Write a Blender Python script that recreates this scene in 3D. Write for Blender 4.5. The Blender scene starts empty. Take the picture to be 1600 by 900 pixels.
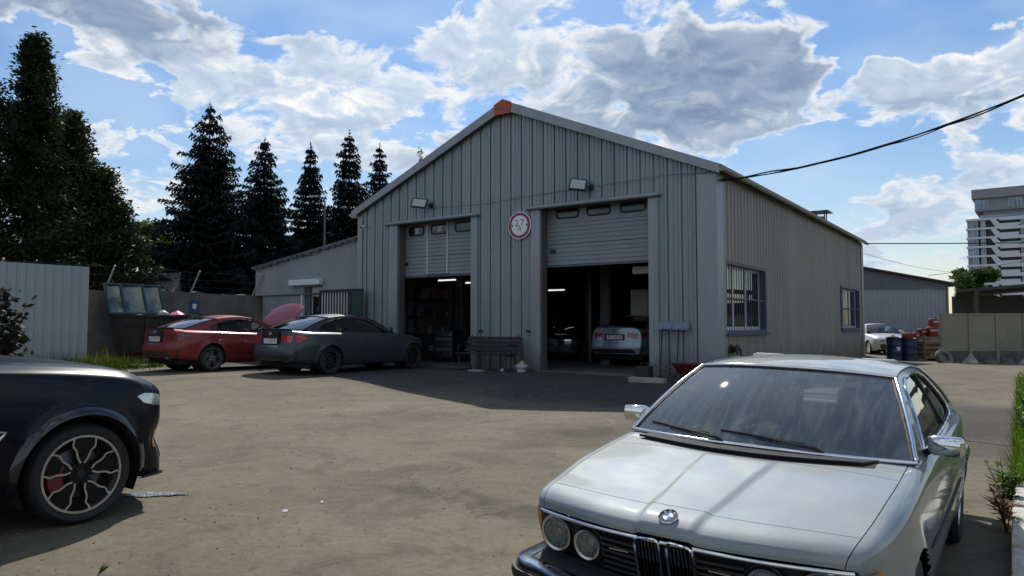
import bpy, bmesh, math, random
import numpy as np
from mathutils import Vector, Matrix
from mathutils.bvhtree import BVHTree
PI = math.pi
SC = bpy.context.scene
COL = SC.collection
rnd = random.Random(7)

# ------------------------------------------------------------------ camera
CAM_H, CAM_F, CAM_P = 1.15, 1130.0, 0.0505
cam_d = bpy.data.cameras.new("camera")
cam = bpy.data.objects.new("camera", cam_d); COL.objects.link(cam)
cam.location = (0, 0, CAM_H)
cam.rotation_euler = (PI / 2 + CAM_P, 0, 0)
cam_d.sensor_width = 36.0
cam_d.lens = 36.0 * CAM_F / 1600.0
cam_d.clip_start = 0.05; cam_d.clip_end = 6000
SC.camera = cam

# ------------------------------------------------------------------ exposure
SC.view_settings.view_transform = 'Standard'
SC.view_settings.look = 'None'
SC.view_settings.exposure = 0.0
SC.view_settings.gamma = 1.0

# ------------------------------------------------------------------ sun
SUN_EL = math.radians(46.0)
SUN_AZ = math.radians(0.9)          # from +Y towards +X
sun_dir = Vector((math.sin(SUN_AZ) * math.cos(SUN_EL), math.cos(SUN_AZ) * math.cos(SUN_EL), math.sin(SUN_EL)))
sd = bpy.data.lights.new("sun", 'SUN'); sd.energy = 5.0; sd.angle = math.radians(0.53); sd.color = (1.0, 0.95, 0.86)
sun = bpy.data.objects.new("sun", sd); COL.objects.link(sun)
sun.rotation_euler = (-sun_dir).to_track_quat('-Z', 'Y').to_euler()
sun.location = (0, 0, 60)

# ------------------------------------------------------------------ sky (Nishita + broken cumulus seen against the light)
W = bpy.data.worlds.new("World"); SC.world = W; W.use_nodes = True
nt = W.node_tree; nt.nodes.clear()
def nd(t, **kw):
    n = nt.nodes.new(t)
    for k, v in kw.items(): setattr(n, k, v)
    return n
def lk(a, b): nt.links.new(a, b)
def mth(op, a, b=None, c=None, clamp=False):
    n = nd('ShaderNodeMath', operation=op); n.use_clamp = clamp
    for i, x in enumerate((a, b, c)):
        if x is None: continue
        if isinstance(x, (int, float)): n.inputs[i].default_value = x
        else: lk(x, n.inputs[i])
    return n.outputs[0]
def vm(op, a, b=None):
    n = nd('ShaderNodeVectorMath', operation=op)
    for i, x in enumerate((a, b)):
        if x is None: continue
        if isinstance(x, (tuple, list, Vector)): n.inputs[i].default_value = x
        else: lk(x, n.inputs[i])
    return n.outputs['Value'] if op in ('LENGTH', 'DOT_PRODUCT') else n.outputs['Vector']
def smooth(v, a, b, lo=0.0, hi=1.0):
    n = nd('ShaderNodeMapRange', interpolation_type='SMOOTHSTEP')
    lk(v, n.inputs['Value'])
    for k, x in (('From Min', a), ('From Max', b), ('To Min', lo), ('To Max', hi)): n.inputs[k].default_value = x
    return n.outputs[0]
def px_dir(px, py):
    a = (px - 800) / CAM_F; b = (450 - py) / CAM_F
    return Vector((a, math.cos(CAM_P) - b * math.sin(CAM_P), math.sin(CAM_P) + b * math.cos(CAM_P))).normalized()

def mixc(f, a, b):
    n = nd('ShaderNodeMix', data_type='RGBA')
    lk(f, n.inputs[0])
    for i, x in ((6, a), (7, b)):
        if isinstance(x, tuple): n.inputs[i].default_value = x
        else: lk(x, n.inputs[i])
    return n.outputs[2]
tc = nd('ShaderNodeTexCoord'); D = vm('NORMALIZE', tc.outputs['Generated'])
def cloud_plane(d):
    s = nd('ShaderNodeSeparateXYZ'); lk(d, s.inputs[0])
    zz = mth('MAXIMUM', mth('ADD', s.outputs['Z'], 0.30), 0.05)
    c = nd('ShaderNodeCombineXYZ')
    lk(mth('DIVIDE', s.outputs['X'], zz), c.inputs[0]); lk(mth('DIVIDE', s.outputs['Y'], zz), c.inputs[1])
    return c.outputs[0], s.outputs['Z']
def fbm(vec, scale, detail, rough, dist=0.0, off=(0, 0, 0)):
    n = nd('ShaderNodeTexNoise'); n.inputs['Scale'].default_value = scale
    n.inputs['Detail'].default_value = detail; n.inputs['Roughness'].default_value = rough
    n.inputs['Distortion'].default_value = dist
    lk(vm('ADD', vec, off), n.inputs['Vector']); return n.outputs['Fac']
CP_, DZ = cloud_plane(D)
n_big = fbm(CP_, 3.1, 3, 0.5, 0.2, (3.1, 7.7, 0.4))
n_det = fbm(CP_, 7.5, 13, 0.60, 0.35, (1.3, 2.9, 4.4))
CP2, _z2 = cloud_plane(vm('NORMALIZE', vm('ADD', D, tuple(sun_dir * 0.022))))
n_det2 = fbm(CP2, 7.5, 9, 0.60, 0.35, (1.3, 2.9, 4.4))
# the big masses of this day's sky: direction of each, its spread, how thick (or how clear) it is
MASSES = [(100, 5, 300, 60, .30), (215, 45, 120, 55, .16), (170, 75, 50, 28, .16), (310, 70, 80, 25, .15),
          (150, 235, 170, 85, .22), (215, 290, 120, 70, .2), (330, 135, 170, 50, .22), (440, 55, 70, 22, .16), (540, 85, 110, 45, .22),
          (470, 150, 140, 60, .18), (600, 150, 120, 60, .16), (420, 190, 120, 60, .16), (640, 240, 120, 45, .2), (520, 230, 130, 50, .18),
          (700, 60, 90, 80, .22), (820, 40, 170, 90, .2), (930, 140, 220, 130, .26), (1080, 150, 200, 140, .30), (1220, 90, 140, 110, .28),
          (1200, 190, 120, 60, .2), (880, 220, 130, 70, .16), (1180, 245, 80, 25, .18),
          (1410, 120, 120, 70, .26), (1510, 160, 140, 100, .26), (1440, 205, 130, 40, .18), (1575, 30, 70, 60, .26),
          (1375, 258, 50, 16, .22), (1350, 310, 75, 48, .24), (1400, 330, 60, 35, .2), (1500, 290, 80, 32, .24), (1480, 335, 90, 28, .2), (1570, 255, 80, 50, .2),
          (1440, 390, 180, 40, .16), (230, 400, 300, 50, .08),
          (470, 22, 130, 28, -.34), (90, 120, 130, 45, -.34), (410, 90, 60, 20, -.22), (60, 60, 40, 25, -.1), (255, 245, 60, 30, -.22), (230, 175, 45, 22, -.18),
          (640, 205, 50, 18, -.16), (640, 30, 50, 40, -.2), (230, 350, 120, 30, -.16), (960, 30, 45, 26, -.12),
          (1325, 118, 34, 56, -.4), (1280, 28, 40, 22, -.1), (1455, 28, 110, 45, -.36), (1300, 215, 120, 34, -.28), (1235, 262, 110, 34, -.32), (1240, 315, 90, 50, -.32), (1430, 236, 90, 26, -.22), (1450, 262, 60, 20, -.2)]
dens = mth('ADD', mth('MULTIPLY', n_big, 0.30), mth('MULTIPLY', n_det, 1.05))
n_soft = fbm(CP_, 7.5, 3.2, 0.52, 0.35, (1.3, 2.9, 4.4)); soft = mth('ADD', mth('MULTIPLY', n_big, 0.30), mth('MULTIPLY', n_soft, 1.05))
warp = nd('ShaderNodeTexNoise'); warp.inputs['Scale'].default_value = 9.0; warp.inputs['Detail'].default_value = 5
lk(CP_, warp.inputs['Vector'])
DW = vm('ADD', D, vm('MULTIPLY', vm('SUBTRACT', warp.outputs['Color'], (.5, .5, .5)), (.09, .09, .06)))
for (mx, my, rx, ry, wt) in MASSES:
    c = px_dir(mx, my)
    L = vm('LENGTH', vm('MULTIPLY', vm('SUBTRACT', DW, tuple(c)), (CAM_F / rx / 1.25, CAM_F / rx / 1.25, CAM_F / ry / 1.15)))
    dens = mth('ADD', dens, smooth(L, 0.0, 1.35, wt * (.62 if wt > 0 else 1.0), 0.0)); soft = mth('ADD', soft, smooth(L, 0.0, 1.35, wt * (.62 if wt > 0 else 1.0), 0.0))
DARK = None
for (mx, my, rx, ry, wt) in [(90, 0, 260, 60, .9), (1080, 130, 190, 120, 1.0), (1210, 90, 130, 90, .9), (930, 190, 190, 90, .75), (1180, 190, 110, 60, .7), (1500, 180, 150, 60, .45), (560, 40, 60, 20, .2), (330, 215, 160, 40, .35), (700, 230, 120, 50, .4), (1400, 335, 120, 30, .3)]:
    c = px_dir(mx, my)
    L = vm('LENGTH', vm('MULTIPLY', vm('SUBTRACT', DW, tuple(c)), (CAM_F / rx / 1.25, CAM_F / rx / 1.25, CAM_F / ry / 1.15)))
    s_ = smooth(L, 0.2, 1.3, wt, 0.0); DARK = s_ if DARK is None else mth('MAXIMUM', DARK, s_)
sxyz = nd('ShaderNodeSeparateXYZ'); lk(D, sxyz.inputs[0])
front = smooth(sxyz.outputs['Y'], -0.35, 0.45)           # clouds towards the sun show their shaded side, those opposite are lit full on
dens = mth('ADD', dens, mth('MULTIPLY_ADD', front, -0.10, 0.10))  # extra unseen cloud cover behind the camera, added to whiten the ambient light
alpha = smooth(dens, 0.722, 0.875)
soft = mth('ADD', soft, mth('MULTIPLY_ADD', front, -0.10, 0.10))  # same added cover behind the camera for the soft density
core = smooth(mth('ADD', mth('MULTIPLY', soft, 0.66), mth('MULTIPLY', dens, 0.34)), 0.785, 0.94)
lit = smooth(mth('SUBTRACT', n_det, n_det2), -0.085, 0.055)      # sunward side of each billow
lit2 = smooth(mth('SUBTRACT', n_soft, n_det2), -0.16, 0.16)
nsk = nd('ShaderNodeTexSky', sky_type='NISHITA'); nsk.sun_disc = False
nsk.sun_elevation = SUN_EL; nsk.sun_rotation = SUN_AZ; nsk.altitude = 100; nsk.air_density = 1.1; nsk.dust_density = 0.6; nsk.ozone_density = 2.0
bg = nd('ShaderNodeBackground'); lk(vm('MULTIPLY', nsk.outputs[0], mixc(smooth(DZ, 0.02, 0.36), (1.0, 1.0, .98, 1), (.66, .87, 1.08, 1))), bg.inputs[0]); bg.inputs[1].default_value = 0.10
bright = mixc(lit, (.70, .78, .88, 1), (1.0, 1.0, .99, 1))
pale = mixc(lit2, (.45, .58, .76, 1), (.66, .77, .89, 1))
dark = mixc(lit2, (.20, .285, .43, 1), (.32, .42, .57, 1))
n_puff = fbm(CP_, 8.5, 9, 0.58, 0.9, (6.2, 1.1, 2.3))
puff = mth('MULTIPLY', smooth(n_puff, 0.50, 0.66), mth('MULTIPLY_ADD', DARK, -0.75, 0.95))
inner = mixc(puff, mixc(mth('MULTIPLY', DARK, front), pale, dark), bright)
ccol = mixc(mth('MULTIPLY', core, mth('MULTIPLY_ADD', front, 0.85, 0.15)), bright, inner)
low = smooth(DZ, 0.0, 0.24)
ccol = mixc(low, mixc(core, (.72, .80, .88, 1), (.50, .62, .77, 1)), ccol)
bgc = nd('ShaderNodeBackground'); lk(ccol, bgc.inputs[0]); bgc.inputs[1].default_value = 1.0
up = smooth(DZ, -0.03, 0.03)
veil = mth('MULTIPLY', smooth(n_big, 0.38, 0.68), 0.38)
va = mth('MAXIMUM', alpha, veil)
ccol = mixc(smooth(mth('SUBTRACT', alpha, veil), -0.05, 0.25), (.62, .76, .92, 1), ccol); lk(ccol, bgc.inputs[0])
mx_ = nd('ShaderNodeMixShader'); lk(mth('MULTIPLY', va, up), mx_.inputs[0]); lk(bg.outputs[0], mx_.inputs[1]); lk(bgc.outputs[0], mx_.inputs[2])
wo = nd('ShaderNodeOutputWorld'); lk(mx_.outputs[0], wo.inputs[0])
W.cycles.sampling_method = 'MANUAL'; W.cycles.sample_map_resolution = 512
SC.cycles.max_bounces = 8; SC.cycles.transparent_max_bounces = 24
SC.cycles.diffuse_bounces = 3; SC.cycles.glossy_bounces = 3; SC.cycles.caustics_reflective = False; SC.cycles.caustics_refractive = False
SC.cycles.use_denoising = True
SC.cycles.sample_clamp_indirect = 6.0

# ------------------------------------------------------------------ helpers
def link(o, parent=None):
    COL.objects.link(o)
    if parent is not None: o.parent = parent
    return o
def tag(o, label=None, cat=None, group=None, kind=None):
    for k, v in (('label', label), ('category', cat), ('group', group), ('kind', kind)):
        if v: o[k] = v
    return o
def thing(name, label, cat, loc=(0, 0, 0), rotz=0.0, group=None, rot=None):
    o = bpy.data.objects.new(name, None); link(o); o.empty_display_size = .2
    o.location = loc; o.rotation_euler = rot if rot else (0, 0, rotz)
    return tag(o, label, cat, group)
def copy_tree(o, parent=None):
    c = o.copy(); link(c)
    if parent is not None: c.parent = parent
    for ch in list(o.children): copy_tree(ch, c)
    return c

class MB:
    def __init__(s): s.v = []; s.f = []
    def add(s, vs, fs):
        k = len(s.v); s.v += [tuple(p) for p in vs]; s.f += [tuple(i + k for i in f) for f in fs]; return s
    def box(s, x0, x1, y0, y1, z0, z1, M=None):
        vs = [(x0, y0, z0), (x1, y0, z0), (x1, y1, z0), (x0, y1, z0), (x0, y0, z1), (x1, y0, z1), (x1, y1, z1), (x0, y1, z1)]
        if M is not None: vs = [tuple(M @ Vector(p)) for p in vs]
        return s.add(vs, [(0, 3, 2, 1), (4, 5, 6, 7), (0, 1, 5, 4), (1, 2, 6, 5), (2, 3, 7, 6), (3, 0, 4, 7)])
    def cyl(s, a, b, r, n=12, r2=None, caps=True):
        a = Vector(a); b = Vector(b); d = (b - a).normalized(); r2 = r if r2 is None else r2
        e = d.orthogonal().normalized(); g = d.cross(e)
        vs = []
        for c, rr in ((a, r), (b, r2)):
            for k in range(n):
                t = 2 * PI * k / n; vs.append(c + (e * math.cos(t) + g * math.sin(t)) * rr)
        fs = [(k, (k + 1) % n, n + (k + 1) % n, n + k) for k in range(n)]
        if caps: fs += [tuple(range(n))[::-1], tuple(range(n, 2 * n))]
        return s.add(vs, fs)
    def tube(s, path, r, n=6, closed=False):
        P = [Vector(p) for p in path]; m = len(P); vs = []
        prev = None
        for i, p in enumerate(P):
            if closed: d = P[(i + 1) % m] - P[i - 1]
            else: d = P[min(i + 1, m - 1)] - P[max(i - 1, 0)]
            d = d.normalized() if d.length > 1e-9 else Vector((1, 0, 0))
            e = d.orthogonal().normalized() if prev is None else (prev - d * prev.dot(d)).normalized()
            prev = e; g = d.cross(e)
            rr = r[i] if isinstance(r, (list, tuple)) else r
            for k in range(n):
                t = 2 * PI * k / n; vs.append(p + (e * math.cos(t) + g * math.sin(t)) * rr)
        fs = []
        for i in range(m if closed else m - 1):
            a = i * n; b = ((i + 1) % m) * n
            fs += [(a + k, a + (k + 1) % n, b + (k + 1) % n, b + k) for k in range(n)]
        if not closed: fs += [tuple(range(n))[::-1], tuple(range((m - 1) * n, m * n))]
        return s.add(vs, fs)
    def grid(s, G, flip=False):
        ni = len(G); nj = len(G[0]); vs = [p for row in G for p in row]
        fs = []
        for i in range(ni - 1):
            for j in range(nj - 1):
                q = (i * nj + j, (i + 1) * nj + j, (i + 1) * nj + j + 1, i * nj + j + 1)
                fs.append(q[::-1] if flip else q)
        return s.add(vs, fs)
    def lathe(s, prof, n=24, axis='Y', c=(0, 0, 0), closed=False):
        # prof: (radius, height along axis)
        vs = []
        for k in range(n):
            t = 2 * PI * k / n; cs, sn = math.cos(t), math.sin(t)
            for (r, h) in prof:
                p = {'Y': (r * cs, h, r * sn), 'Z': (r * cs, r * sn, h), 'X': (h, r * cs, r * sn)}[axis]
                vs.append((p[0] + c[0], p[1] + c[1], p[2] + c[2]))
        m = len(prof); fs = []
        for k in range(n):
            for i in range(m if closed else m - 1):
                a = k * m + i; b = ((k + 1) % n) * m + i; i2 = (i + 1) % m
                fs.append((a, k * m + i2, ((k + 1) % n) * m + i2, b))
        return s.add(vs, fs)
    def prism(s, poly, z0, z1, M=None):
        n = len(poly); vs = [(p[0], p[1], z0) for p in poly] + [(p[0], p[1], z1) for p in poly]
        if M is not None: vs = [tuple(M @ Vector(p)) for p in vs]
        fs = [tuple(range(n))[::-1], tuple(range(n, 2 * n))] + [(k, (k + 1) % n, n + (k + 1) % n, n + k) for k in range(n)]
        return s.add(vs, fs)
    def build(s, name, m=None, parent=None, smooth=None, bevel=0.0, kind=None, recalc=True, loc=None):
        me = bpy.data.meshes.new(name); me.from_pydata(s.v, [], s.f); me.update()
        if recalc or bevel:
            b = bmesh.new(); b.from_mesh(me)
            if bevel:
                bmesh.ops.remove_doubles(b, verts=b.verts, dist=1e-5)
            bmesh.ops.recalc_face_normals(b, faces=b.faces)
            if bevel:
                es = [e for e in b.edges if len(e.link_faces) == 2 and e.calc_face_angle(0) > 0.5]
                bmesh.ops.bevel(b, geom=es, offset=bevel, segments=2, affect='EDGES', profile=0.5)
            b.to_mesh(me); b.free()
        if smooth is not None and me.polygons:
            me.polygons.foreach_set('use_smooth', [True] * len(me.polygons))
            me.set_sharp_from_angle(angle=math.radians(smooth))
        if m is not None: me.materials.append(m)
        o = bpy.data.objects.new(name, me); link(o, parent)
        if loc is not None: o.location = loc
        if kind: o['kind'] = kind
        return o
def mesh_obj(name, me, parent=None):
    o = bpy.data.objects.new(name, me); return link(o, parent)

_font_cache = {}
def text_mesh(txt, size, name, m, parent=None, M=None, depth=0.0005, sx=1.0, align='CENTER'):
    cu = bpy.data.curves.new('t', 'FONT'); cu.body = txt; cu.size = size; cu.extrude = depth
    cu.align_x = align; cu.align_y = 'CENTER'; cu.resolution_u = 3
    ob = bpy.data.objects.new('t', cu); COL.objects.link(ob)
    dg = bpy.context.evaluated_depsgraph_get()
    me = bpy.data.meshes.new_from_object(ob.evaluated_get(dg))
    bpy.data.objects.remove(ob); bpy.data.curves.remove(cu)
    me.name = name; me.materials.clear(); me.materials.append(m)
    me.transform(Matrix.Diagonal((sx, 1, 1, 1)))
    if M is not None: me.transform(M)
    return mesh_obj(name, me, parent)

# ------------------------------------------------------------------ materials
def pm(name, col, rough=0.6, metal=0.0, var=0.12, scale=6.0, bump=0.0, bscale=40.0, coat=0.0, spec=None, dirt=None, dscale=1.5, dlim=(.5, .7), emit=None, estr=0.0, stretch=None, var2=0.0, croug=.04, objvar=0.0, splash=None):
    m = bpy.data.materials.new(name); m.use_nodes = True
    t = m.node_tree; b = t.nodes['Principled BSDF']
    N = lambda ty: t.nodes.new(ty)
    tcn = N('ShaderNodeTexCoord'); vec = tcn.outputs['Object']
    if stretch:
        mp = N('ShaderNodeMapping'); t.links.new(vec, mp.inputs[0]); mp.inputs['Scale'].default_value = stretch; vec = mp.outputs[0]
    c4 = (*col, 1)
    b.inputs['Base Color'].default_value = c4
    b.inputs['Roughness'].default_value = rough; b.inputs['Metallic'].default_value = metal
    if spec is not None: b.inputs['Specular IOR Level'].default_value = spec
    if coat: b.inputs['Coat Weight'].default_value = coat; b.inputs['Coat Roughness'].default_value = croug
    cur = None
    if var:
        n = N('ShaderNodeTexNoise'); n.inputs['Scale'].default_value = scale; n.inputs['Detail'].default_value = 6; n.inputs['Roughness'].default_value = .6
        t.links.new(vec, n.inputs['Vector'])
        mr = N('ShaderNodeMapRange'); t.links.new(n.outputs['Fac'], mr.inputs['Value'])
        mr.inputs['From Min'].default_value = .3; mr.inputs['From Max'].default_value = .7
        mr.inputs['To Min'].default_value = 1 - var; mr.inputs['To Max'].default_value = 1 + var
        mx = N('ShaderNodeVectorMath'); mx.operation = 'SCALE'; mx.inputs[0].default_value = col; t.links.new(mr.outputs[0], mx.inputs['Scale'])
        cur = mx.outputs['Vector']
        if objvar:
            oi = N('ShaderNodeObjectInfo'); m3 = N('ShaderNodeMapRange'); t.links.new(oi.outputs['Random'], m3.inputs['Value'])
            m3.inputs['To Min'].default_value = 1 - objvar; m3.inputs['To Max'].default_value = 1 + objvar
            v3 = N('ShaderNodeVectorMath'); v3.operation = 'SCALE'; t.links.new(cur, v3.inputs[0]); t.links.new(m3.outputs[0], v3.inputs['Scale']); cur = v3.outputs['Vector']
        if dirt:
            n2 = N('ShaderNodeTexNoise'); n2.inputs['Scale'].default_value = dscale; n2.inputs['Detail'].default_value = 8; n2.inputs['Roughness'].default_value = .65
            t.links.new(vec, n2.inputs['Vector'])
            m2 = N('ShaderNodeMapRange'); t.links.new(n2.outputs['Fac'], m2.inputs['Value'])
            m2.inputs['From Min'].default_value = dlim[0]; m2.inputs['From Max'].default_value = dlim[1]; m2.inputs['To Max'].default_value = dirt[3]
            mc = N('ShaderNodeMix'); mc.data_type = 'RGBA'; t.links.new(m2.outputs[0], mc.inputs[0]); t.links.new(cur, mc.inputs[6]); mc.inputs[7].default_value = (*dirt[:3], 1)
            cur = mc.outputs[2]
        if splash:          # mud thrown up against the foot of a wall
            sp = N('ShaderNodeSeparateXYZ'); t.links.new(tcn.outputs['Object'], sp.inputs[0])
            n4 = N('ShaderNodeTexNoise'); n4.inputs['Scale'].default_value = 2.3; n4.inputs['Detail'].default_value = 8; t.links.new(tcn.outputs['Object'], n4.inputs['Vector'])
            ad = N('ShaderNodeMath'); ad.operation = 'MULTIPLY_ADD'; t.links.new(n4.outputs['Fac'], ad.inputs[0]); ad.inputs[1].default_value = -1.1; t.links.new(sp.outputs['Z'], ad.inputs[2])
            m5 = N('ShaderNodeMapRange'); m5.interpolation_type = 'SMOOTHSTEP'; t.links.new(ad.outputs[0], m5.inputs['Value'])
            m5.inputs['From Min'].default_value = -.62; m5.inputs['From Max'].default_value = .25; m5.inputs['To Min'].default_value = splash[3]; m5.inputs['To Max'].default_value = 0
            mc2 = N('ShaderNodeMix'); mc2.data_type = 'RGBA'; t.links.new(m5.outputs[0], mc2.inputs[0]); t.links.new(cur, mc2.inputs[6]); mc2.inputs[7].default_value = (*splash[:3], 1); cur = mc2.outputs[2]
        t.links.new(cur, b.inputs['Base Color'])
        # roughness wobble
        rr = N('ShaderNodeMapRange'); t.links.new(n.outputs['Fac'], rr.inputs['Value'])
        rr.inputs['To Min'].default_value = max(0, rough * .8); rr.inputs['To Max'].default_value = min(1, rough * 1.2)
        t.links.new(rr.outputs[0], b.inputs['Roughness'])
    if bump:
        nb = N('ShaderNodeTexNoise'); nb.inputs['Scale'].default_value = bscale; nb.inputs['Detail'].default_value = 5
        t.links.new(vec, nb.inputs['Vector'])
        bp = N('ShaderNodeBump'); bp.inputs['Strength'].default_value = bump; bp.inputs['Distance'].default_value = .02
        t.links.new(nb.outputs['Fac'], bp.inputs['Height']); t.links.new(bp.outputs[0], b.inputs['Normal'])
    if emit: b.inputs['Emission Color'].default_value = (*emit, 1); b.inputs['Emission Strength'].default_value = estr
    return m

def glass(name, tint=(.9, .95, .95), dust=0.06, rough=0.02, opac=0.0, dcol=(.4, .4, .38), streak=None):
    m = bpy.data.materials.new(name); m.use_nodes = True
    t = m.node_tree; t.nodes.clear(); N = lambda ty: t.nodes.new(ty)
    out = N('ShaderNodeOutputMaterial'); tr = N('ShaderNodeBsdfTransparent'); tr.inputs[0].default_value = (*tint, 1)
    gl = N('ShaderNodeBsdfGlossy'); gl.inputs['Roughness'].default_value = rough
    fr = N('ShaderNodeFresnel'); fr.inputs['IOR'].default_value = 1.55
    fm = N('ShaderNodeMath'); fm.operation = 'MULTIPLY_ADD'; fm.use_clamp = True; fm.inputs[1].default_value = 1.8; fm.inputs[2].default_value = 0.02
    t.links.new(fr.outputs[0], fm.inputs[0])
    m1 = N('ShaderNodeMixShader'); t.links.new(fm.outputs[0], m1.inputs[0]); t.links.new(tr.outputs[0], m1.inputs[1]); t.links.new(gl.outputs[0], m1.inputs[2])
    df = N('ShaderNodeBsdfDiffuse'); df.inputs[0].default_value = (*dcol, 1)
    tl = N('ShaderNodeBsdfTranslucent'); tl.inputs[0].default_value = (*dcol, 1)
    ms = N('ShaderNodeMixShader'); ms.inputs[0].default_value = .45; t.links.new(df.outputs[0], ms.inputs[1]); t.links.new(tl.outputs[0], ms.inputs[2])
    tcn = N('ShaderNodeTexCoord'); mp = N('ShaderNodeMapping'); t.links.new(tcn.outputs['Object'], mp.inputs[0]); mp.inputs['Scale'].default_value = streak or (3, 3, 3)
    n = N('ShaderNodeTexNoise'); n.inputs['Scale'].default_value = 2.2; n.inputs['Detail'].default_value = 8; n.inputs['Roughness'].default_value = .65; n.inputs['Distortion'].default_value = .6
    t.links.new(mp.outputs[0], n.inputs['Vector'])
    mr = N('ShaderNodeMapRange'); t.links.new(n.outputs['Fac'], mr.inputs['Value']); mr.inputs['From Min'].default_value = .42; mr.inputs['From Max'].default_value = .75
    mr.inputs['To Min'].default_value = opac; mr.inputs['To Max'].default_value = opac + dust
    m2 = N('ShaderNodeMixShader'); t.links.new(mr.outputs[0], m2.inputs[0]); t.links.new(m1.outputs[0], m2.inputs[1]); t.links.new(ms.outputs[0], m2.inputs[2])
    t.links.new(m2.outputs[0], out.inputs[0])
    return m

def leafm(name, col, tr=.35, var=.35, scale=1.5):
    m = pm(name, col, .6, 0, var, scale, spec=.15)
    t = m.node_tree; b = t.nodes['Principled BSDF']; out = t.nodes['Material Output']
    tl = t.nodes.new('ShaderNodeBsdfTranslucent'); mx = t.nodes.new('ShaderNodeMixShader'); mx.inputs[0].default_value = tr
    src = b.inputs['Base Color'].links[0].from_socket
    sc = t.nodes.new('ShaderNodeVectorMath'); sc.operation = 'MULTIPLY'; t.links.new(src, sc.inputs[0]); sc.inputs[1].default_value = (1.5, 1.5, .8)
    t.links.new(sc.outputs[0], tl.inputs[0]); t.links.new(b.outputs[0], mx.inputs[1]); t.links.new(tl.outputs[0], mx.inputs[2]); t.links.new(mx.outputs[0], out.inputs[0])
    return m
M = {}
M['clad_front'] = pm('clad_front', (.235, .262, .285), .40, .25, .08, 2.5, dirt=(.13, .125, .115, .45), dscale=2.2, dlim=(.5, .78), objvar=.06, stretch=(1, 1, .10), splash=(.10, .09, .07, .75))
M['clad_side'] = pm('clad_side', (.262, .250, .222), .45, .15, .08, 2.5, dirt=(.16, .14, .105, .45), dscale=2.2, dlim=(.5, .78), objvar=.06, stretch=(1, 1, .10), splash=(.11, .10, .075, .8))
M['trim'] = pm('trim', (.265, .29, .315), .42, .3, .08, 3, dirt=(.14, .13, .12, .35), dscale=2.0, stretch=(1, 1, .15), splash=(.10, .09, .07, .75))
M['trim_side'] = pm('trim_side', (.27, .265, .24), .5, .2, .06, 3)
M['trim_dark'] = pm('trim_dark', (.09, .10, .12), .5, .2, .1, 3)
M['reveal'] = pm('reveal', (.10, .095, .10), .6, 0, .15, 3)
M['door_panel'] = pm('door_panel', (.22, .245, .27), .45, .1, .07, 2, dirt=(.18, .17, .16, .3), dscale=1.2)
M['white_trim'] = pm('white_trim', (.62, .65, .68), .4, 0, .05)
M['black_rubber'] = pm('black_rubber', (.012, .012, .013), .7, 0, .2, 20)
M['black_plastic'] = pm('black_plastic', (.016, .016, .018), .45, 0, .15, 15)
M['black_gloss'] = pm('black_gloss', (.008, .008, .010), .12, 0, .1, coat=.5)
M['chrome'] = pm('chrome', (.80, .80, .80), .10, 1.0, .05, 8)
M['alu'] = pm('alu', (.60, .61, .62), .28, 1.0, .08, 8)
M['steel_dark'] = pm('steel_dark', (.10, .10, .105), .45, .8, .2, 8)
M['glass_dark'] = glass('glass_dark', (.16, .18, .20), .03)
M['glass_tint'] = glass('glass_tint', (.10, .11, .13), .02)
M['glass_clear'] = glass('glass_clear', (.80, .86, .84), .03)
M['glass_shield'] = glass('glass_shield', (.52, .57, .60), .42, .015, .24, (.29, .335, .365), (1.3, 9, 1.3))
M['glass_window'] = glass('glass_window', (.25, .28, .30), .05)
M['glass_lens'] = glass('glass_lens', (.86, .88, .85), .25, .03, .22, (.60, .61, .57), (12, 12, 12))
M['concrete'] = pm('concrete', (.15, .14, .125), .9, 0, .25, 1.2, .5, 25, dirt=(.05, .045, .042, .8), dscale=.9, dlim=(.45, .68))
M['concrete_light'] = pm('concrete_light', (.235, .22, .165), .9, 0, .12, 1.5, .3, 30, dirt=(.13, .125, .11, .5), dscale=.7, objvar=.05)
M['kerb'] = pm('kerb', (.46, .44, .39), .9, 0, .2, 4, .6, 30, dirt=(.2, .18, .14, .6), dscale=3, objvar=.08)
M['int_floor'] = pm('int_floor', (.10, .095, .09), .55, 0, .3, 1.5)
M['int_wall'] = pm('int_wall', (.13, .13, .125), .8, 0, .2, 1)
M['roof_metal'] = pm('roof_metal', (.20, .22, .24), .5, .3, .15, 2)
M['orange'] = pm('orange', (.42, .085, .03), .6, 0, .15, 5)
M['white_paint'] = pm('white_paint', (.78, .78, .78), .45, 0, .05)
M['sign_red'] = pm('sign_red', (.22, .05, .07), .5, 0, .08)
M['black_paint'] = pm('black_paint', (.015, .015, .016), .5, 0, .1)
M['wood_dark'] = pm('wood_dark', (.022, .018, .019), .85, 0, .3, 3, .3, 20, stretch=(1, 12, 12))
M['iron'] = pm('iron', (.03, .03, .033), .5, .5, .2, 12)
M['bag_white'] = pm('bag_white', (.34, .36, .38), .45, 0, .08, 8, .5, 18)
M['bag_pink'] = pm('bag_pink', (.75, .16, .38), .4, 0, .15, 8, .5, 18)
M['dumpster'] = pm('dumpster', (.035, .032, .030), .55, .2, .3, 2, .2, 20, dirt=(.10, .06, .035, .6))
M['dump_lid'] = pm('dump_lid', (.20, .225, .19), .3, .6, .3, 2.0, .2, 3, dirt=(.02, .04, .035, .9), dscale=1.3, dlim=(.48, .62))
M['dump_lid_rim'] = pm('dump_lid_rim', (.03, .06, .055), .4, .3, .2, 3)
M['blue_sign'] = pm('blue_sign', (.03, .09, .20), .5, 0, .1)
M['green_door'] = pm('green_door', (.02, .05, .03), .5, .1, .2, 3)
M['fence_white'] = pm('fence_white', (.33, .37, .39), .5, .1, .06, 2, dirt=(.28, .28, .27, .3), objvar=.03)
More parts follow.
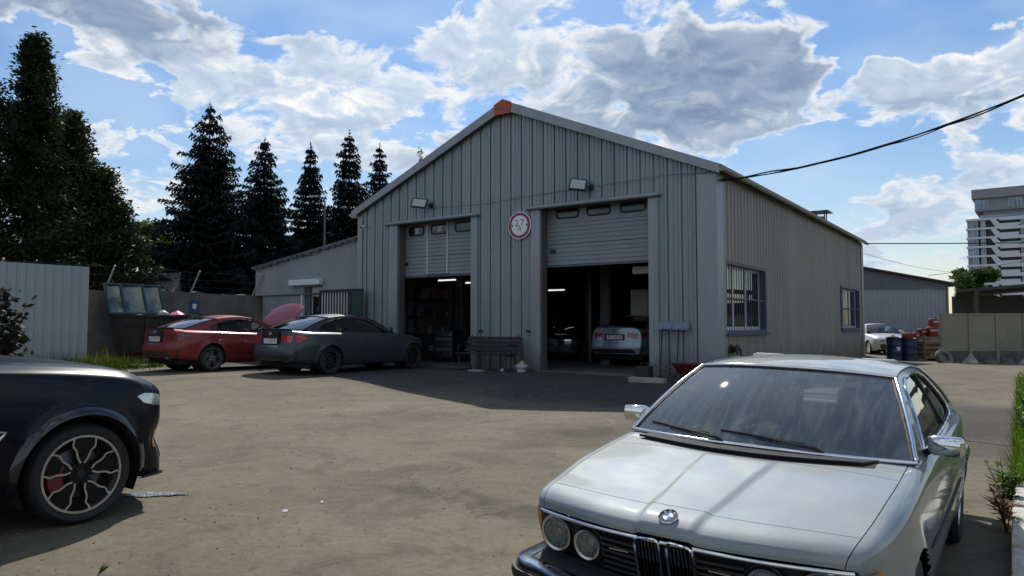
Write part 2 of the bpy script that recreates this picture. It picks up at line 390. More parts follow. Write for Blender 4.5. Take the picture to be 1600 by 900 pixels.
M['bark'] = pm('bark', (.075, .055, .042), .95, 0, .3, 6, .8, 18, stretch=(1, 1, .25))
M['spruce'] = leafm('spruce', (.014, .022, .022), .10, .35, 1.3)
M['thuja'] = leafm('thuja', (.024, .038, .017), .15, .4, 1.2)
M['leaf_mid'] = leafm('leaf_mid', (.045, .085, .018), .35)
M['leaf_dark'] = leafm('leaf_dark', (.026, .028, .022), .1)
M['grass'] = leafm('grass', (.044, .066, .013), .32, .4, 1.8)
M['weed'] = leafm('weed', (.060, .115, .012), .4, .35, 3)
M['weed_dry'] = leafm('weed_dry', (.17, .09, .04), .3)
M['red_plastic'] = pm('red_plastic', (.19, .011, .014), .5, 0, .2, 4)
M['blue_drum'] = pm('blue_drum', (.010, .018, .06), .45, 0, .2, 5, dirt=(.05, .05, .05, .4))
M['pallet_wood'] = pm('pallet_wood', (.20, .14, .09), .85, 0, .3, 4, stretch=(1, 8, 8), objvar=.15)
M['rust'] = pm('rust', (.11, .055, .035), .8, .2, .3, 5)
M['debris'] = pm('debris', (.09, .085, .08), .9, 0, .4, 3, .6, 12)
M['tower_wall'] = pm('tower_wall', (.60, .64, .69), .8, 0, .06, .2)
M['tower_grey'] = pm('tower_grey', (.25, .26, .29), .8, 0, .1, .2)
M['tower_dark'] = pm('tower_dark', (.035, .04, .055), .6, 0, .15, .3)
M['tower_glass'] = pm('tower_glass', (.16, .20, .25), .15, .5, .5, .35)
M['shed_dark'] = pm('shed_dark', (.06, .05, .045), .85, 0, .2, 1.5)
M['ware_grey'] = pm('ware_grey', (.27, .29, .315), .55, .2, .1, 1.2, dirt=(.2, .2, .2, .35), dscale=.5)
M['ware_dark'] = pm('ware_dark', (.13, .14, .16), .6, .2, .12, 1.2)
M['cable'] = pm('cable', (.016, .016, .02), .9, 0, .1, 10, spec=.1)
M['lamp_face'] = pm('lamp_face', (.42, .43, .42), .3, 0, .08)
M['tube_light'] = pm('tube_light', (.9, .9, .9), .4, 0, 0, emit=(.92, .97, 1.0), estr=.9)
M['paper'] = pm('paper', (.58, .57, .55), .8, 0, .04)
M['window_blue'] = pm('window_blue', (.05, .065, .13), .5, .1, .1, 4)
M['window_white'] = pm('window_white', (.68, .68, .68), .45, 0, .05)
M['terracotta'] = pm('terracotta', (.15, .125, .12), .8, 0, .2, 3)
M['plaster'] = pm('plaster', (.4, .38, .34), .9, 0, .1, 2)
M['amber'] = pm('amber', (.55, .17, .015), .25, 0, .1, coat=.6)
M['tail_red'] = pm('tail_red', (.42, .012, .014), .15, 0, .2, 20, coat=.8)
M['seat_cloth'] = pm('seat_cloth', (.10, .105, .11), .85, 0, .2, 6)
M['seat_grey'] = pm('seat_grey', (.30, .31, .31), .85, 0, .2, 6)
M['interior_black'] = pm('interior_black', (.02, .02, .021), .75, 0, .2, 6)
M['under'] = pm('under', (.008, .008, .008), .9, 0, .1)
M['e24_paint'] = pm('e24_paint', (.185, .212, .220), .62, .12, .035, 3, coat=1.0, dirt=(.42, .42, .40, .35), dscale=2.5, dlim=(.45, .8), croug=.06)
M['suv_paint'] = pm('suv_paint', (.004, .005, .011), .30, .0, .1, 3, coat=.22, spec=.15, croug=.03)
M['red_paint'] = pm('red_paint', (.20, .018, .016), .5, .3, .05, 3, coat=.55, croug=.12)
M['grey_paint'] = pm('grey_paint', (.044, .052, .065), .5, .3, .05, 3, coat=.5, croug=.12)
M['silver_paint'] = pm('silver_paint', (.28, .36, .45), .4, .4, .05, 3, coat=1.0)
M['old_paint'] = pm('old_paint', (.42, .43, .42), .4, .5, .08, 3, coat=.6)
M['dark_paint'] = pm('dark_paint', (.012, .012, .014), .25, .2, .1, coat=1.0)
M['caliper'] = pm('caliper', (.13, .010, .016), .5, 0, .1)
M['reflector'] = pm('reflector', (.75, .75, .72), .18, 1.0, .15, 30)
M['plate_white'] = pm('plate_white', (.72, .72, .70), .5, 0, .04)
M['plate_blue'] = pm('plate_blue', (.02, .06, .30), .5, 0, .04)
M['roundel_blue'] = pm('roundel_blue', (.03, .10, .36), .5, 0, .03, spec=.2)
M['water'] = pm('water', (.085, .105, .15), .3, 0, .45, 14, .6, 60)
M['slab'] = pm('slab', (.3, .29, .27), .9, 0, .2, 3, .4, 30)
M['shovel_grey'] = pm('shovel_grey', (.15, .19, .24), .5, 0, .1, 5)
M['shovel_handle'] = pm('shovel_handle', (.035, .012, .012), .5, 0, .15, 5)
M['barrow_red'] = pm('barrow_red', (.075, .013, .013), .6, 0, .2, 5)
M['lift_grey'] = pm('lift_grey', (.12, .125, .13), .5, .2, .1, 3)
M['tyre_grey'] = pm('tyre_grey', (.13, .125, .12), .9, 0, .25, 5)
M['weed_dry2'] = leafm('weed_dry2', (.13, .13, .04), .35)
M['pebble'] = pm('pebble', (.24, .22, .18), .9, 0, .35, 3)
M['pebble_dark'] = pm('pebble_dark', (.07, .06, .05), .9, 0, .35, 3)
M['tail_dark'] = pm('tail_dark', (.12, .008, .010), .12, 0, .2, 20, coat=.8)
M['spoke_black'] = pm('spoke_black', (.007, .007, .008), .5, 0, .2, 15, spec=.2)
# ------------------------------------------------------------------ terrain
CPZ = np.array([(1.09,3.71,-.463),(2.6,5.86,-.427),(1.75,3.25,-.487),(.44,4.17,-.44),(-3.3,5.2,-.27),(5.5,8,-.47),(0,0,-.45),(3,2,-.5),(-4,0,-.33),(-4.2,17,-.02),(-7,17,.03),(0,19,0),(4.4,15.56,-.02),(-4.7,21.9,0),(9,22,-.05),(14.5,30,-.1),(16,29,-.3),(20,27,-.32),(-12,20,.1),(-20,30,.1),(-3,11,-.14),(2,11,-.2),(8,14,-.33),(0,40,0),(30,40,-.3),(-1,8,-.27)])
TH = .614
BR = Vector((4.40, 15.56, 0)); BU = Vector((math.cos(TH), -math.sin(TH), 0)); BV = Vector((math.sin(TH), math.cos(TH), 0))
BW, BL, HE, HA = 11.10, 17.54, 4.56, 6.90
def bl(x, y, z=0.0): return BR + BU * x + BV * y + Vector((0, 0, z))
def gz(x, y):
    d2 = (CPZ[:, 0] - x) ** 2 + (CPZ[:, 1] - y) ** 2
    w = 1 / (d2 + 1.0) ** 1.6
    z = float((w * CPZ[:, 2]).sum() / w.sum())
    p = Vector((x, y, 0)) - BR; s, t = p.dot(BU), p.dot(BV)
    if -17 < s < .3 and -.3 < t < BL + .3: z = min(z, -.03)
    return z
def axis(lo, hi, st, far):
    a = list(np.arange(lo, hi + 1e-6, st)); s = st; x = hi
    while x < far: s *= 1.35; x += s; a.append(x)
    s = st; x = lo
    while x > -far: s *= 1.35; x -= s; a.insert(0, x)
    return a
gx = axis(-16, 22, .5, 1500); gy = axis(-4, 36, .5, 1500)
mb = MB(); mb.grid([[(x, y, gz(x, y)) for y in gy] for x in gx])

def ground_material():
    m = bpy.data.materials.new('yard_dirt'); m.use_nodes = True; t = m.node_tree; b = t.nodes['Principled BSDF']
    N = lambda ty, **k: t.nodes.new(ty)
    tcn = N('ShaderNodeTexCoord'); V = tcn.outputs['Object']
    def noise(scale, detail=6, rough=.6, dist=0, vec=None):
        n = N('ShaderNodeTexNoise'); n.inputs['Scale'].default_value = scale; n.inputs['Detail'].default_value = detail
        n.inputs['Roughness'].default_value = rough; n.inputs['Distortion'].default_value = dist
        t.links.new(vec or V, n.inputs['Vector']); return n.outputs['Fac']
    def mr(v, a, b_, lo=0, hi=1, sm=True):
        n = N('ShaderNodeMapRange'); n.interpolation_type = 'SMOOTHSTEP' if sm else 'LINEAR'; t.links.new(v, n.inputs['Value'])
        for k, x in (('From Min', a), ('From Max', b_), ('To Min', lo), ('To Max', hi)): n.inputs[k].default_value = x
        return n.outputs[0]
    def mix(f, a, c, mode='MIX'):
        n = N('ShaderNodeMix'); n.data_type = 'RGBA'; n.blend_type = mode
        if isinstance(f, float): n.inputs[0].default_value = f
        else: t.links.new(f, n.inputs[0])
        for i, x in ((6, a), (7, c)):
            if isinstance(x, tuple): n.inputs[i].default_value = (*x, 1)
            else: t.links.new(x, n.inputs[i])
        return n.outputs[2]
    def math_(op, a, c=None):
        n = N('ShaderNodeMath'); n.operation = op
        for i, x in enumerate((a, c)):
            if x is None: continue
            if isinstance(x, (int, float)): n.inputs[i].default_value = x
            else: t.links.new(x, n.inputs[i])
        return n.outputs[0]
    big = noise(.35, 5, .6, .4); mid = noise(1.6, 8, .65, .3); fine = noise(22, 5, .7); grit = noise(90, 3, .7)
    mp = N('ShaderNodeMapping'); t.links.new(V, mp.inputs[0]); mp.inputs['Rotation'].default_value = (0, 0, -.95); mp.inputs['Scale'].default_value = (.28, 1.9, 1)
    drag = noise(1.3, 8, .62, .5, mp.outputs[0])          # scuffs drawn out along the way cars drive
    col = mix(mr(big, .35, .65), (.126, .109, .074), (.164, .144, .100))
    col = mix(mr(drag, .50, .78, 0, .30), col, (.080, .071, .056))
    col = mix(mr(mid, .55, .74, 0, .55), col, (.175, .160, .131))
    pat = noise(.85, 11, .68, .9); pat2 = noise(3.6, 9, .7, .5)
    col = mix(mr(pat, .48, .62, 0, .72), col, (.090, .077, .055))
    col = mix(mr(pat2, .54, .70, 0, .62), col, (.076, .065, .047))
    col = mix(mr(pat2, .28, .44, .55, 0), col, (.200, .178, .128))
    # worn tarmac shows through in front of the doors
    sep = N('ShaderNodeSeparateXYZ'); t.links.new(V, sep.inputs[0])
    ty = math_('ADD', math_('MULTIPLY', sep.outputs['X'], BV.x), math_('MULTIPLY', sep.outputs['Y'], BV.y))
    tt = math_('SUBTRACT', ty, BR.dot(BV))
    wob = math_('ADD', tt, math_('MULTIPLY', math_('SUBTRACT', big, .5), 5.0))
    tar = math_('MULTIPLY', mr(wob, -5.6, -3.6), mr(math_('MULTIPLY', wob, -1), -2.0, 0.0, 0, 1))
    tar = math_('MULTIPLY', tar, mr(mid, .30, .55, .75, 1))
    col = mix(tar, col, (.046, .043, .040))
    # oil and damp stains, each where it lies
    ns = noise(1.1, 7, .7, .8); nw = N('ShaderNodeTexNoise'); nw.inputs['Scale'].default_value = 1.4; nw.inputs['Detail'].default_value = 6; t.links.new(V, nw.inputs['Vector'])
    wv = N('ShaderNodeVectorMath'); wv.operation = 'SUBTRACT'; t.links.new(nw.outputs['Color'], wv.inputs[0]); wv.inputs[1].default_value = (.5, .5, .5)
    ws = N('ShaderNodeVectorMath'); ws.operation = 'MULTIPLY_ADD'; t.links.new(wv.outputs[0], ws.inputs[0]); ws.inputs[1].default_value = (1.3, 1.3, 0); t.links.new(V, ws.inputs[2])
    for (x, y, rx, ry, a, s) in [(-.62, 6.46, .62, .22, -.25, .85), (.1, 6.0, .5, .22, -.2, .7), (1.25, 9.6, 1.3, .5, .3, .75), (.5, 8.7, .9, .35, .2, .5), (-1.1, 4.4, .45, .22, .1, .8), (-.3, 4.25, .5, .2, .1, .55),
                                 (-1.2, 10.6, 1.2, .55, .1, .45), (-.9, 7.3, .35, .2, 0, .4), (2.2, 12.5, 1.6, .8, -.4, .6), (-2.1, 7.4, .25, .1, 0, .5), (5.1, 10.4, .5, .3, 0, .5), (9.5, 16.5, 1.2, .4, .8, .6), (6.4, 10.3, 1.6, .5, .95, .35), (-.2, 5.2, .7, .12, .2, .4)]:
        mpp = N('ShaderNodeMapping'); mpp.vector_type = 'TEXTURE'; t.links.new(ws.outputs[0], mpp.inputs[0]); mpp.inputs['Location'].default_value = (x, y, 0); mpp.inputs['Rotation'].default_value = (0, 0, a); mpp.inputs['Scale'].default_value = (rx, ry, 1e6)
        ln = N('ShaderNodeVectorMath'); ln.operation = 'LENGTH'; t.links.new(mpp.outputs[0], ln.inputs[0])
        f = mr(ln.outputs['Value'], .35, 1.25, s, 0)
        f = math_('MULTIPLY', f, mr(ns, .36, .6, .15, 1))
        col = mix(f, col, (.032, .028, .022))
    # cracks
    vr = N('ShaderNodeTexVoronoi'); vr.feature = 'DISTANCE_TO_EDGE'; vr.inputs['Scale'].default_value = .55
    wv2 = N('ShaderNodeVectorMath'); wv2.operation = 'MULTIPLY_ADD'; t.links.new(nw.outputs['Color'], wv2.inputs[0]); wv2.inputs[1].default_value = (.9, .9, 0); t.links.new(V, wv2.inputs[2]); t.links.new(wv2.outputs[0], vr.inputs['Vector'])
    crk = math_('MULTIPLY', mr(vr.outputs['Distance'], .003, .011, 1, 0), mr(ns, .52, .66, 0, .55))
    col = mix(crk, col, (.045, .039, .032))
    fin2 = noise(9, 8, .72, .3)
    col = mix(mr(fin2, .50, .70, 0, .55), col, (.082, .070, .050))
    col = mix(mr(fin2, .32, .46, .40, 0), col, (.19, .172, .13))
    col = mix(mr(fine, .3, .7, 0, .75), col, mix(1.0, col, (.72, .70, .68), 'MULTIPLY'))
    col = mix(mr(grit, .62, .72, 0, .5), col, (.21, .195, .165))
    col = mix(mr(grit, .28, .36, .5, 0), col, (.055, .049, .04))
    t.links.new(col, b.inputs['Base Color']); b.inputs['Roughness'].default_value = .92; b.inputs['Specular IOR Level'].default_value = .3
    bp = N('ShaderNodeBump'); bp.inputs['Strength'].default_value = .55; bp.inputs['Distance'].default_value = .02
    h = math_('ADD', math_('MULTIPLY', mid, 1.6), math_('ADD', math_('MULTIPLY', fine, .35), math_('MULTIPLY', grit, .18)))
    h = math_('SUBTRACT', h, math_('MULTIPLY', crk, .5)); h = math_('ADD', h, math_('ADD', math_('MULTIPLY', drag, .5), math_('MULTIPLY', pat2, .9)))
    t.links.new(h, bp.inputs['Height']); t.links.new(bp.outputs[0], b.inputs['Normal'])
    return m
M['ground'] = ground_material()
mb.build('ground', M['ground'], smooth=180, kind='structure', recalc=False)

# ------------------------------------------------------------------ profiled sheet cladding
PF_FRONT = (.333, [(0, 0), (.006, -.042), (.038, -.042), (.046, 0), (.125, 0), (.137, .018), (.155, .018), (.167, 0), (.228, 0), (.240, .018), (.258, .018), (.270, 0), (.333, 0)])
PF_SIDE = (.25, [(0, 0), (.018, .030), (.050, .030), (.068, 0), (.15, 0), (.155, .006), (.165, .006), (.17, 0), (.25, 0)])
PF_FENCE = (.20, [(0, 0), (.02, .02), (.09, .02), (.11, 0), (.20, 0)])
def clad(parent, x0, x1, sheet, zlo, zhi, pf, holes, T, mat, name='cladding_sheet', breaks=()):
    per, pts = pf; xs = x0; out = []
    while xs < x1 - 1e-6:
        xe = min(xs + sheet, x1)
        bp = {xs: None, xe: None}
        k0 = int(math.floor((xs - x0) / per)) - 1
        for k in range(k0, k0 + int((xe - xs) / per) + 4):
            for dx, dy in pts:
                x = x0 + k * per + dx
                if xs < x < xe: bp[round(x, 5)] = None
        for h in holes:
            for x in h[:2]:
                if xs < x < xe: bp[x] = None
        for x in breaks:
            if xs < x < xe: bp[x] = None
        X = sorted(bp)
        def prof(x):
            d = (x - x0) % per
            for (a, ya), (b, yb) in zip(pts, pts[1:]):
                if a - 1e-9 <= d <= b + 1e-9: return ya + (yb - ya) * (d - a) / (b - a) if b > a else ya
            return 0
        full = any(h[0] <= xs + 1e-6 and h[1] >= xe - 1e-6 and h[2] > zlo(xs) + .01 for h in holes)
        ms = (MB(), MB()) if full else (MB(),) * 2
        for a, b in zip(X, X[1:]):
            mid = (a + b) / 2
            iv = [(zlo(a), zlo(b), zhi(a), zhi(b))]
            for (ha, hb, za, zb) in holes:
                if ha < mid < hb:
                    nv = []
                    for (la, lb, ua, ub) in iv:
                        if za > la + .01: nv.append((la, lb, za, za))
                        if zb < ua - .01: nv.append((zb, zb, ua, ub))
                    iv = nv
            pa, pb = prof(a + 1e-7), prof(b - 1e-7)
            for q_, (la, lb, ua, ub) in enumerate(iv):
                ms[min(q_, 1)].add([T(a, pa, la), T(b, pb, lb), T(b, pb, ub), T(a, pa, ua)], [(0, 1, 2, 3)])
        for m in (ms if full else ms[:1]):
            if m.f: out.append(m.build(name, mat, parent, recalc=False))
        xs = xe
    return out

# ------------------------------------------------------------------ workshop
wk = thing('workshop_building', 'large grey gabled workshop clad in ribbed metal with two tall half raised doors', 'workshop', BR, -TH)
def rake(x): return HA - abs(x + BW / 2) * (HA - HE) / (BW / 2)
LINT = 4.05
OPR = (-4.494, -1.55); OPL = (-9.44, -6.71)
holes_f = [(OPR[0], OPR[1], -1, LINT), (OPL[0], OPL[1], -1, LINT)]
clad(wk, -BW, 0, .999, lambda x: -.05, lambda x: rake(x) - .06, PF_FRONT, holes_f, lambda x, p, z: (x, -p, z), M['clad_front'], breaks=(-BW / 2,))
for zr in (.35, 1.75, 3.15, 4.45):
    sm = MB()
    for k in range(int(BW / .333)):
        x = -BW + .18 + k * .333
        if any(a - .3 < x < b + .3 and zr < LINT + .2 for a, b in (OPR, OPL)): continue
        if zr < rake(x) - .2: sm.cyl((x - .10, -.0005, zr), (x - .10, -.007, zr), .013, 6); sm.cyl((x + .12, -.0005, zr), (x + .12, -.007, zr), .013, 6)
    sm.build('screw_row', M['trim_dark'], wk, kind='stuff')
W1, W2 = (.52, 3.54, 1.0, 2.52), (13.05, 16.5, 1.0, 2.52)
clad(wk, .02, BL, 1.0, lambda x: -.25, lambda x: HE - .03, PF_SIDE, [W1, W2], lambda x, p, z: (p, x, z), M['clad_side'])
clad(wk, .02, BL, 1.0, lambda x: -.1, lambda x: HE - .03, PF_SIDE, [], lambda x, p, z: (-BW - p, x, z), M['clad_side'])
clad(wk, -BW, 0, 1.0, lambda x: -.1, lambda x: rake(x) - .06, PF_SIDE, [], lambda x, p, z: (x, BL + p, z), M['clad_side'], breaks=(-BW / 2,))
# inner skin of the walls
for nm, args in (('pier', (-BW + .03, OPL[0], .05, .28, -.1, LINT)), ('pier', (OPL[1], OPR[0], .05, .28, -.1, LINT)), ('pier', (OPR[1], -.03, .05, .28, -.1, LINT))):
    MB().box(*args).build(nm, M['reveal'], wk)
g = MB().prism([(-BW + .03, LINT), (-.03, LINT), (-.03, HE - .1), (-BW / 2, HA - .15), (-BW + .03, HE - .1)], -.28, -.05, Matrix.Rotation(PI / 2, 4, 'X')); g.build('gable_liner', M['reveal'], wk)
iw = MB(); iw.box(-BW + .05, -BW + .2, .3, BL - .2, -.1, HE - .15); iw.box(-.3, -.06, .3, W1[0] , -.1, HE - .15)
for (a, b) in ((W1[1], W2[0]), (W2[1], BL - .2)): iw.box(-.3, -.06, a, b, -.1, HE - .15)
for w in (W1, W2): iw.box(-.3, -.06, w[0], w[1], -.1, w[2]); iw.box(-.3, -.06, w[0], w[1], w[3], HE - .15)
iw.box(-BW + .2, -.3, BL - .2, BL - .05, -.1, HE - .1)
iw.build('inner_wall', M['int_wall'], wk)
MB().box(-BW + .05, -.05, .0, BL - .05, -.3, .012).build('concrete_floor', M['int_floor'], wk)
# roof
for sgn in (-1, 1):
    e = Vector((-BW / 2 + sgn * (BW / 2 + .16), 0, HE - .16 * (HA - HE) / (BW / 2))); r = Vector((-BW / 2, 0, HA))
    nrm = Vector((sgn * (HA - HE), 0, BW / 2)).normalized() * .10
    m = MB()
    y0, y1 = -.14, BL + .12
    vs = [e, r, r + nrm, e + nrm]
    m.add([(p.x, y0, p.z) for p in vs] + [(p.x, y1, p.z) for p in vs], [(0, 1, 2, 3), (7, 6, 5, 4), (0, 4, 5, 1), (1, 5, 6, 2), (2, 6, 7, 3), (3, 7, 4, 0)])
    m.build('roof', M['roof_metal'], wk)
    # barge board along the rake
    d = (r - e); d2 = d.normalized(); dn = Vector((0, 0, -1))
    r2 = e + d * (1 if sgn < 0 else 1)
    tp = .103
    vs = [e + Vector((0, 0, tp)), r2 + Vector((0, 0, tp)), r2 + Vector((0, 0, -.15)), e + Vector((0, 0, -.10))]
    m = MB(); m.add([(p.x, -.145, p.z) for p in vs] + [(p.x, -.175, p.z) for p in vs], [(0, 1, 2, 3), (7, 6, 5, 4), (0, 4, 5, 1), (1, 5, 6, 2), (2, 6, 7, 3), (3, 7, 4, 0)])
    m.build('barge_board', M['trim'], wk)
    fl = MB(); vs = [e + Vector((0, 0, -.098)), r2 + Vector((0, 0, -.148))]
    fl.add([(vs[0].x, -.16, vs[0].z), (vs[1].x, -.16, vs[1].z), (vs[1].x, -.005, vs[1].z), (vs[0].x, -.005, vs[0].z)], [(0, 1, 2, 3)]); fl.build('barge_flashing', M['trim_dark'], wk)
    # gutter
    gx_ = e.x + sgn * .05; prof = []
    gm = MB(); G = []
    for y in (-.17, BL + .13): G.append([(gx_ - .065 * math.cos(PI * k / 8) , y, e.z + .02 - .08 * math.sin(PI * k / 8)) for k in range(9)])
    gm.grid(G); gm.add(G[0], [tuple(range(9))]); gm.add(G[1], [tuple(range(9))])
    gm.build('gutter', M['trim_side'], wk, smooth=40)
MB().prism([(-BW / 2 - .25, HA - .27), (-BW / 2 + .22, HA - .27), (-BW / 2 + .27, HA + .012), (-BW / 2, HA + .130), (-BW / 2 - .29, HA + .006)], .178, .20, Matrix.Rotation(PI / 2, 4, 'X')).build('ridge_end_cap', M['orange'], wk)
sc_ = MB()
for k, (dx, w_, h_) in enumerate(((-.20, .035, .07), (-.13, .03, .09), (-.07, .045, .07), (.0, .025, .08), (.06, .035, .07))): sc_.box(-BW / 2 + dx, -BW / 2 + dx + w_, -.204, -.2005, HA - .16, HA - .16 + h_)
sc_.build('worn_lettering', M['trim_dark'], wk)
# corner trims
m = MB(); m.box(-.40, .045, -.035, -.012, -.1, HE - .1); m.box(.024, .046, -.012, .46, -.25, HE - .12); m.build('corner_trim', M['trim'], wk)
MB().box(.024, .05, .40, .50, -.25, HE - .28).build('corner_post', M['trim_side'], wk)
MB().box(.024, .045, BL - .35, BL + .04, -.25, HE - .1).build('corner_trim', M['trim_side'], wk)
MB().box(-BW - .02, -BW + .18, -.035, -.012, -.1, HE - .12).build('corner_trim', M['trim'], wk)
# door surrounds
def opening(op, px_l, px_r):
    for (a, b) in ((op[0] - px_l, op[0]), (op[1], op[1] + px_r)):
        MB().box(a, b, -.045, .05, -.08, LINT - .003).build('door_jamb', M['trim'], wk)
    MB().box(op[0] - px_l - .12, op[1] + px_r + .05, -.13, .045, LINT, LINT + .035).build('lintel_flashing', M['trim_dark'], wk)
    MB().box(op[0] - px_l - .12, op[1] + px_r + .05, -.125, -.115, LINT + .035, LINT + .09).build('lintel_flashing', M['trim'], wk)
opening(OPR, .26, .24); opening(OPL, .34, .22)
# sectional doors: each section a part
def section_door(op, zbot, zwin, wins, handle, wicket=None):
    y = .33; x0, x1 = op[0] - .12, op[1] + .12
    d = []
    def panel(z0, z1, mat):
        m = MB(); rows = []; n = max(1, round((z1 - z0) / .11)); st = (z1 - z0) / n
        for k in range(n):
            a = z0 + k * st
            rows += [(y, a + .004), (y - .012, a + .016), (y - .012, a + st - .016), (y, a + st - .004)]
        m.grid([[(x0, yy, zz) for yy, zz in rows], [(x1, yy, zz) for yy, zz in rows]])
        m.box(x0, x1, y + .001, y + .04, z0 + .003, z1 - .003)
        return m.build('door_section', mat, wk)
    nsec = 2; h = (zwin - zbot) / nsec
    for k in range(nsec): panel(zbot + k * h, zbot + (k + 1) * h, M['door_panel'])
    wtop = zwin + .56
    # glazed section = frame with three rounded openings
    def rr(x0_, x1_, z0_, z1_, r, n=5):
        o = []
        for cx, cz, a0 in ((x1_ - r, z1_ - r, 0), (x0_ + r, z1_ - r, PI / 2), (x0_ + r, z0_ + r, PI), (x1_ - r, z0_ + r, 1.5 * PI)):
            for k in range(n): o.append((cx + r * math.cos(a0 + PI / 2 * k / (n - 1)), cz + r * math.sin(a0 + PI / 2 * k / (n - 1))))
        return o
    m = MB(); m.box(x0, x1, y, y + .04, zwin + .004, wtop); sec = m.build('door_section', M['door_panel'], wk)
    for (a, b, lo, hi) in wins:
        o1 = rr(a - .035, b + .035, lo - .035, hi + .035, .10); o2 = rr(a, b, lo, hi, .07)
        fm = MB(); n = len(o1)
        vs = [(p[0], y - .022, p[1]) for p in o1] + [(p[0], y - .022, p[1]) for p in o2] + [(p[0], y - .001, p[1]) for p in o1] + [(p[0], y - .004, p[1]) for p in o2]
        fs = []
        for k in range(n):
            q = (k + 1) % n; fs += [(k, q, n + q, n + k), (k, q, 2 * n + q, 2 * n + k), (n + k, n + q, 3 * n + q, 3 * n + k)]
        fm.add(vs, fs); f = fm.build('window_frame', M['black_rubber'], sec)
        pn = MB(); pn.add([(p[0], y - .006, p[1]) for p in o2], [tuple(range(n))]); pn.build('window_pane', M['black_gloss'], sec)
    hx, hz = handle
    MB().box(hx - .085, hx + .085, y - .03, y - .013, hz - .05, hz + .05).build('door_handle', M['black_plastic'], wk, bevel=.008)
    MB().box(x0, x1, y - .005, y + .03, zbot - .04, zbot - .001).build('bottom_seal', M['trim_dark'], wk)
    if wicket:
        for x in wicket: MB().box(x - .016, x + .016, y - .03, y - .0125, zbot + .05, wtop - .05).build('wicket_edge', M['white_trim'], wk)
        MB().box(wicket[0] - .08, wicket[1] + .08, y - .035, y - .0125, zbot + .015, zbot + .045).build('wicket_sill', M['trim_dark'], wk)
    return y
section_door(OPR, 2.64, 3.70, [(-4.20, -3.61, 3.85, 4.10), (-3.32, -2.73, 3.85, 4.10), (-2.41, -1.80, 3.85, 4.10)], (-4.33, 3.0))
yv = section_door(OPL, 2.55, 3.67, [(-9.29, -8.76, 3.76, 3.99), (-8.43, -7.86, 3.76, 3.99), (-7.53, -6.98, 3.76, 3.99)], (-9.42, 2.92), (-8.59, -7.84))
MB().box(-9.07, -8.93, yv - .0095, yv - .0065, 3.80, 3.96).build('window_sticker', M['paper'], wk)
MB().box(-8.20, -8.06, yv - .0095, yv - .0065, 3.80, 3.96).build('window_sticker', M['paper'], wk)
# barred windows of the side wall
def side_window(w):
    a, b, lo, hi = w
    fr = MB(); x = .045
    for (p, q, r, s) in ((a - .05, b + .05, hi - .02, hi + .06), (a - .05, b + .05, lo - .06, lo + .02), (a - .05, a + .02, lo + .02, hi - .02), (b - .02, b + .05, lo + .02, hi - .02)): fr.box(-.06, x, p, q, r, s)
    f = fr.build('window_frame', M['window_blue'], wk)
    MB().box(-.02, .11, a - .06, b + .06, lo - .10, lo - .062).build('window_sill', M['window_blue'], wk)
    MB().box(-.135, -.13, a, b, lo, hi).build('window_pane', M['glass_window'], wk)
    wf = MB()
    for c in (a + .03, a + (b - a) * .30, a + (b - a) * .62, b - .03): wf.box(-.17, -.11, c - .035, c + .035, lo, hi)
    for c in (lo + .06, hi - .03): wf.box(-.168, -.112, a, b, c - .05, c + .04)
    wf.build('window_sash', M['window_white'], wk)
    n = 17
    for k in range(n):
        c = a + (b - a) * (k + .5) / n
        MB().box(.008, .022, c - .007, c + .007, lo + .02, hi - .02).build('window_bar', M['window_blue'], wk)
    MB().box(.023, .032, a, b, lo + (hi - lo) * .48, lo + (hi - lo) * .5).build('window_bar', M['window_blue'], wk)
    MB().box(-.30, -.17, a, a + (b - a) * .30, lo, hi).build('window_blind', M['trim_dark'], wk)
side_window(W1); side_window(W2)
# hooks beside the bench, wall socket wire
for x in (-6.36, -4.86): MB().cyl((x, -.01, .98), (x, -.10, .98), .035, 10).box(x - .015, x + .06, -.13, -.10, .95, 1.0).build('wall_hook', M['black_plastic'], wk)
MB().tube([(-8.3, -.05, 4.42), (-6.3, -.04, 4.36), (-4.7, -.04, 4.42), (-3.1, -.05, 4.46), (-1.0, -.045, 4.52), (.05, -.06, 4.43)], .006, 5).build('lamp_wire', M['trim_dark'], wk)
# inside columns and roof frames
for x in (-BW + .4, -5.6, -.55):
    for y in (4.5, 9.0, 13.5):
        c = MB(); c.box(x - .09, x + .09, y - .012, y + .012, 0, HE - .2 if x != -5.6 else HA - .5)
        for s in (-.09, .09): c.box(x + s - .006, x + s + .006, y - .08, y + .08, 0, HE - .2 if x != -5.6 else HA - .5)
        c.build('steel_column', M['steel_dark'], wk)
# ------------------------------------------------------------------ annex shed on the left
an = thing('annex_shed', 'low lean-to shed with whitish ribbed sheets built against the left side of the workshop', 'shed', BR, -TH)
AX0, AX1, AY = -16.43, -BW - .02, .30
def arake(x): return 3.12 + (x - AX0) / (AX1 - AX0) * .74
PF_AN = (.21, [(0, 0), (.012, -.012), (.030, -.012), (.042, 0), (.12, 0), (.126, .005), (.136, .005), (.142, 0), (.21, 0)])
DX0, DX1, DZ1 = -14.04, -13.02, 2.38
clad(an, AX0 - .1, AX1, 1.05, lambda x: 2.16, arake, PF_AN, [(DX0, DX1, -1, DZ1)], lambda x, p, z: (x, AY - .07 - p, z), M['ware_grey'])
clad(an, AX0 + .22, AX1, 1.05, lambda x: -.1, lambda x: 2.2, PF_AN, [(DX0, DX1, -1, DZ1)], lambda x, p, z: (x, AY - p, z), M['ware_grey'])
clad(an, AY, AY + 7, 1.0, lambda x: 2.16, lambda x: arake(AX0), PF_AN, [], lambda x, p, z: (AX0 - .1 - p, x, z), M['ware_grey'])
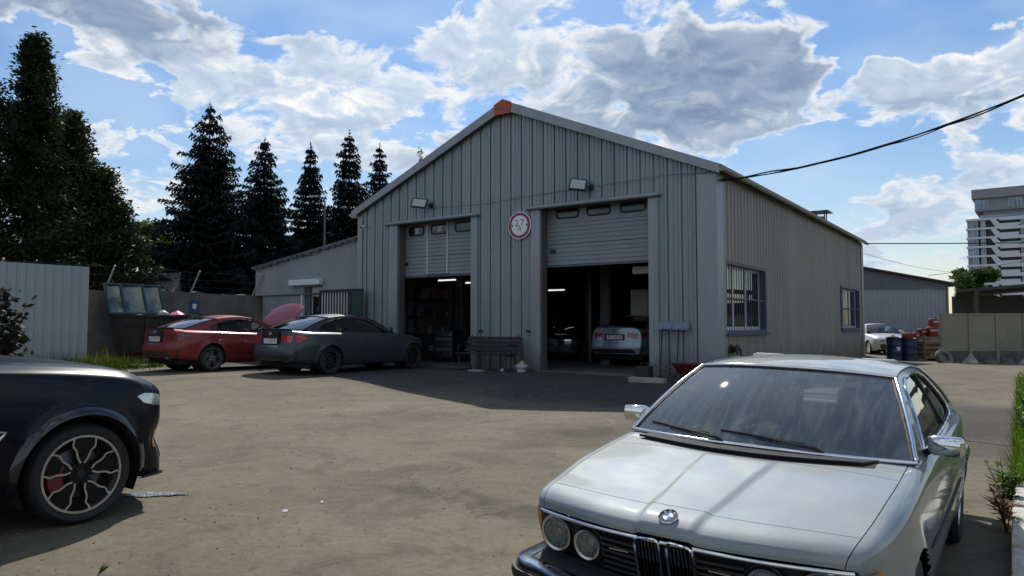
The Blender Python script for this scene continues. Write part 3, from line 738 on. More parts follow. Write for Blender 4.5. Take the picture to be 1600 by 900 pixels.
clad(an, AY, AY + 7, 1.0, lambda x: -.1, lambda x: 2.2, PF_AN, [], lambda x, p, z: (AX0 + .22 - p, x, z), M['ware_grey'])
MB().box(AX0 - .1, AX1, AY - .068, AY, 2.13, 2.16).build('sheet_ledge', M['trim_dark'], an)
m = MB(); z0, z1 = arake(AX0 - .15), arake(AX1)
vs = [(AX0 - .22, AY - .16, z0), (AX1, AY - .16, z1), (AX1, AY + 7, z1), (AX0 - .22, AY + 7, z0)]
m.add(vs + [(a, b, c + .05) for a, b, c in vs], [(0, 1, 2, 3), (7, 6, 5, 4), (0, 4, 5, 1), (1, 5, 6, 2), (2, 6, 7, 3), (3, 7, 4, 0)]); m.build('roof', M['roof_metal'], an)
m = MB(); rr_ = random.Random(3); x = AX0 - .1
while x < AX1 - .3:        # ragged edge of old roofing along the top
    w = rr_.uniform(.15, .5); m.box(x, x + w * .8, AY - .19, AY - .165, arake(x) - rr_.uniform(.03, .06), arake(x) + .05 + rr_.uniform(0, .02)); x += w
m.build('roof_edge', M['trim_dark'], an)
# door with shutter box
MB().box(DX0, DX1, AY + .12, AY + .16, 0, DZ1).build('door_leaf', M['window_white'], an)
MB().box(DX0 + .36, DX1 - .12, AY + .108, AY + .117, .2, DZ1 - .16).build('door_pane', M['glass_dark'], an)
MB().box(DX0 + .36, DX1 - .12, AY + .117, AY + .1185, .2, DZ1 - .16).build('door_panel', M['black_paint'], an)
fr = MB(); fr.box(DX0 - .05, DX0 + .02, AY - .06, AY + .12, -.02, DZ1); fr.box(DX1 - .02, DX1 + .06, AY - .06, AY + .12, -.02, DZ1 + .05); fr.build('door_frame', M['white_trim'], an)
MB().box(DX0 + .02, DX0 + .30, AY + .05, AY + .11, 0, DZ1).build('door_shutter', M['trim_dark'], an)
MB().box(DX1 + .06, DX1 + .22, AY - .03, AY - .005, -.02, 2.6).build('door_trim', M['trim_dark'], an)
MB().box(DX0 - .44, DX1 + .06, AY - .27, AY - .075, DZ1 + .045, DZ1 + .24).build('shutter_box', M['white_trim'], an, bevel=.02)
MB().box(-12.85, -12.78, AY - .03, AY + .0, 1.9, 2.0).build('junction_box', M['trim_dark'], an)
# gate with bright bars and green leaf in front of the corner
gt = thing('metal_gate', 'dark metal gate with pale vertical bars and a green sheet leaf at the workshop corner', 'gate', bl(0, 0), -TH)
gy = -.30
MB().box(-12.50, -10.58, gy - .03, gy + .03, 2.14, 2.22).build('top_rail', M['black_paint'], gt)
MB().box(-12.50, -12.44, gy - .03, gy + .03, 0, 2.14).build('gate_post', M['black_paint'], gt)
MB().box(-11.10, -11.04, gy - .03, gy + .03, 0, 2.14).build('gate_post', M['black_paint'], gt)
MB().box(-12.44, -11.10, gy + .035, gy + .05, .05, 2.14).build('backing_sheet', M['shed_dark'], gt)
for k in range(10): 
    x = -12.38 + k * .125
    MB().box(x - .012, x + .012, gy - .012, gy + .012, .1, 2.138).build('bar', M['white_trim'], gt)
MB().box(-11.04, -10.58, gy - .02, gy + .02, .06, 2.138).build('green_leaf', M['green_door'], gt)

# ------------------------------------------------------------------ street lamp behind the annex
lx, ly = -7.35, 28.2
sl = thing('street_lamp', 'thin grey street lamp post with a short arm behind the annex roof', 'street lamp', (lx, ly, .1))
m = MB(); m.tube([(0, 0, 0), (0, 0, 3), (0, 0, 5.9)], [.06, .05, .035], 8); m.build('pole', M['steel_dark'], sl, smooth=40)
m = MB(); m.tube([(0, 0, 5.85), (-.08, 0, 6.0), (-.3, 0, 6.08)], .022, 6); m.build('arm', M['steel_dark'], sl)
MB().box(-.62, -.28, -.07, .07, 6.04, 6.11).build('lamp_head', M['trim'], sl, bevel=.015)

# ------------------------------------------------------------------ white sheet fence (left)
F0 = Vector((-10.67, 18.2, .08)); FD = -BV
fn = thing('sheet_fence', 'pale grey corrugated metal fence at the far left of the yard', 'fence', F0, math.atan2(FD.y, FD.x))
clad(fn, 0, 12.0, 1.0, lambda x: -.15 - .012 * x, lambda x: 2.52, PF_FENCE, [], lambda x, p, z: (x, p, z), M['fence_white'], 'fence_sheet')
for k in range(5): MB().box(k * 2.9 + .05, k * 2.9 + .11, -.10, -.03, -.3, 2.35).build('fence_post', M['steel_dark'], fn)
for z in (.5, 2.0): MB().box(0, 12, -.028, -.003, z, z + .04).build('fence_rail', M['steel_dark'], fn)
# ------------------------------------------------------------------ rendered concrete wall with barbed wire arms
W0 = Vector((-8.85, 25.35, 0)); 
cw = thing('concrete_wall', 'stained dark concrete boundary wall with leaning posts and barbed wire on top', 'wall', W0, math.atan2(FD.y, FD.x))
m = MB(); rr_ = random.Random(11); G = []
N_ = 46
for side_ in (0, 1):
    pass
top = [2.16 + rr_.uniform(-.03, .03) + (.04 if (k // 9) % 2 else 0) for k in range(N_ + 1)]
rows = lambda k: [(k * .26, .02, -.4), (k * .26, .0, .5 + rr_.uniform(-.1, .1)), (k * .26, .0 + rr_.uniform(-.012, .012), 1.2), (k * .26, rr_.uniform(-.01, .01), top[k]), (k * .26, -.22, top[k] + rr_.uniform(-.02, .02)), (k * .26, -.22, -.4)]
m.grid([rows(k) for k in range(N_ + 1)]); m.build('wall_body', M['concrete'], cw)
for k in (0, 4, 8, 11): MB().box(k * 2.6 - .05, k * 2.6 + .05, -.25, .045, -.3, 2.1).build('wall_pilaster', M['concrete'], cw)
for x in (.25, 2.55, 5.2, 8.0, 10.6):
    MB().cyl((x, -.1, 2.1), (x - .02, .42, 2.86), .026, 8).build('wire_arm', M['plaster'], cw)
for q in (.35, .65, .95):
    pth = [(x * .5, -.1 + .52 * q, 2.1 + .76 * q - .03 * math.sin(x * .9) ** 2) for x in range(0, 23)]
    MB().tube(pth, .006, 4).build('barbed_wire', M['steel_dark'], cw)
# small blue plate on that wall
bp_ = thing('blue_plate', 'small blue number plate fixed on the concrete wall above the red car', 'sign', W0 + Vector((0, 0, 0)), math.atan2(FD.y, FD.x))
MB().box(2.30, 2.62, .02, .035, 1.53, 1.93).build('plate_board', M['blue_sign'], bp_)
MB().box(2.395, 2.525, .036, .039, 1.66, 1.82).build('plate_figure', M['white_paint'], bp_)

# ------------------------------------------------------------------ house with tiled roof behind the wall
hs = thing('tiled_house', 'house behind the concrete wall showing a small piece of tiled roof between the trees', 'house', (-18.35, 34, -.1)); hs.scale = (.52, .5, .75)
MB().box(-3.5, 3.0, .3, 8, -.3, 2.9).build('house_wall', M['plaster'], hs)
m = MB(); cols_, rows_ = 26, 12
for i in range(cols_):
    for j in range(rows_):
        x = -3.9 + i * .29; y = -.2 + j * .33; z = 2.55 + j * .21
        m.add([(x, y, z + .05), (x + .27, y, z + .05), (x + .27, y + .34, z + .22), (x, y + .34, z + .22), (x + .135, y, z + .105), (x + .135, y + .34, z + .275)], [(0, 4, 5, 3), (4, 1, 2, 5)])
m.build('roof_tiles', M['terracotta'], hs, kind='stuff')
MB().prism([(-.25, 2.5), (3.9, 5.0), (8.1, 2.5)], -3.95, 3.7, Matrix(((0, 0, 1, 0), (1, 0, 0, 0), (0, 1, 0, 0), (0, 0, 0, 1)))).build('roof', M['plaster'], hs)

# ------------------------------------------------------------------ warehouse behind, right of the workshop
wh = thing('warehouse', 'grey corrugated warehouse with a low sloping roof beyond the workshop', 'warehouse', (20.0, 42, -.35))
PF_W = (.24, [(0, 0), (.02, -.02), (.10, -.02), (.12, 0), (.24, 0)])
def wtop(x): return 4.80 - x * .178
clad(wh, -2, 5.25, 1.1, lambda x: 0, lambda x: 3.53, PF_W, [], lambda x, p, z: (x, -p, z), M['ware_grey'])
clad(wh, -2, 5.25, 1.1, lambda x: 3.53, wtop, PF_W, [], lambda x, p, z: (x, -.05 - p, z), M['ware_dark'])
MB().box(5.24, 5.34, -.06, .06, 0, 3.7).build('corner_post', M['concrete_light'], wh)
m = MB(); vs = [(-2.2, -.35, wtop(-2.2) + .02), (6.1, -.35, wtop(6.1) + .02), (6.1, 14, wtop(6.1) + .02), (-2.2, 14, wtop(-2.2) + .02)]
m.add(vs + [(a, b, c + .09) for a, b, c in vs], [(0, 1, 2, 3), (7, 6, 5, 4), (0, 4, 5, 1), (1, 5, 6, 2), (2, 6, 7, 3), (3, 7, 4, 0)]); m.build('roof', M['shed_dark'], wh)
MB().box(5.3, 5.35, .06, 14, 0, 3.6).build('side_wall', pm('wall_teal', (.16, .22, .22), .6), wh)
# ------------------------------------------------------------------ open shelter behind the panel fence
cp = thing('open_shelter', 'dark open sided shelter with a sloping felt roof behind the panel fence', 'shelter', (18.9, 31.6, -.3))
def ctop(x): return 2.84 + x * .085
m = MB(); vs = [(.9, .6, ctop(.5)), (12, -1.8, ctop(11)), (12, 3, ctop(11) - .25), (2.3, 3, ctop(.5) - .15)]
m.add(vs + [(a, b, c + .13) for a, b, c in vs], [(0, 1, 2, 3), (7, 6, 5, 4), (0, 4, 5, 1), (1, 5, 6, 2), (2, 6, 7, 3), (3, 7, 4, 0)]); m.build('roof', M['shed_dark'], cp)
MB().box(1.75, 12, 2.2, 2.35, 0, ctop(1) - .16).build('back_wall', M['shed_dark'], cp)
for x in (1.6, 4.6, 7.6, 10.6): MB().box(x, x + .14, .7 - x * .2, .84 - x * .2, 0, ctop(x) - .02).build('shelter_post', M['shed_dark'], cp)
# ------------------------------------------------------------------ panel fence on the right
pf = thing('panel_fence', 'beige concrete panel fence on a dark base at the right of the yard', 'fence', (16.35, 27.5, -.30), math.radians(-3))
for k in range(14):
    x = k * .99
    MB().box(x - .055, x + .055, -.05, .07, -.2, 1.86).build('fence_post', M['concrete_light'], pf)
    MB().box(x + .056, x + .934, -.012, .035, .46, 1.80).build('fence_panel', M['concrete_light'], pf)
    MB().box(x + .056, x + .934, -.03, .05, -.2, .455).build('base_panel', M['debris'], pf)
    MB().box(x + .056, x + .934, -.035, .055, 1.802, 1.87).build('coping', M['concrete_light'], pf)
# ------------------------------------------------------------------ apartment tower
TD = 230.0
tw = thing('apartment_tower', 'tall white apartment tower with dark slanted balcony openings far to the right', 'apartment block', (145.6, TD, -1), math.radians(-37))
FH, NF = 2.92, 12
W_ = 44.0
body_top = 35.7
MB().box(.6, W_, .9, 22, 0, body_top).build('tower_core', M['tower_dark'], tw)
for k in range(NF + 1):                 # white slab bands
    z = body_top - k * FH
    if z < 0: break
    MB().box(-.35, 8.6, -.3, 22.2, z - .62, z + .0).build('floor_band', M['tower_wall'], tw)
    MB().box(8.6, W_ + .3, -.28, 22.2, z - (1.05 if k % 3 != 1 else .95), z + .0).build('floor_band', M['tower_wall'], tw)
    if z - FH < -2: break
    zt, zb = z - .62, z - FH
    for (a, b, nm, mt) in ((.0, 2.8, 'window', 'tower_glass'), (3.6, 4.8, 'window', 'tower_glass')):
        w = MB().box(a, b, .30, .86, zb, zt).build(nm, M[mt], tw)
        mu = MB()
        for c in range(3): xx = a + (b - a) * c / 2; mu.box(xx - .05, xx + .05, .18, .298, zb, zt - .081)
        mu.box(a, b, .19, .298, zt - .08, zt)
        mu.build('window_frame', M['tower_wall'], w)
    # slanted white fin between the two balcony columns
    def fin(x0, x1, za, zc):
        return [(x0, za), (x0 + .9, za), (x1 + .9, zc), (x1, zc)]
    MB().prism([(6.1, zt + .01), (7.6, zt + .01), (8.55, zb + 1.15), (8.55, zb - .01), (7.5, zb - .01), (6.9, zb + .9)], -.86, .27, Matrix.Rotation(PI / 2, 4, 'X')).build('balcony_fin', M['tower_wall'], tw)
    MB().prism([(8.56, zb - .005), (8.56, zb + .95), (13.5, zb + .95), (13.5, zb - .005)], -.5, .25, Matrix.Rotation(PI / 2, 4, 'X')).build('balcony_parapet', M['tower_wall'], tw)
    r3 = random.Random(k)
    x = 14.0
    while x < W_ - 3:
        wd = r3.choice((2.6, 3.4, 4.2))
        w = MB().box(x, x + wd, .05, .86, zb - .004, zt + .004).build('window', M[r3.choice(('tower_glass', 'tower_glass', 'tower_grey'))], tw)
        mu = MB()
        for c in range(4): xx = x + wd * c / 3; mu.box(xx - .05, xx + .05, -.02, .048, zb, z - 1.131)
        mu.box(x, x + wd, -.015, .048, z - 1.13, z - 1.05)
        mu.build('window_frame', M['tower_wall'], w)
        if r3.random() < .4: MB().box(x - .75, x - .1, -.45, .0, zb + .3, zb + .9).build('cooling_unit', M['tower_wall'], tw)
        x += wd + r3.choice((.3, 1.2, 1.8))
ztop = body_top
MB().box(4.2, W_ - 2, 3.0, 20, ztop, ztop + 6.6).build('top_storey', M['tower_grey'], tw)
MB().box(1.3, W_, 1.0, 21, ztop + 6.6, ztop + 9.5).build('roof_parapet', M['tower_grey'], tw)
MB().box(2.0, W_ - 1, 2.2, 20, ztop + 2.6, ztop + 6.59).build('top_storey', M['tower_grey'], tw)
for x in (2.2, 11, 20, 25, 31, 37):
    w = MB().box(x, x + 3.4, 2.05, 2.19, ztop + 3.2, ztop + 6.2).build('window', M['tower_glass'], tw)
    mu = MB(); [mu.box(x + c * 1.13 - .05, x + c * 1.13 + .05, 1.95, 2.045, ztop + 3.2, ztop + 6.2) for c in range(4)]; mu.build('window_frame', M['tower_wall'], w)
MB().box(3.5, W_ - 1.5, 1.2, 2.9, ztop, ztop + 1.1).build('terrace_rail', M['tower_glass'], tw)

# ------------------------------------------------------------------ trees
def leaf_quads(m, c, n, spread, size, r, flat=.0):
    for _ in range(n):
        p = Vector((r.gauss(0, 1), r.gauss(0, 1), r.gauss(0, 1)))
        p = c + Vector((p.x * spread[0], p.y * spread[1], p.z * spread[2]))
        a = Vector((r.uniform(-1, 1), r.uniform(-1, 1), r.uniform(-1, 1) * (1 - flat))).normalized()
        b = a.orthogonal().normalized(); b = (Matrix.Rotation(r.uniform(0, 6.28), 3, a) @ b)
        s = size * r.uniform(.6, 1.3)
        m.add([p - a * s * .5, p + b * s * .30, p + a * s * .6, p - b * s * .30], [(0, 1, 2, 3)])
def spruce_mesh(seed, H, R, dens=1.0):
    r = random.Random(seed); m = MB(); z = H * .03; Z = Vector((0, 0, 1))
    while z < H * .985:
        f = 1 - z / H
        L = R * (f ** .95) * r.uniform(.84, 1.14) + .10
        nb = max(4, int(20 * dens * (f ** .5)))
        a0 = r.uniform(0, 6.28)
        for k in range(nb):
            a = a0 + 2 * PI * k / nb + r.uniform(-.3, .3); Lk = L * r.choice((r.uniform(.5, .85), r.uniform(.85, 1.2)))
            d = Vector((math.cos(a), math.sin(a), 0)); sd_ = Vector((-d.y, d.x, 0))
            droop = r.uniform(.12, .34) * (.35 + f); up = .32 * (1 - f) ** 2
            n = max(3, int(Lk / .17))
            P = [d * (Lk * i / n) + Z * (z + up * Lk * i / n - droop * Lk * ((i / n) - .62 * (i / n) ** 2.6)) for i in range(n + 1)]
            for i in range(1, n + 1):
                t = i / n; p = P[i]; q = P[i - 1]; v = p - q
                w = min(.62, (.33 * Lk * (1 - t) ** .6 + .11)) * r.uniform(.7, 1.25)
                for s in (-1, 1):
                    tip = p + sd_ * s * w + d * w * .5 - Z * (r.uniform(.05, .16) + .12 * w)
                    m.add([q + Z * .03, p + d * .04, tip], [(0, 1, 2)])
                    for c in range(3):          # hanging twigs under the side spray
                        b0 = p.lerp(tip, r.uniform(.1, .9)); hl = r.uniform(.07, .20)
                        e = (d * r.uniform(-.5, 1) + sd_ * s * r.uniform(0, 1)).normalized() * .055
                        m.add([b0 - e, b0 + e + Z * .02, b0 + e * r.uniform(.5, 2.5) - Z * hl], [(0, 1, 2)])
                    e = sd_ * s * r.uniform(.04, .12)
                    m.add([q, p, p + e + d * .06 + Z * r.uniform(.04, .13)], [(0, 1, 2)])
        z += H * (.0185 + .010 * (1 - f)) * r.uniform(.6, 1.4)
    for _ in range(40):
        a = r.uniform(0, 6.28); zz = H * r.uniform(.93, 1.0); w = (H - zz) * .25 + .07
        m.add([(0, 0, zz), (0.02, 0, zz + .08), (math.cos(a) * w, math.sin(a) * w, zz + r.uniform(-.03, .14))], [(0, 1, 2)])
    m.add([(-.03, 0, H * .95), (.03, 0, H * .95), (0, 0, H * 1.02)], [(0, 1, 2)])
    return m
def trunk(parent, H, r0, r1, mat='bark', lean=0):
    MB().tube([(0, 0, -.4), (0, 0, H * .3), (lean, 0, H * .7), (lean, 0, H)], [r0 * 1.15, r0 * .85, (r0 + r1) * .4, r1], 8).build('trunk', M[mat], parent, smooth=60)
def px_at(px, Y): return (px - 800) / CAM_F * Y
def top_z(py, Y): return CAM_H + (507 - py) / CAM_F * Y
for (px, py, Y, R, seed, lab) in [(322, 157, 38, 4.5, 1, 'broadest and tallest dark spruce, standing just behind the concrete wall'),
                                  (410, 213, 41, 3.6, 2, 'dark spruce second from the left in the row, over the annex corner'),
                                  (482, 220, 44, 2.75, 3, 'slimmest dark spruce, left of the street lamp'),
                                  (543, 200, 44, 3.4, 4, 'tall dark spruce right of the street lamp with a pointed top'),
                                  (591, 222, 50, 3.3, 5, 'dark spruce partly hidden behind the left roof slope of the workshop')]:
    H = top_z(py, Y) - .1
    t = thing('spruce_tree', lab, 'spruce', (px_at(px, Y), Y, .1), seed * 1.3, 'dark spruces behind the yard')
    spruce_mesh(seed * 7, H, R).build('crown', M['spruce'], t, recalc=False); trunk(t, H * .97, .20, .02)
Y = 46; H = top_z(232, Y) - .1
t = thing('birch_tree', 'thin wispy treetop peeping over the left roof slope', 'tree', (px_at(655, Y), Y, .1))
m = MB(); r = random.Random(5)
for k in range(60):
    f = r.random(); c = Vector((r.gauss(0, .38) * (1.1 - f), r.gauss(0, .35) * (1.1 - f), H * (.70 + .30 * f))); leaf_quads(m, c, 9, (.10, .10, .10), .13, r)
m.build('crown', M['leaf_mid'], t, recalc=False); trunk(t, H * .99, .14, .015)
# dense dark conifers at the left: upright sprays on a ragged cone
def thuja_mesh(seed, H, R, n, size=.20, pw=.75, base=.02):
    r = random.Random(seed); m = MB(); Z = Vector((0, 0, 1))
    # crown = limbs that leave the trunk at all heights and end in feathery sprays
    limbs = int(n / 260)
    for k in range(limbs):
        f = r.random() ** .9; z = H * (base + (1 - base) * f); g = 1 - f
        a = r.uniform(0, 2 * PI)
        L = R * (g ** pw) * r.uniform(.70, 1.18) * (.9 + .2 * math.sin(3 * a + seed)) + .12
        d = Vector((math.cos(a), math.sin(a), 0)); tip = d * L + Z * (z + L * r.uniform(-.05, .45)); root = Z * (z - .1 * L)
        m_ = int(260 * (.35 + .65 * g ** .5))
        for i in range(m_):
            t = r.random() ** .55; c = root.lerp(tip, t); wd = .10 + .30 * L * t * (1.12 - t) + .04
            p = c + Vector((r.gauss(0, wd), r.gauss(0, wd), r.gauss(0, wd * .75) - .06 * t))
            ax = (d * r.uniform(.2, 1) + Vector((r.uniform(-.6, .6), r.uniform(-.6, .6), r.uniform(-.5, .9)))).normalized(); b = ax.orthogonal().normalized(); b = Matrix.Rotation(r.uniform(0, 6.28), 3, ax) @ b
            s = size * r.uniform(.5, 1.25)
            m.add([p - ax * s * .4, p + b * s * .22, p + ax * s * .75, p - b * s * .22], [(0, 1, 2, 3)])
    for i in range(120):
        zz = H * (.9 + .1 * r.random()); p = Vector((r.gauss(0, .09), r.gauss(0, .09), zz)); leaf_quads(m, p, 1, (.03, .03, .03), size * .9, r)
    return m
for (px, py, Y, R, n, seed, pw, lab, grp) in [
        (44, 50, 27, 2.5, 70000, 3, .92, 'tallest dark conifer at the left edge with a ragged pointed top', None),
        (-30, 120, 25.5, 2.6, 26000, 8, .60, 'dark conifer cut by the left edge of the picture in front of the tallest one', None),
        (104, 176, 29, 2.5, 60000, 4, .72, 'bushy dark conifer just right of the tallest one', None),
        (150, 258, 29.5, 1.95, 38000, 5, .60, 'lower dark conifer above the fence end', None),
        (184, 326, 30, 1.65, 26000, 6, .55, 'lowest dark conifer right of the clump, above the open bin', None)]:
    H = top_z(py, Y) - .1
    t = thing('conifer_tree', lab, 'conifer', (px_at(px, Y), Y, .1), 0, 'dense dark conifers behind the sheet fence')
    thuja_mesh(seed, H, R, n, .175, pw).build('crown', M['thuja'], t, recalc=False); trunk(t, H * .95, .20, .02)
def bush_tree(name, lab, cat, px, py, Y, R, n, seed, mat, size=.22, zb=.3, zbase=.1, squash=.9, group=None):
    H = top_z(py, Y) - zbase
    t = thing(name, lab, cat, (px_at(px, Y), Y, zbase), 0, group); r = random.Random(seed); m = MB()
    lobes = [(Vector((r.gauss(0, .42) * R, r.gauss(0, .42) * R, H * r.uniform(zb + .12, .92))), R * r.uniform(.28, .5)) for _ in range(16)] + [(Vector((0, 0, H * .86)), R * .4)]
    for k in range(int(n / 8)):
        c, rad = r.choice(lobes); d = Vector((r.gauss(0, 1), r.gauss(0, 1), r.gauss(0, 1))).normalized()
        p = c + d * rad * r.random() ** .33 * r.uniform(.75, 1.12)
        p.z = min(p.z, H * r.uniform(.95, 1.02))
        leaf_quads(m, p, 8, (.11, .11, .09), size, r, .3)
    m.build('crown', M[mat], t, recalc=False); trunk(t, H * .75, .14, .04)
    for k in range(5):
        c, rad = lobes[k]; MB().tube([(0, 0, H * .3), tuple(c * .5 + Vector((0, 0, H * .22))), tuple(c)], [.06, .04, .015], 5).build('limb', M['bark'], t)
    return t
bush_tree('broadleaf_tree', 'brighter green broadleaf tree between the dark conifers and the broadest spruce', 'tree', 226, 348, 40, 2.0, 9000, 21, 'leaf_mid', .22, .25)
bush_tree('broadleaf_tree', 'round green treetop showing above the dark shelter roof at the right', 'tree', 1524, 419, 62, 1.75, 8000, 22, 'leaf_mid', .30, .35, -.3)
# dark shrub in front of the sheet fence
sp = Vector((-10.42, 14.6, 0)); sp.z = gz(sp.x, sp.y)
sh = thing('dark_shrub', 'dark leafy shrub with long stems in front of the sheet fence at the left edge', 'shrub', sp)
r = random.Random(9); m = MB(); st = MB()
for k in range(26):
    a = r.uniform(0, 6.28); L = r.uniform(.5, 1.75) if k > 3 else r.uniform(1.6, 1.95); ln = r.uniform(.15, .6)
    tip = Vector((math.cos(a) * ln * .8 + .1, math.sin(a) * ln, L)); mid = tip * .5 + Vector((0, 0, L * .12))
    st.tube([(0, 0, -.05), tuple(mid), tuple(tip)], [.012, .008, .004], 4)
    for i in range(16):
        t = r.uniform(.25, 1.0); p = (mid * (2 * t) if t < .5 else mid.lerp(tip, 2 * t - 1)); leaf_quads(m, p, 3, (.07, .07, .05), .15, r, .4)
m.build('leaves', M['leaf_dark'], sh, recalc=False); st.build('stem', M['bark'], sh)
# ------------------------------------------------------------------ wires
A = bl(.08, .22, 4.30)
cbl = thing('power_cable', 'thick twisted black cable sagging from the workshop corner up to the right', 'cable', A)
E_ = Vector((17.5, 6.0, 12.0)) - A
def cat(t): return E_ * t + Vector((0, 0, -1.95 * 4 * t * (1 - t)))
P_ = [cat(i / 90) for i in range(91)]
for ph, rad in ((0, .015), (2.1, .013), (4.2, .010)):
    pth = []
    for i, p in enumerate(P_):
        t = i / 90; s = .013 + .028 * max(0, math.sin(t * 23 + ph * .6)) ** 6 + (.05 * max(0, t - .33) * (ph == 4.2))
        pth.append(p + Vector((math.cos(i * .33 + ph) * s * .6, 0, math.sin(i * .33 + ph) * s - (1.1 * max(0, t - .36) ** 1.1 if ph == 4.2 else 0))))
    MB().tube(pth, rad, 6).build('strand', M['cable'], cbl, smooth=60)
MB().cyl((-.1, 0, 0), (.05, 0, 0), .03, 8).build('wall_anchor', M['steel_dark'], cbl)
def wire(lab, a, b, sag, r):
    a = Vector(a); b = Vector(b)
    o = MB().tube([a.lerp(b, i / 30) - Vector((0, 0, 4 * sag * (i / 30) * (1 - i / 30))) for i in range(31)], r, 5).build('overhead_wire', M['cable'])
    return tag(o, lab, 'wire')
q = bl(.1, BL, 4.5)
wire('straight dark wire running right from the far workshop corner across the tower', q, (24.5, 30.2, 4.62), .02, .022)
wire('faint thin wire just below the straight one, right of the workshop', (20, 41, 5.2), (62, 90, 8.5), 1.0, .012)
wire('thin wire rising to the right above the warehouse roof', (24.2, 41.9, 4.0), (60, 80, 9.0), .2, .014)
# ------------------------------------------------------------------ cars: shell lofted from stations, cut into panels
def pchip(xk, yk, x):
    xk = np.asarray(xk, float); yk = np.asarray(yk, float); x = np.clip(np.asarray(x, float), xk[0], xk[-1])
    h = np.diff(xk); d = np.diff(yk) / h; m = np.zeros(len(xk))
    for i in range(1, len(xk) - 1):
        if d[i - 1] * d[i] > 0:
            w1, w2 = 2 * h[i] + h[i - 1], h[i] + 2 * h[i - 1]; m[i] = (w1 + w2) / (w1 / d[i - 1] + w2 / d[i])
    m[0], m[-1] = d[0], d[-1]
    k = np.clip(np.searchsorted(xk, x, side='right') - 1, 0, len(h) - 1)
    t = (x - xk[k]) / h[k]; t2, t3 = t * t, t ** 3
    return (2 * t3 - 3 * t2 + 1) * yk[k] + (t3 - 2 * t2 + t) * h[k] * m[k] + (-2 * t3 + 3 * t2) * yk[k + 1] + (t3 - t2) * h[k] * m[k + 1]
def sstep(a, b, x):
    t = np.clip((np.asarray(x, float) - a) / (b - a), 0, 1); return t * t * (3 - 2 * t)
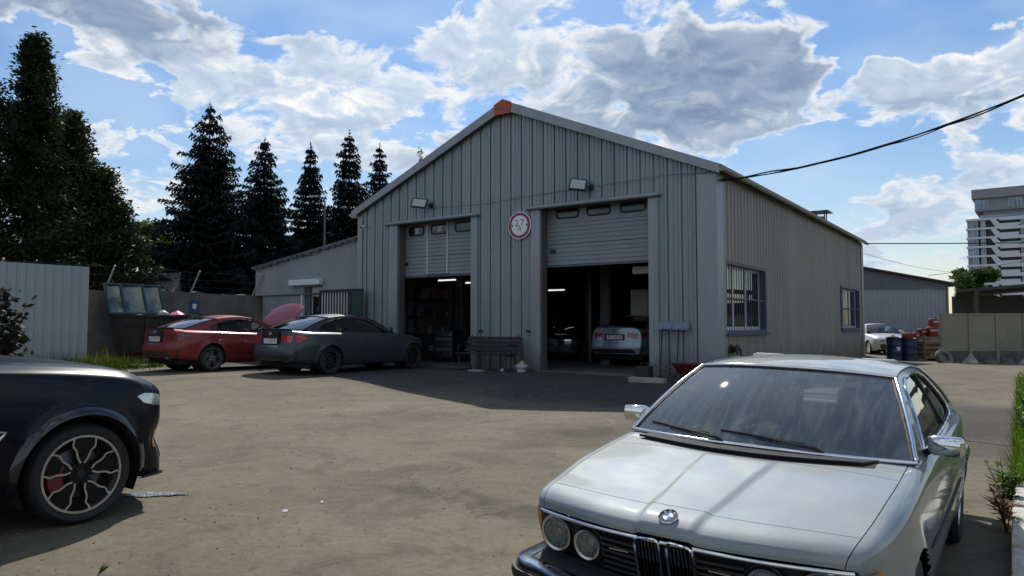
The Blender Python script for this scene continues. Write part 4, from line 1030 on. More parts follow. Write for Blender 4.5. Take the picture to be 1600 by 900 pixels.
class Shell:
    """local frame: x towards the tail, y towards the car's right, z up, origin on the ground under the front axle"""
    def __init__(s, st, keys, xs, seg, arches, bowf=0, bowr=0, rakef=None, raker=None, deck=None, flare=.018, x_bow=(.5, .6)):
        # st: rows [x, *values]; keys: per profile point ('y' column, 'z' column)
        s.st = np.array(st, float); xk = s.st[:, 0]; s.xk = xk
        s.col = lambda c, x: pchip(xk, s.st[:, c], x)
        xs = np.array(sorted(set(np.round(xs, 4)))); s.xs = xs
        Y = np.array([s.col(a, xs) if isinstance(a, int) else a(xs, s) for a, b in keys]); Z = np.array([s.col(b, xs) if isinstance(b, int) else b(xs, s) for a, b in keys])
        K = len(keys); rows_y = []; rows_z = []; s.krow = [0]
        for i in range(len(xs)):
            P = np.stack([Y[:, i], Z[:, i]], 1); ch = np.concatenate([[0], np.cumsum(np.maximum(np.linalg.norm(np.diff(P, axis=0), axis=1), 1e-4))])
            q = []
            for k in range(K - 1): q += list(np.linspace(ch[k], ch[k + 1], seg[k], endpoint=False))
            q.append(ch[-1]); q = np.array(q)
            rows_y.append(pchip(ch, P[:, 0], q)); rows_z.append(pchip(ch, P[:, 1], q))
        for k in range(K - 1): s.krow.append(s.krow[-1] + seg[k])
        Yh = np.array(rows_y); Zh = np.array(rows_z); J = Yh.shape[1]
        X = np.repeat(xs[:, None], J, 1)
        if deck is not None: Zh = Zh + deck(X, Yh)
        x0, x1 = xs[0], xs[-1]
        s.bow = lambda x, f: (bowf * (1 - sstep(x0, x0 + x_bow[0], x)) * f ** 2.2 - bowr * sstep(x1 - x_bow[1], x1, x) * f ** 2.2)
        wmax = np.max(Yh, axis=1, keepdims=True); fr = np.clip(Yh / np.maximum(wmax, 1e-6), 0, 1)
        Xw = X + s.bow(X, fr)
        s.rake = lambda x, z: ((rakef(z) * (1 - sstep(x0, x0 + .30, x)) if rakef else 0) + (raker(z) * sstep(x1 - .30, x1, x) if raker else 0))
        Xw = Xw + s.rake(X, Zh)
        # wheel arches
        s.arches = arches; kill = np.zeros(Xw.shape, bool)
        for (cx, cz, R) in arches:
            d = np.hypot(Xw - cx, Zh - cz); side = Yh > .55 * wmax
            kill |= (d < R) & side & (Zh < cz + R + .05)
            Yh = Yh + np.where(side, flare * np.exp(-((d - R) / .05) ** 2) * (d >= R * .9), 0)
        s.X, s.Yh, s.Z, s.kill, s.J = Xw, Yh, Zh, kill, J
        # faces kept
        ni = len(xs); s.ni = ni
        keep = np.ones((ni - 1, J - 1), bool)
        kk = kill
        keep &= ~(kk[:-1, :-1] & kk[1:, :-1] & kk[:-1, 1:] & kk[1:, 1:])
        s.keep = keep
        # snap inner verts to the arch circle
        for (cx, cz, R) in arches:
            d = np.hypot(s.X - cx, s.Z - cz); ins = kill & (d < R) & (d > 1e-6)
            s.X = np.where(ins, cx + (s.X - cx) * R / np.maximum(d, 1e-6), s.X); s.Z = np.where(ins, cz + (s.Z - cz) * R / np.maximum(d, 1e-6), s.Z)
        # normals
        P = np.stack([s.X, s.Yh, s.Z], 2)
        du = np.gradient(P, axis=0); dv = np.gradient(P, axis=1); n = np.cross(du, dv); ln = np.linalg.norm(n, axis=2, keepdims=True); n = n / np.maximum(ln, 1e-9)
        if n[ni // 2, J // 3, 1] < 0: n = -n
        s.P, s.N = P, n
        s.label = np.full((ni - 1, J - 1), '', object)
    def parts(s, parent, mats, gap=.0022, lip=.02, sharp=32, origin=None, mirror_y=True, split_sides=()):
        """one object per label; both sides in one mesh unless listed in split_sides"""
        out = {}
        labs = sorted({l for l in s.label[s.keep].ravel() if l})
        for lab in labs:
            for sides in (((1,), (-1,)) if lab in split_sides else ((1, -1),)):
                idx = {}; vs = []; fs = []
                msk = s.keep & (s.label == lab)
                def vid(i, j, sd):
                    if j == s.J - 1 and len(sides) == 2 and abs(s.P[i, j, 1]) < 1e-6: sd_ = 0
                    else: sd_ = sd
                    k = (i, j, sd_)
                    if k not in idx:
                        p = s.P[i, j]; n = s.N[i, j]; idx[k] = len(vs); vs.append((Vector((p[0], p[1] * sd, p[2])), Vector((n[0], n[1] * sd, n[2])) if sd_ else Vector((n[0], 0, n[2])).normalized()))
                    return idx[k]
                for sd in sides:
                    for i, j in zip(*np.nonzero(msk)):
                        q = [vid(i, j, sd), vid(i + 1, j, sd), vid(i + 1, j + 1, sd), vid(i, j + 1, sd)]
                        if len(set(q)) < 3: continue
                        fs.append(tuple(q if sd > 0 else q[::-1]))
                b = bmesh.new(); bv = [b.verts.new(v[0]) for v in vs]; b.verts.index_update()
                for f in fs:
                    ff = []
                    for q in f:
                        if q not in ff: ff.append(q)
                    try: b.faces.new([bv[q] for q in ff])
                    except ValueError: pass
                nr = [v[1] for v in vs]
                bedges = [e for e in b.edges if len(e.link_faces) == 1]
                bverts = {v for e in bedges for v in e.verts}
                mv = {}
                for v in bverts:
                    if not v.link_faces: continue
                    c = sum((f.calc_center_median() for f in v.link_faces), Vector()) / len(v.link_faces)
                    n = nr[v.index]; t = c - v.co; t -= n * t.dot(n)
                    mv[v] = t.normalized() * gap if t.length > 1e-6 else Vector()
                for v, t in mv.items(): v.co += t
                low = {}
                for v in bverts: low[v] = b.verts.new(v.co - nr[v.index] * lip)
                for e in bedges:
                    a, c = e.verts
                    f = e.link_faces[0]
                    lv = [l.vert for l in f.loops]; k = lv.index(a)
                    if lv[(k + 1) % len(lv)] is c: a, c = c, a
                    try: b.faces.new([a, c, low[c], low[a]])
                    except ValueError: pass
                if origin and lab in origin:
                    o = Vector(origin[lab]); bmesh.ops.translate(b, verts=b.verts, vec=-o)
                me = bpy.data.meshes.new(lab); b.normal_update(); b.to_mesh(me); b.free()
                me.polygons.foreach_set('use_smooth', [True] * len(me.polygons)); me.set_sharp_from_angle(angle=math.radians(sharp))
                me.materials.append(mats.get(lab, mats['*'])); ob = mesh_obj(lab, me, parent)
                if origin and lab in origin: ob.location = origin[lab]
                out.setdefault(lab, []).append(ob)
        s.objs = out
        vs = []; fs = []
        P = s.P
        for sd in (1, -1):
            k = len(vs); vs += [Vector((p[0], p[1] * sd, p[2])) for p in P.reshape(-1, 3)]
            for i, j in zip(*np.nonzero(s.keep)): fs.append((k + i * s.J + j, k + (i + 1) * s.J + j, k + (i + 1) * s.J + j + 1, k + i * s.J + j + 1))
        s.bvh_data = (vs, fs)
        return out
    def cap(s, end, name, mat, parent, j0, j1, nc=16, xoff=0.0, fn=None, lip=0.02, sharp=40):
        """closes the nose (end=0) or the tail (end=-1) between profile rows j0..j1 (clear of the deck)"""
        G = []
        i = 0 if end == 0 else s.ni - 1
        xb = s.xs[i]
        for j in range(j0, j1 + 1):
            y1 = s.Yh[i, j]; z = s.Z[i, j]; row = []
            wm = s.Yh[i].max()
            for c in range(2 * nc + 1):
                y = y1 * (c / nc - 1); 
                f = abs(y) / wm
                x = xb + float(s.bow(xb, min(1, f))) + float(s.rake(xb, z)) + xoff
                if fn: x += fn(y / wm, z)
                row.append((x, y, z))
            G.append(row)
        m = MB(); m.grid(G, flip=(end == 0)); s.capG = G
        o = m.build(name, mat, parent, smooth=sharp, recalc=False)
        vs, fs = s.bvh_data; k = len(vs); vs += [Vector(p) for r in G for p in r]; w = 2 * nc + 1
        for a in range(len(G) - 1):
            for c in range(w - 1): fs.append((k + a * w + c, k + (a + 1) * w + c, k + (a + 1) * w + c + 1, k + a * w + c + 1))
        return o
    def bvh(s):
        s.tree = BVHTree.FromPolygons(*s.bvh_data); return s.tree
    def stick(s, name, poly, axis, mat, parent, off=.004, depth=.02, n=10, sharp=40):
        """a curved plate: outline 'poly' in the plane across 'axis', dropped onto the shell and raised by off"""
        if len(poly) < 24: poly = [tuple(q) for q in resample(poly, 36)]
        cx = sum(p[0] for p in poly) / len(poly); cy = sum(p[1] for p in poly) / len(poly)
        rings = []
        for r in range(n + 1):
            f = r / n; rings.append([(cx + (p[0] - cx) * f, cy + (p[1] - cy) * f) for p in poly] if r else [(cx, cy)] * len(poly))
        D = {'+y': Vector((0, -1, 0)), '-y': Vector((0, 1, 0)), 'x+': Vector((-1, 0, 0)), 'x-': Vector((1, 0, 0)), 'z': Vector((0, 0, -1))}[axis]
        G = []
        for rg in rings:
            row = []
            for a, b_ in rg:
                o = {'+y': Vector((a, 2.5, b_)), '-y': Vector((a, -2.5, b_)), 'x+': Vector((9, a, b_)), 'x-': Vector((-4, a, b_)), 'z': Vector((a, b_, 4))}[axis]
                h, nn, _, _ = s.tree.ray_cast(o, D)
                row.append(tuple(h - D * off) if h is not None else None)
            G.append(row)
        for k, row in enumerate(G):
            for q, p in enumerate(row):
                if p is None:
                    alt = next((x for x in row if x), None) or next((x for rr in G for x in rr if x), (0, 0, 0))
                    a, b_ = rings[k][q]
                    row[q] = {'+': (a, alt[1], b_), '-': (a, alt[1], b_), 'x': (alt[0], a, b_), 'z': (a, b_, alt[2])}[axis[0]]
        G.append([tuple(Vector(p) + D * depth) for p in G[-1]])
        m = MB(); w = len(poly)
        for row in G: m.v += row
        for a in range(len(G) - 1):
            for c in range(w): m.f.append((a * w + c, a * w + (c + 1) % w, (a + 1) * w + (c + 1) % w, (a + 1) * w + c))
        b = bmesh.new(); me = bpy.data.meshes.new(name); me.from_pydata(m.v, [], m.f); b.from_mesh(me)
        bmesh.ops.remove_doubles(b, verts=b.verts, dist=1e-5); bmesh.ops.recalc_face_normals(b, faces=b.faces); b.to_mesh(me); b.free()
        me.polygons.foreach_set('use_smooth', [True] * len(me.polygons)); me.set_sharp_from_angle(angle=math.radians(sharp))
        me.materials.append(mat)
        return mesh_obj(name, me, parent)

def rrect(x0, x1, z0, z1, r, n=4):
    o = []
    for cx, cz, a0 in ((x1 - r, z1 - r, 0), (x0 + r, z1 - r, PI / 2), (x0 + r, z0 + r, PI), (x1 - r, z0 + r, 1.5 * PI)):
        for k in range(n + 1): o.append((cx + r * math.cos(a0 + PI / 2 * k / n), cz + r * math.sin(a0 + PI / 2 * k / n)))
    return o
def resample(poly, n, closed=True):
    P = np.array(poly, float)
    if closed: P = np.vstack([P, P[:1]])
    ch = np.concatenate([[0], np.cumsum(np.linalg.norm(np.diff(P, axis=0), axis=1))])
    q = np.linspace(0, ch[-1], n, endpoint=not closed)
    return np.stack([np.interp(q, ch, P[:, k]) for k in range(P.shape[1])], 1)

class House:
    """glasshouse: side outline in (x,z) from A-pillar foot over the roof to the rear pillar foot"""
    def __init__(s, parent, sh, A0, A1, roof, C1, C0, tum, curve, bulF, bulR, crown, paint, trim=None, inset=.012, baseF=.0, crownB=.015):
        s.p = parent; s.tum, s.curve, s.bulF, s.bulR, s.crown = tum, curve, bulF, bulR, crown
        belt = s.belt = sh
        s.inset = inset
        s.A0, s.A1, s.C1, s.C0 = A0, A1, C1, C0
        s.roofk = [A1] + roof + [C1]
        xr = [p[0] for p in s.roofk]; zr = [p[1] for p in s.roofk]
        s.railz = lambda x: float(pchip(xr, zr, x)); s.baseF = baseF; s.crownB = crownB; s.paint = paint
    def y(s, x, z):
        yb, zb = s.belt(x); h = max(0, z - zb)
        return yb - s.inset - s.tum * h - s.curve * h * h
    def edge(s, t, which):
        a, b = (s.A0, s.A1) if which == 'A' else (s.C0, s.C1)
        x = a[0] + (b[0] - a[0]) * t; z = a[1] + (b[1] - a[1]) * t
        bu = .018 * math.sin(PI * t); z += bu; x += (-bu if which == 'A' else bu) * .6
        return (x, s.y(x, z), z)
    def screen(s, which, nv=12, nu=20, shrink=0.0):
        G = []
        for v in range(nv + 1):
            t = shrink + (1 - 2 * shrink) * v / nv; x, y, z = s.edge(t, which); row = []
            b = s.bulF if which == 'A' else -s.bulR
            for u in range(nu + 1):
                a = (2 * u / nu - 1) * (1 - shrink * .55); e = 1 - abs(a) ** 2.3
                row.append((x - b * (1 - .35 * t) * e, y * a, z + (s.crownB * (1 - t) + s.crown * .62 * t) * e))
            G.append(row)
        return G
    def roof(s, mat, n=22, nu=20, name='roof'):
        G = []
        x0, x1 = s.A1[0], s.C1[0]
        for k in range(n + 1):
            p = k / n; x = x0 + (x1 - x0) * p; z = s.railz(x); y = s.y(x, z)
            sh = -s.bulF * .65 * (1 - p) ** 2 + s.bulR * .65 * p ** 2
            cr = s.crown * (.62 + .38 * math.sin(PI * p)); row = []
            for u in range(nu + 1):
                a = 2 * u / nu - 1; e = 1 - abs(a) ** 2.3
                row.append((x + sh * e, y * a, z + cr * e))
            G.append(row)
        s.roofG = G
        return MB().grid(G).build(name, mat, s.p, smooth=50, recalc=True)
    def outline(s, n=14):
        o = [s.A0]
        for k in range(1, 6): e = s.edge(k / 6, 'A'); o.append((e[0], e[2]))
        x0, x1 = s.A1[0], s.C1[0]
        for k in range(n + 1): x = x0 + (x1 - x0) * k / n; o.append((x, s.railz(x)))
        for k in range(5, 0, -1): e = s.edge(k / 6, 'C'); o.append((e[0], e[2]))
        o.append(s.C0)
        for k in range(1, 12):
            x = s.C0[0] + (s.A0[0] - s.C0[0]) * k / 12; o.append((x, s.belt(x)[1] - .004))
        return o
    def ring(s, win, sd, mat, name='side_frame', N=96):
        """frame around the side window opening"""
        out = resample(s.outline(), 240); c = np.array(win).mean(0)
        wn = resample(win, 240)
        def by_angle(P):
            a = np.arctan2((P[:, 1] - c[1]) * 2.2, P[:, 0] - c[0]); o = np.argsort(a); a = a[o]; P = P[o]
            q = np.linspace(-PI, PI, N, endpoint=False)
            a2 = np.concatenate([a - 2 * PI, a, a + 2 * PI]); P2 = np.vstack([P, P, P])
            return np.stack([np.interp(q, a2, P2[:, 0]), np.interp(q, a2, P2[:, 1])], 1)
        O, I = by_angle(out), by_angle(wn)
        m = MB(); L = []
        for f in (0, .5, 1): L.append([(x, sd * s.y(x, z), z) for x, z in O * (1 - f) + I * f])
        L.append([(x, sd * (s.y(x, z) - .022), z) for x, z in I])
        k = len(O); m.v = [p for row in L for p in row]
        for a in range(3):
            for q in range(k): m.f.append((a * k + q, a * k + (q + 1) % k, (a + 1) * k + (q + 1) % k, (a + 1) * k + q))
        return m.build(name, mat, s.p, smooth=40)
    def pane(s, poly, sd, mat, name='side_window', inset=.012):
        P = resample(poly, 40); c = P.mean(0); m = MB(); n = len(P)
        for f in (1, .66, .33): m.v += [(x, sd * (s.y(x, z) - inset), z) for x, z in c + (P - c) * f]
        m.v.append((c[0], sd * (s.y(c[0], c[1]) - inset), c[1]))
        for a in range(2): m.f += [(a * n + q, a * n + (q + 1) % n, (a + 1) * n + (q + 1) % n, (a + 1) * n + q) for q in range(n)]
        m.f += [(2 * n + q, 2 * n + (q + 1) % n, 3 * n) for q in range(n)]
        return m.build(name, mat, s.p, smooth=60)
    def line(s, pts, sd, r, mat, name, off=.0, closed=False, n=6):
        return MB().tube([(x, sd * (s.y(x, z) + off), z) for x, z in pts], r, n, closed).build(name, mat, s.p, smooth=60)

def wheel(parent, x, y, R, W, rr, style, out, name='wheel', zc=None, steer=0.0):
    """y: centre plane of the tyre; out: +1/-1 towards the outside"""
    zc = R if zc is None else zc
    h = W / 2
    m = MB()
    prof = [(rr, -h * .78), (rr + .012, -h * .92), (R * .90, -h), (R - .018, -h * .90), (R - .003, -h * .62), (R, -h * .2), (R, h * .2), (R - .003, h * .62), (R - .018, h * .90), (R * .90, h), (rr + .012, h * .92), (rr, h * .78)]
    m.lathe(prof, 48, 'Y', (0, 0, 0))
    for k in range(3):
        yy = -h * .5 + k * h * .5
        m.lathe([(R + .0005, yy - .006), (R - .006, yy - .004), (R - .006, yy + .004), (R + .0005, yy + .006)], 48, 'Y')
    tyre = m.build(name, M['black_rubber'], parent, smooth=35)
    tyre.location = (x, y, zc); tyre.rotation_euler = (0, 0, steer)
    o = out * h
    rim = MB().lathe([(rr + .004, o * .80), (rr + .004, o * .86), (rr - .012, o * .86), (rr - .018, o * .70), (rr - .028, o * .2), (rr - .03, -o * .7)], 48, 'Y')
    lip_m = M['alu'] if style in ('multi', 'twin') else (M['steel_dark'] if style == 'dark' else M['alu'])
    rim.build('rim', lip_m, tyre, smooth=35)
    MB().lathe([(.001, o * .1), (rr * .62, o * .1), (rr * .66, o * .05), (rr * .66, -o * .05)], 32, 'Y').build('brake_disc', M['steel_dark'], tyre, smooth=35)
    MB().lathe([(.001, -o * .12), (rr - .02, -o * .12)], 32, 'Y').build('wheel_back', M['under'], tyre)
    def spoke(pts, w, d0, d1, mat, yo, nm='spoke', target=None):
        pass
    yo = o * .72
    def bar(a, r0, r1, w0, w1, a1=None, th=.02, y0=None, y1=None, mm=None):
        a1 = a if a1 is None else a1; y0 = yo * .90 if y0 is None else y0; y1 = yo if y1 is None else y1
        p0 = Vector((math.cos(a) * r0, y0, math.sin(a) * r0)); p1 = Vector((math.cos(a1) * r1, y1, math.sin(a1) * r1))
        d = (p1 - p0); n = Vector((-d.z, 0, d.x)).normalized(); t = Vector((0, -out * th, 0))
        vs = [p0 + n * w0, p0 - n * w0, p1 - n * w1, p1 + n * w1]
        mm.add(vs + [q + t for q in vs], [(0, 1, 2, 3), (7, 6, 5, 4), (0, 4, 5, 1), (1, 5, 6, 2), (2, 6, 7, 3), (3, 7, 4, 0)])
    if style == 'multi':
        for k in range(5):
            a = 2 * PI * k / 5 + .3; mm = MB()
            for s in (-1, 1):
                bar(a + s * .10, .05, rr * .62, .012, .010, a + s * .13, mm=mm); bar(a + s * .13, rr * .60, rr - .008, .010, .008, a + s * .34, mm=mm); bar(a + s * .13, rr * .60, rr - .008, .010, .008, a + s * .06, mm=mm)
            mm.build('spoke', M['alu'], tyre)
    elif style == 'twin':
        for k in range(5):
            a = 2 * PI * k / 5 + PI / 2 + .08
            mm = MB(); bar(a, .04, rr * .62, .030, .050, mm=mm, th=.03, y1=yo * .97); bar(a, rr * .60, rr - .004, .050, .072, mm=mm, th=.03, y0=yo * .97, y1=yo); sp = mm.build('spoke', M['spoke_black'], tyre)
            mm = MB(); e = out * .004
            for s in (-1, 1):
                da = lambda r, w: math.atan2(w, r)
                pts = [(.075, .010), (rr * .40, .034), (rr * .60, .050), (rr * .72, .078), (rr - .006, .074)]
                for (ra, wa), (rb, wb) in zip(pts, pts[1:]):
                    bar(a + s * da(ra, wa), math.hypot(ra, wa), math.hypot(rb, wb), .0058, .0068, a + s * da(rb, wb), th=.012, y0=yo * (.90 + .1 * ra / rr) + e, y1=yo * (.90 + .1 * rb / rr) + e, mm=mm)
            bar(a - .03, rr * .56, rr * .56, .007, .007, a + .03, th=.01, y0=yo * .965 + e, y1=yo * .965 + e, mm=mm) if False else None
            mm.build('spoke_edge', M['alu'], sp)
    elif style == 'dark':
        mm = MB()
        for k in range(10): bar(2 * PI * k / 10, .05, rr - .01, .018, .014, mm=mm)
        mm.build('spoke', M['black_plastic'], tyre)
    else:
        for k in range(8):
            mm = MB(); bar(2 * PI * k / 8, .07, rr - .02, .045, .03, mm=mm); mm.build('spoke', M['alu'], tyre)
    MB().lathe([(.001, yo * .97), (.030, yo * .96), (.034, yo * .80), (.075, yo * .78), (.08, yo * .5)], 20, 'Y').build('hub_cap', M['black_plastic'] if style in ('twin', 'dark') else M['alu'], tyre, smooth=35)
    return tyre
def well(parent, x, w_in, w_out, R, zc):
    m = MB()
    for sd in (1, -1):
        G = []
        for k in range(17):
            t = -.45 + (PI + .9) * k / 16
            G.append([(x + math.cos(t) * R, sd * w_in, zc + math.sin(t) * R), (x + math.cos(t) * R, sd * w_out, zc + math.sin(t) * R)])
        m.grid(G); m.add([(x + math.cos(2 * PI * k / 20) * R, sd * w_in, zc + math.sin(2 * PI * k / 20) * R) for k in range(20)], [tuple(range(20))])
    return m.build('wheel_well', M['under'], parent, recalc=False)
def plate(parent, txt, c, rot, w=.52, h=.112):
    """number plate: c centre, rot matrix taking +x right, +y up, +z out"""
    T = Matrix.Translation(c) @ rot
    p = MB().box(-w / 2, w / 2, -h / 2, h / 2, 0, .004, T).build('number_plate', M['plate_white'], parent)
    f = MB()
    for a in ((-w / 2 - .012, w / 2 + .012, -h / 2 - .012, -h / 2), (-w / 2 - .012, w / 2 + .012, h / 2, h / 2 + .012), (-w / 2 - .012, -w / 2, -h / 2, h / 2), (w / 2, w / 2 + .012, -h / 2, h / 2)): f.box(*a, 0, .007, T)
    f.build('plate_frame', M['black_plastic'], p)
    MB().box(-w / 2, -w / 2 + .045, -h / 2, h / 2, .0045, .0055, T).build('plate_band', M['plate_blue'], p)
    text_mesh(txt, .095, 'plate_text', M['black_paint'], p, T @ Matrix.Translation((.022, 0, .0055)), sx=.80)
    return p
def roundel(parent, c, rot, r):
    T = Matrix.Translation(c) @ rot
    def disc(m, r0, r1, z, a0=0, a1=2 * PI, n=32):
        G = [[(math.cos(a0 + (a1 - a0) * k / n) * q, math.sin(a0 + (a1 - a0) * k / n) * q, z) for q in (r0, r1)] for k in range(n + 1)]
        G = [[tuple(T @ Vector(p)) for p in row] for row in G]; m.grid(G, flip=True)
    m = MB(); prof = [(r * .90, .004), (r * .94, .008), (r, .006), (r, 0)]
    G = [[tuple(T @ Vector((math.cos(2 * PI * k / 32) * q, math.sin(2 * PI * k / 32) * q, z))) for q, z in prof] for k in range(33)]
    m.grid(G); o = m.build('badge', M['chrome'], parent, smooth=40)
    m = MB(); disc(m, r * .56, r * .90, .0045); m.build('badge_ring', M['spoke_black'], o, recalc=False)
    m = MB(); disc(m, r * .53, r * .58, .0052); m.build('badge_inner_ring', M['chrome'], o, recalc=False)
    for k in range(4):
        m = MB(); disc(m, 0, r * .54, .0048, k * PI / 2, (k + 1) * PI / 2, 8); m.build('badge_quarter', M['roundel_blue' if k in (1, 3) else 'white_paint'], o, recalc=False)
    for k, ch in enumerate('BMW'):
        a = math.radians(90 + (45, 0, -45)[k]); 
        text_mesh(ch, r * .34, 'badge_letter', M['white_paint'], o, T @ Matrix.Translation((math.cos(a) * r * .73, math.sin(a) * r * .73, .005)) @ Matrix.Rotation(a - PI / 2, 4, 'Z'))
    return o
ROT_TAIL = Matrix(((0, 0, 1, 0), (1, 0, 0, 0), (0, 1, 0, 0), (0, 0, 0, 1)))       # x->car right(+y), y->up, z->rearwards(+x)
ROT_NOSE = Matrix(((0, 0, -1, 0), (-1, 0, 0, 0), (0, 1, 0, 0), (0, 0, 0, 1)))
def seat(parent, x, y, z, w=.50, mat='seat_cloth', head=True, back=.62):
    m = MB(); m.box(x - .28, x + .24, y - w / 2, y + w / 2, z, z + .20); s = m.build('seat', M[mat], parent, bevel=.05, smooth=50)
    T = Matrix.Translation((x + .22, y, z + .12)) @ Matrix.Rotation(math.radians(14), 4, 'Y')
    MB().box(-.06, .08, -w / 2, w / 2, 0, back, T).build('seat_back', M[mat], s, bevel=.045, smooth=50)
    if head: MB().box(-.045, .055, -.135, .135, back + .05, back + .22, T).cyl(T @ Vector((0, -.06, back)), T @ Vector((0, -.06, back + .08)), .008, 6).cyl(T @ Vector((0, .06, back)), T @ Vector((0, .06, back + .08)), .008, 6).build('head_rest', M[mat], s, bevel=.035, smooth=50)
    return s
def wheel_ring(parent, c, r, tilt, mat='interior_black'):
    T = Matrix.Translation(c) @ Matrix.Rotation(tilt, 4, 'Y')
    m = MB(); m.tube([T @ Vector((0, math.cos(2 * PI * k / 28) * r, math.sin(2 * PI * k / 28) * r)) for k in range(28)], .015, 8, True)
    o = m.build('steering_wheel', M[mat], parent, smooth=60)
    h = MB(); h.cyl(T @ Vector((-.02, 0, 0)), T @ Vector((.03, 0, 0)), .07, 16)
    for a in (PI, 0, -PI / 2): h.cyl(T @ Vector((0, 0, 0)), T @ Vector((0, math.cos(a) * r, math.sin(a) * r)), .014, 6)
    h.build('steering_hub', M[mat], o, smooth=40)
    return o
# ------------------------------------------------------------------ silver-blue classic coupe in the foreground
def classic_coupe():
    root = thing('classic_coupe', 'silver blue classic coupe with four round headlamps and chrome mirrors parked in the right foreground', 'car')
    #      x     ws   zs   wl   zl   wm   zm   w4   z4   w5    z5    z7
    st = [(-0.850, 0.660, 0.400, 0.685, 0.460, 0.700, 0.560, 0.709, 0.668, 0.706, 0.722, 0.744),
          (-0.838, 0.668, 0.370, 0.693, 0.445, 0.708, 0.560, 0.717, 0.692, 0.710, 0.748, 0.774),
          (-0.805, 0.685, 0.320, 0.709, 0.430, 0.726, 0.555, 0.735, 0.712, 0.719, 0.774, 0.800),
          (-0.740, 0.705, 0.275, 0.730, 0.420, 0.750, 0.550, 0.757, 0.730, 0.731, 0.798, 0.823),
          (-0.500, 0.730, 0.240, 0.770, 0.400, 0.790, 0.550, 0.789, 0.762, 0.751, 0.829, 0.848),
          (-0.200, 0.750, 0.220, 0.800, 0.380, 0.818, 0.550, 0.812, 0.812, 0.768, 0.866, 0.886),
          (0.100, 0.750, 0.220, 0.815, 0.380, 0.832, 0.560, 0.822, 0.842, 0.778, 0.892, 0.916),
          (0.450, 0.750, 0.220, 0.825, 0.380, 0.842, 0.580, 0.826, 0.872, 0.782, 0.920, 0.952),
          (0.800, 0.750, 0.220, 0.832, 0.380, 0.850, 0.600, 0.830, 0.892, 0.786, 0.932, 0.962),
          (1.600, 0.750, 0.220, 0.836, 0.380, 0.856, 0.620, 0.836, 0.902, 0.792, 0.938, 0.955),
          (2.200, 0.750, 0.220, 0.836, 0.380, 0.856, 0.620, 0.836, 0.907, 0.788, 0.942, 0.955),
          (2.626, 0.750, 0.230, 0.834, 0.380, 0.852, 0.620, 0.830, 0.907, 0.776, 0.942, 0.960),
          (3.100, 0.740, 0.260, 0.815, 0.400, 0.832, 0.620, 0.804, 0.892, 0.751, 0.928, 0.955),
          (3.500, 0.700, 0.310, 0.775, 0.440, 0.790, 0.620, 0.764, 0.867, 0.721, 0.905, 0.930),
          (3.720, 0.660, 0.360, 0.735, 0.480, 0.750, 0.620, 0.729, 0.822, 0.696, 0.870, 0.890)]
    keys = [(lambda x, s: s.col(1, x) - .22, lambda x, s: s.col(2, x) + .0), (1, 2), (3, 4), (5, 6), (7, 8), (9, 10),
            (lambda x, s: s.col(9, x) - .045, lambda x, s: s.col(10, x) + .009), (lambda x, s: s.col(9, x) * .5, lambda x, s: s.col(10, x) + (s.col(11, x) - s.col(10, x)) * .74 + .004), (lambda x, s: 0 * x, 11)]
    def deck(X, Y):      # raised centre of the bonnet between two creases
        yc = .120 + .075 * np.clip((X + .8) / 1.2, 0, 1)
        return .011 * (1 - sstep(yc - .010, yc + .014, Y)) * (1 - sstep(.10, .16, X))
    xs = list(np.arange(-.85, 3.72, .032)) + [3.72, -.843, -.83, -.815, -.67, .165, .52, 1.86, 3.05] 
    xs = [x for x in xs if all(abs(x - c) > .008 or x == c for c in (-.67, .165, .52, 1.86, 3.05))]
    sh = Shell(st, keys, xs, [2, 4, 6, 7, 5, 3, 10, 26], [(0, .32, .335), (2.626, .32, .335)], bowf=.155, bowr=.10, deck=deck, rakef=lambda z: (.76 - z) * .30, x_bow=(.9, .7))
    k = sh.krow
    xm = (sh.xs[:-1] + sh.xs[1:]) / 2
    for i, x in enumerate(xm):
        for j in range(sh.J - 1):
            if j >= k[6]: l = 'nose_panel' if x < -.67 else ('hood' if x < .165 else ('cowl_panel' if x < .52 else ('boot_lid' if x > 3.05 else '')))
            elif j >= k[1]: l = 'fender' if x < .52 else ('door' if x < 1.86 else 'rear_quarter')
            else: l = 'sill'
            if j >= k[6] and .52 <= x <= 3.05 and not l:
                l = 'rear_shelf' if x > 2.35 else ''
            if l == 'fender' and False: l = ''
            sh.label[i, j] = l
    # the wings run on ahead of the bonnet cut; door opening stays under the glass
    sh.parts(root, {'*': M['e24_paint'], 'sill': M['under'], 'rear_shelf': M['interior_black'], 'cowl_panel': M['e24_paint']}, split_sides=('fender', 'door', 'rear_quarter'))
    sh.bvh(); J5 = k[5]
    nose = sh.cap(0, 'front_panel', M['black_plastic'], root, k[1], k[5], xoff=.035)
    tail = sh.cap(-1, 'tail_panel', M['e24_paint'], root, k[1], k[5])
    sh.bvh()
    # lip trim under the bonnet edge
    def nose_pt(y, z, dx=0.0):
        wm = sh.Yh[0].max(); return (sh.xs[0] + float(sh.bow(sh.xs[0], min(1, abs(y) / wm))) + (.76 - z) * .30 + dx, y, z)
    MB().tube([nose_pt(y, .716 + .018 * (1 - abs(y) / .69), .002) for y in np.linspace(-.69, .69, 40)], .009, 6).build('lip_trim', M['chrome'], root, smooth=60)
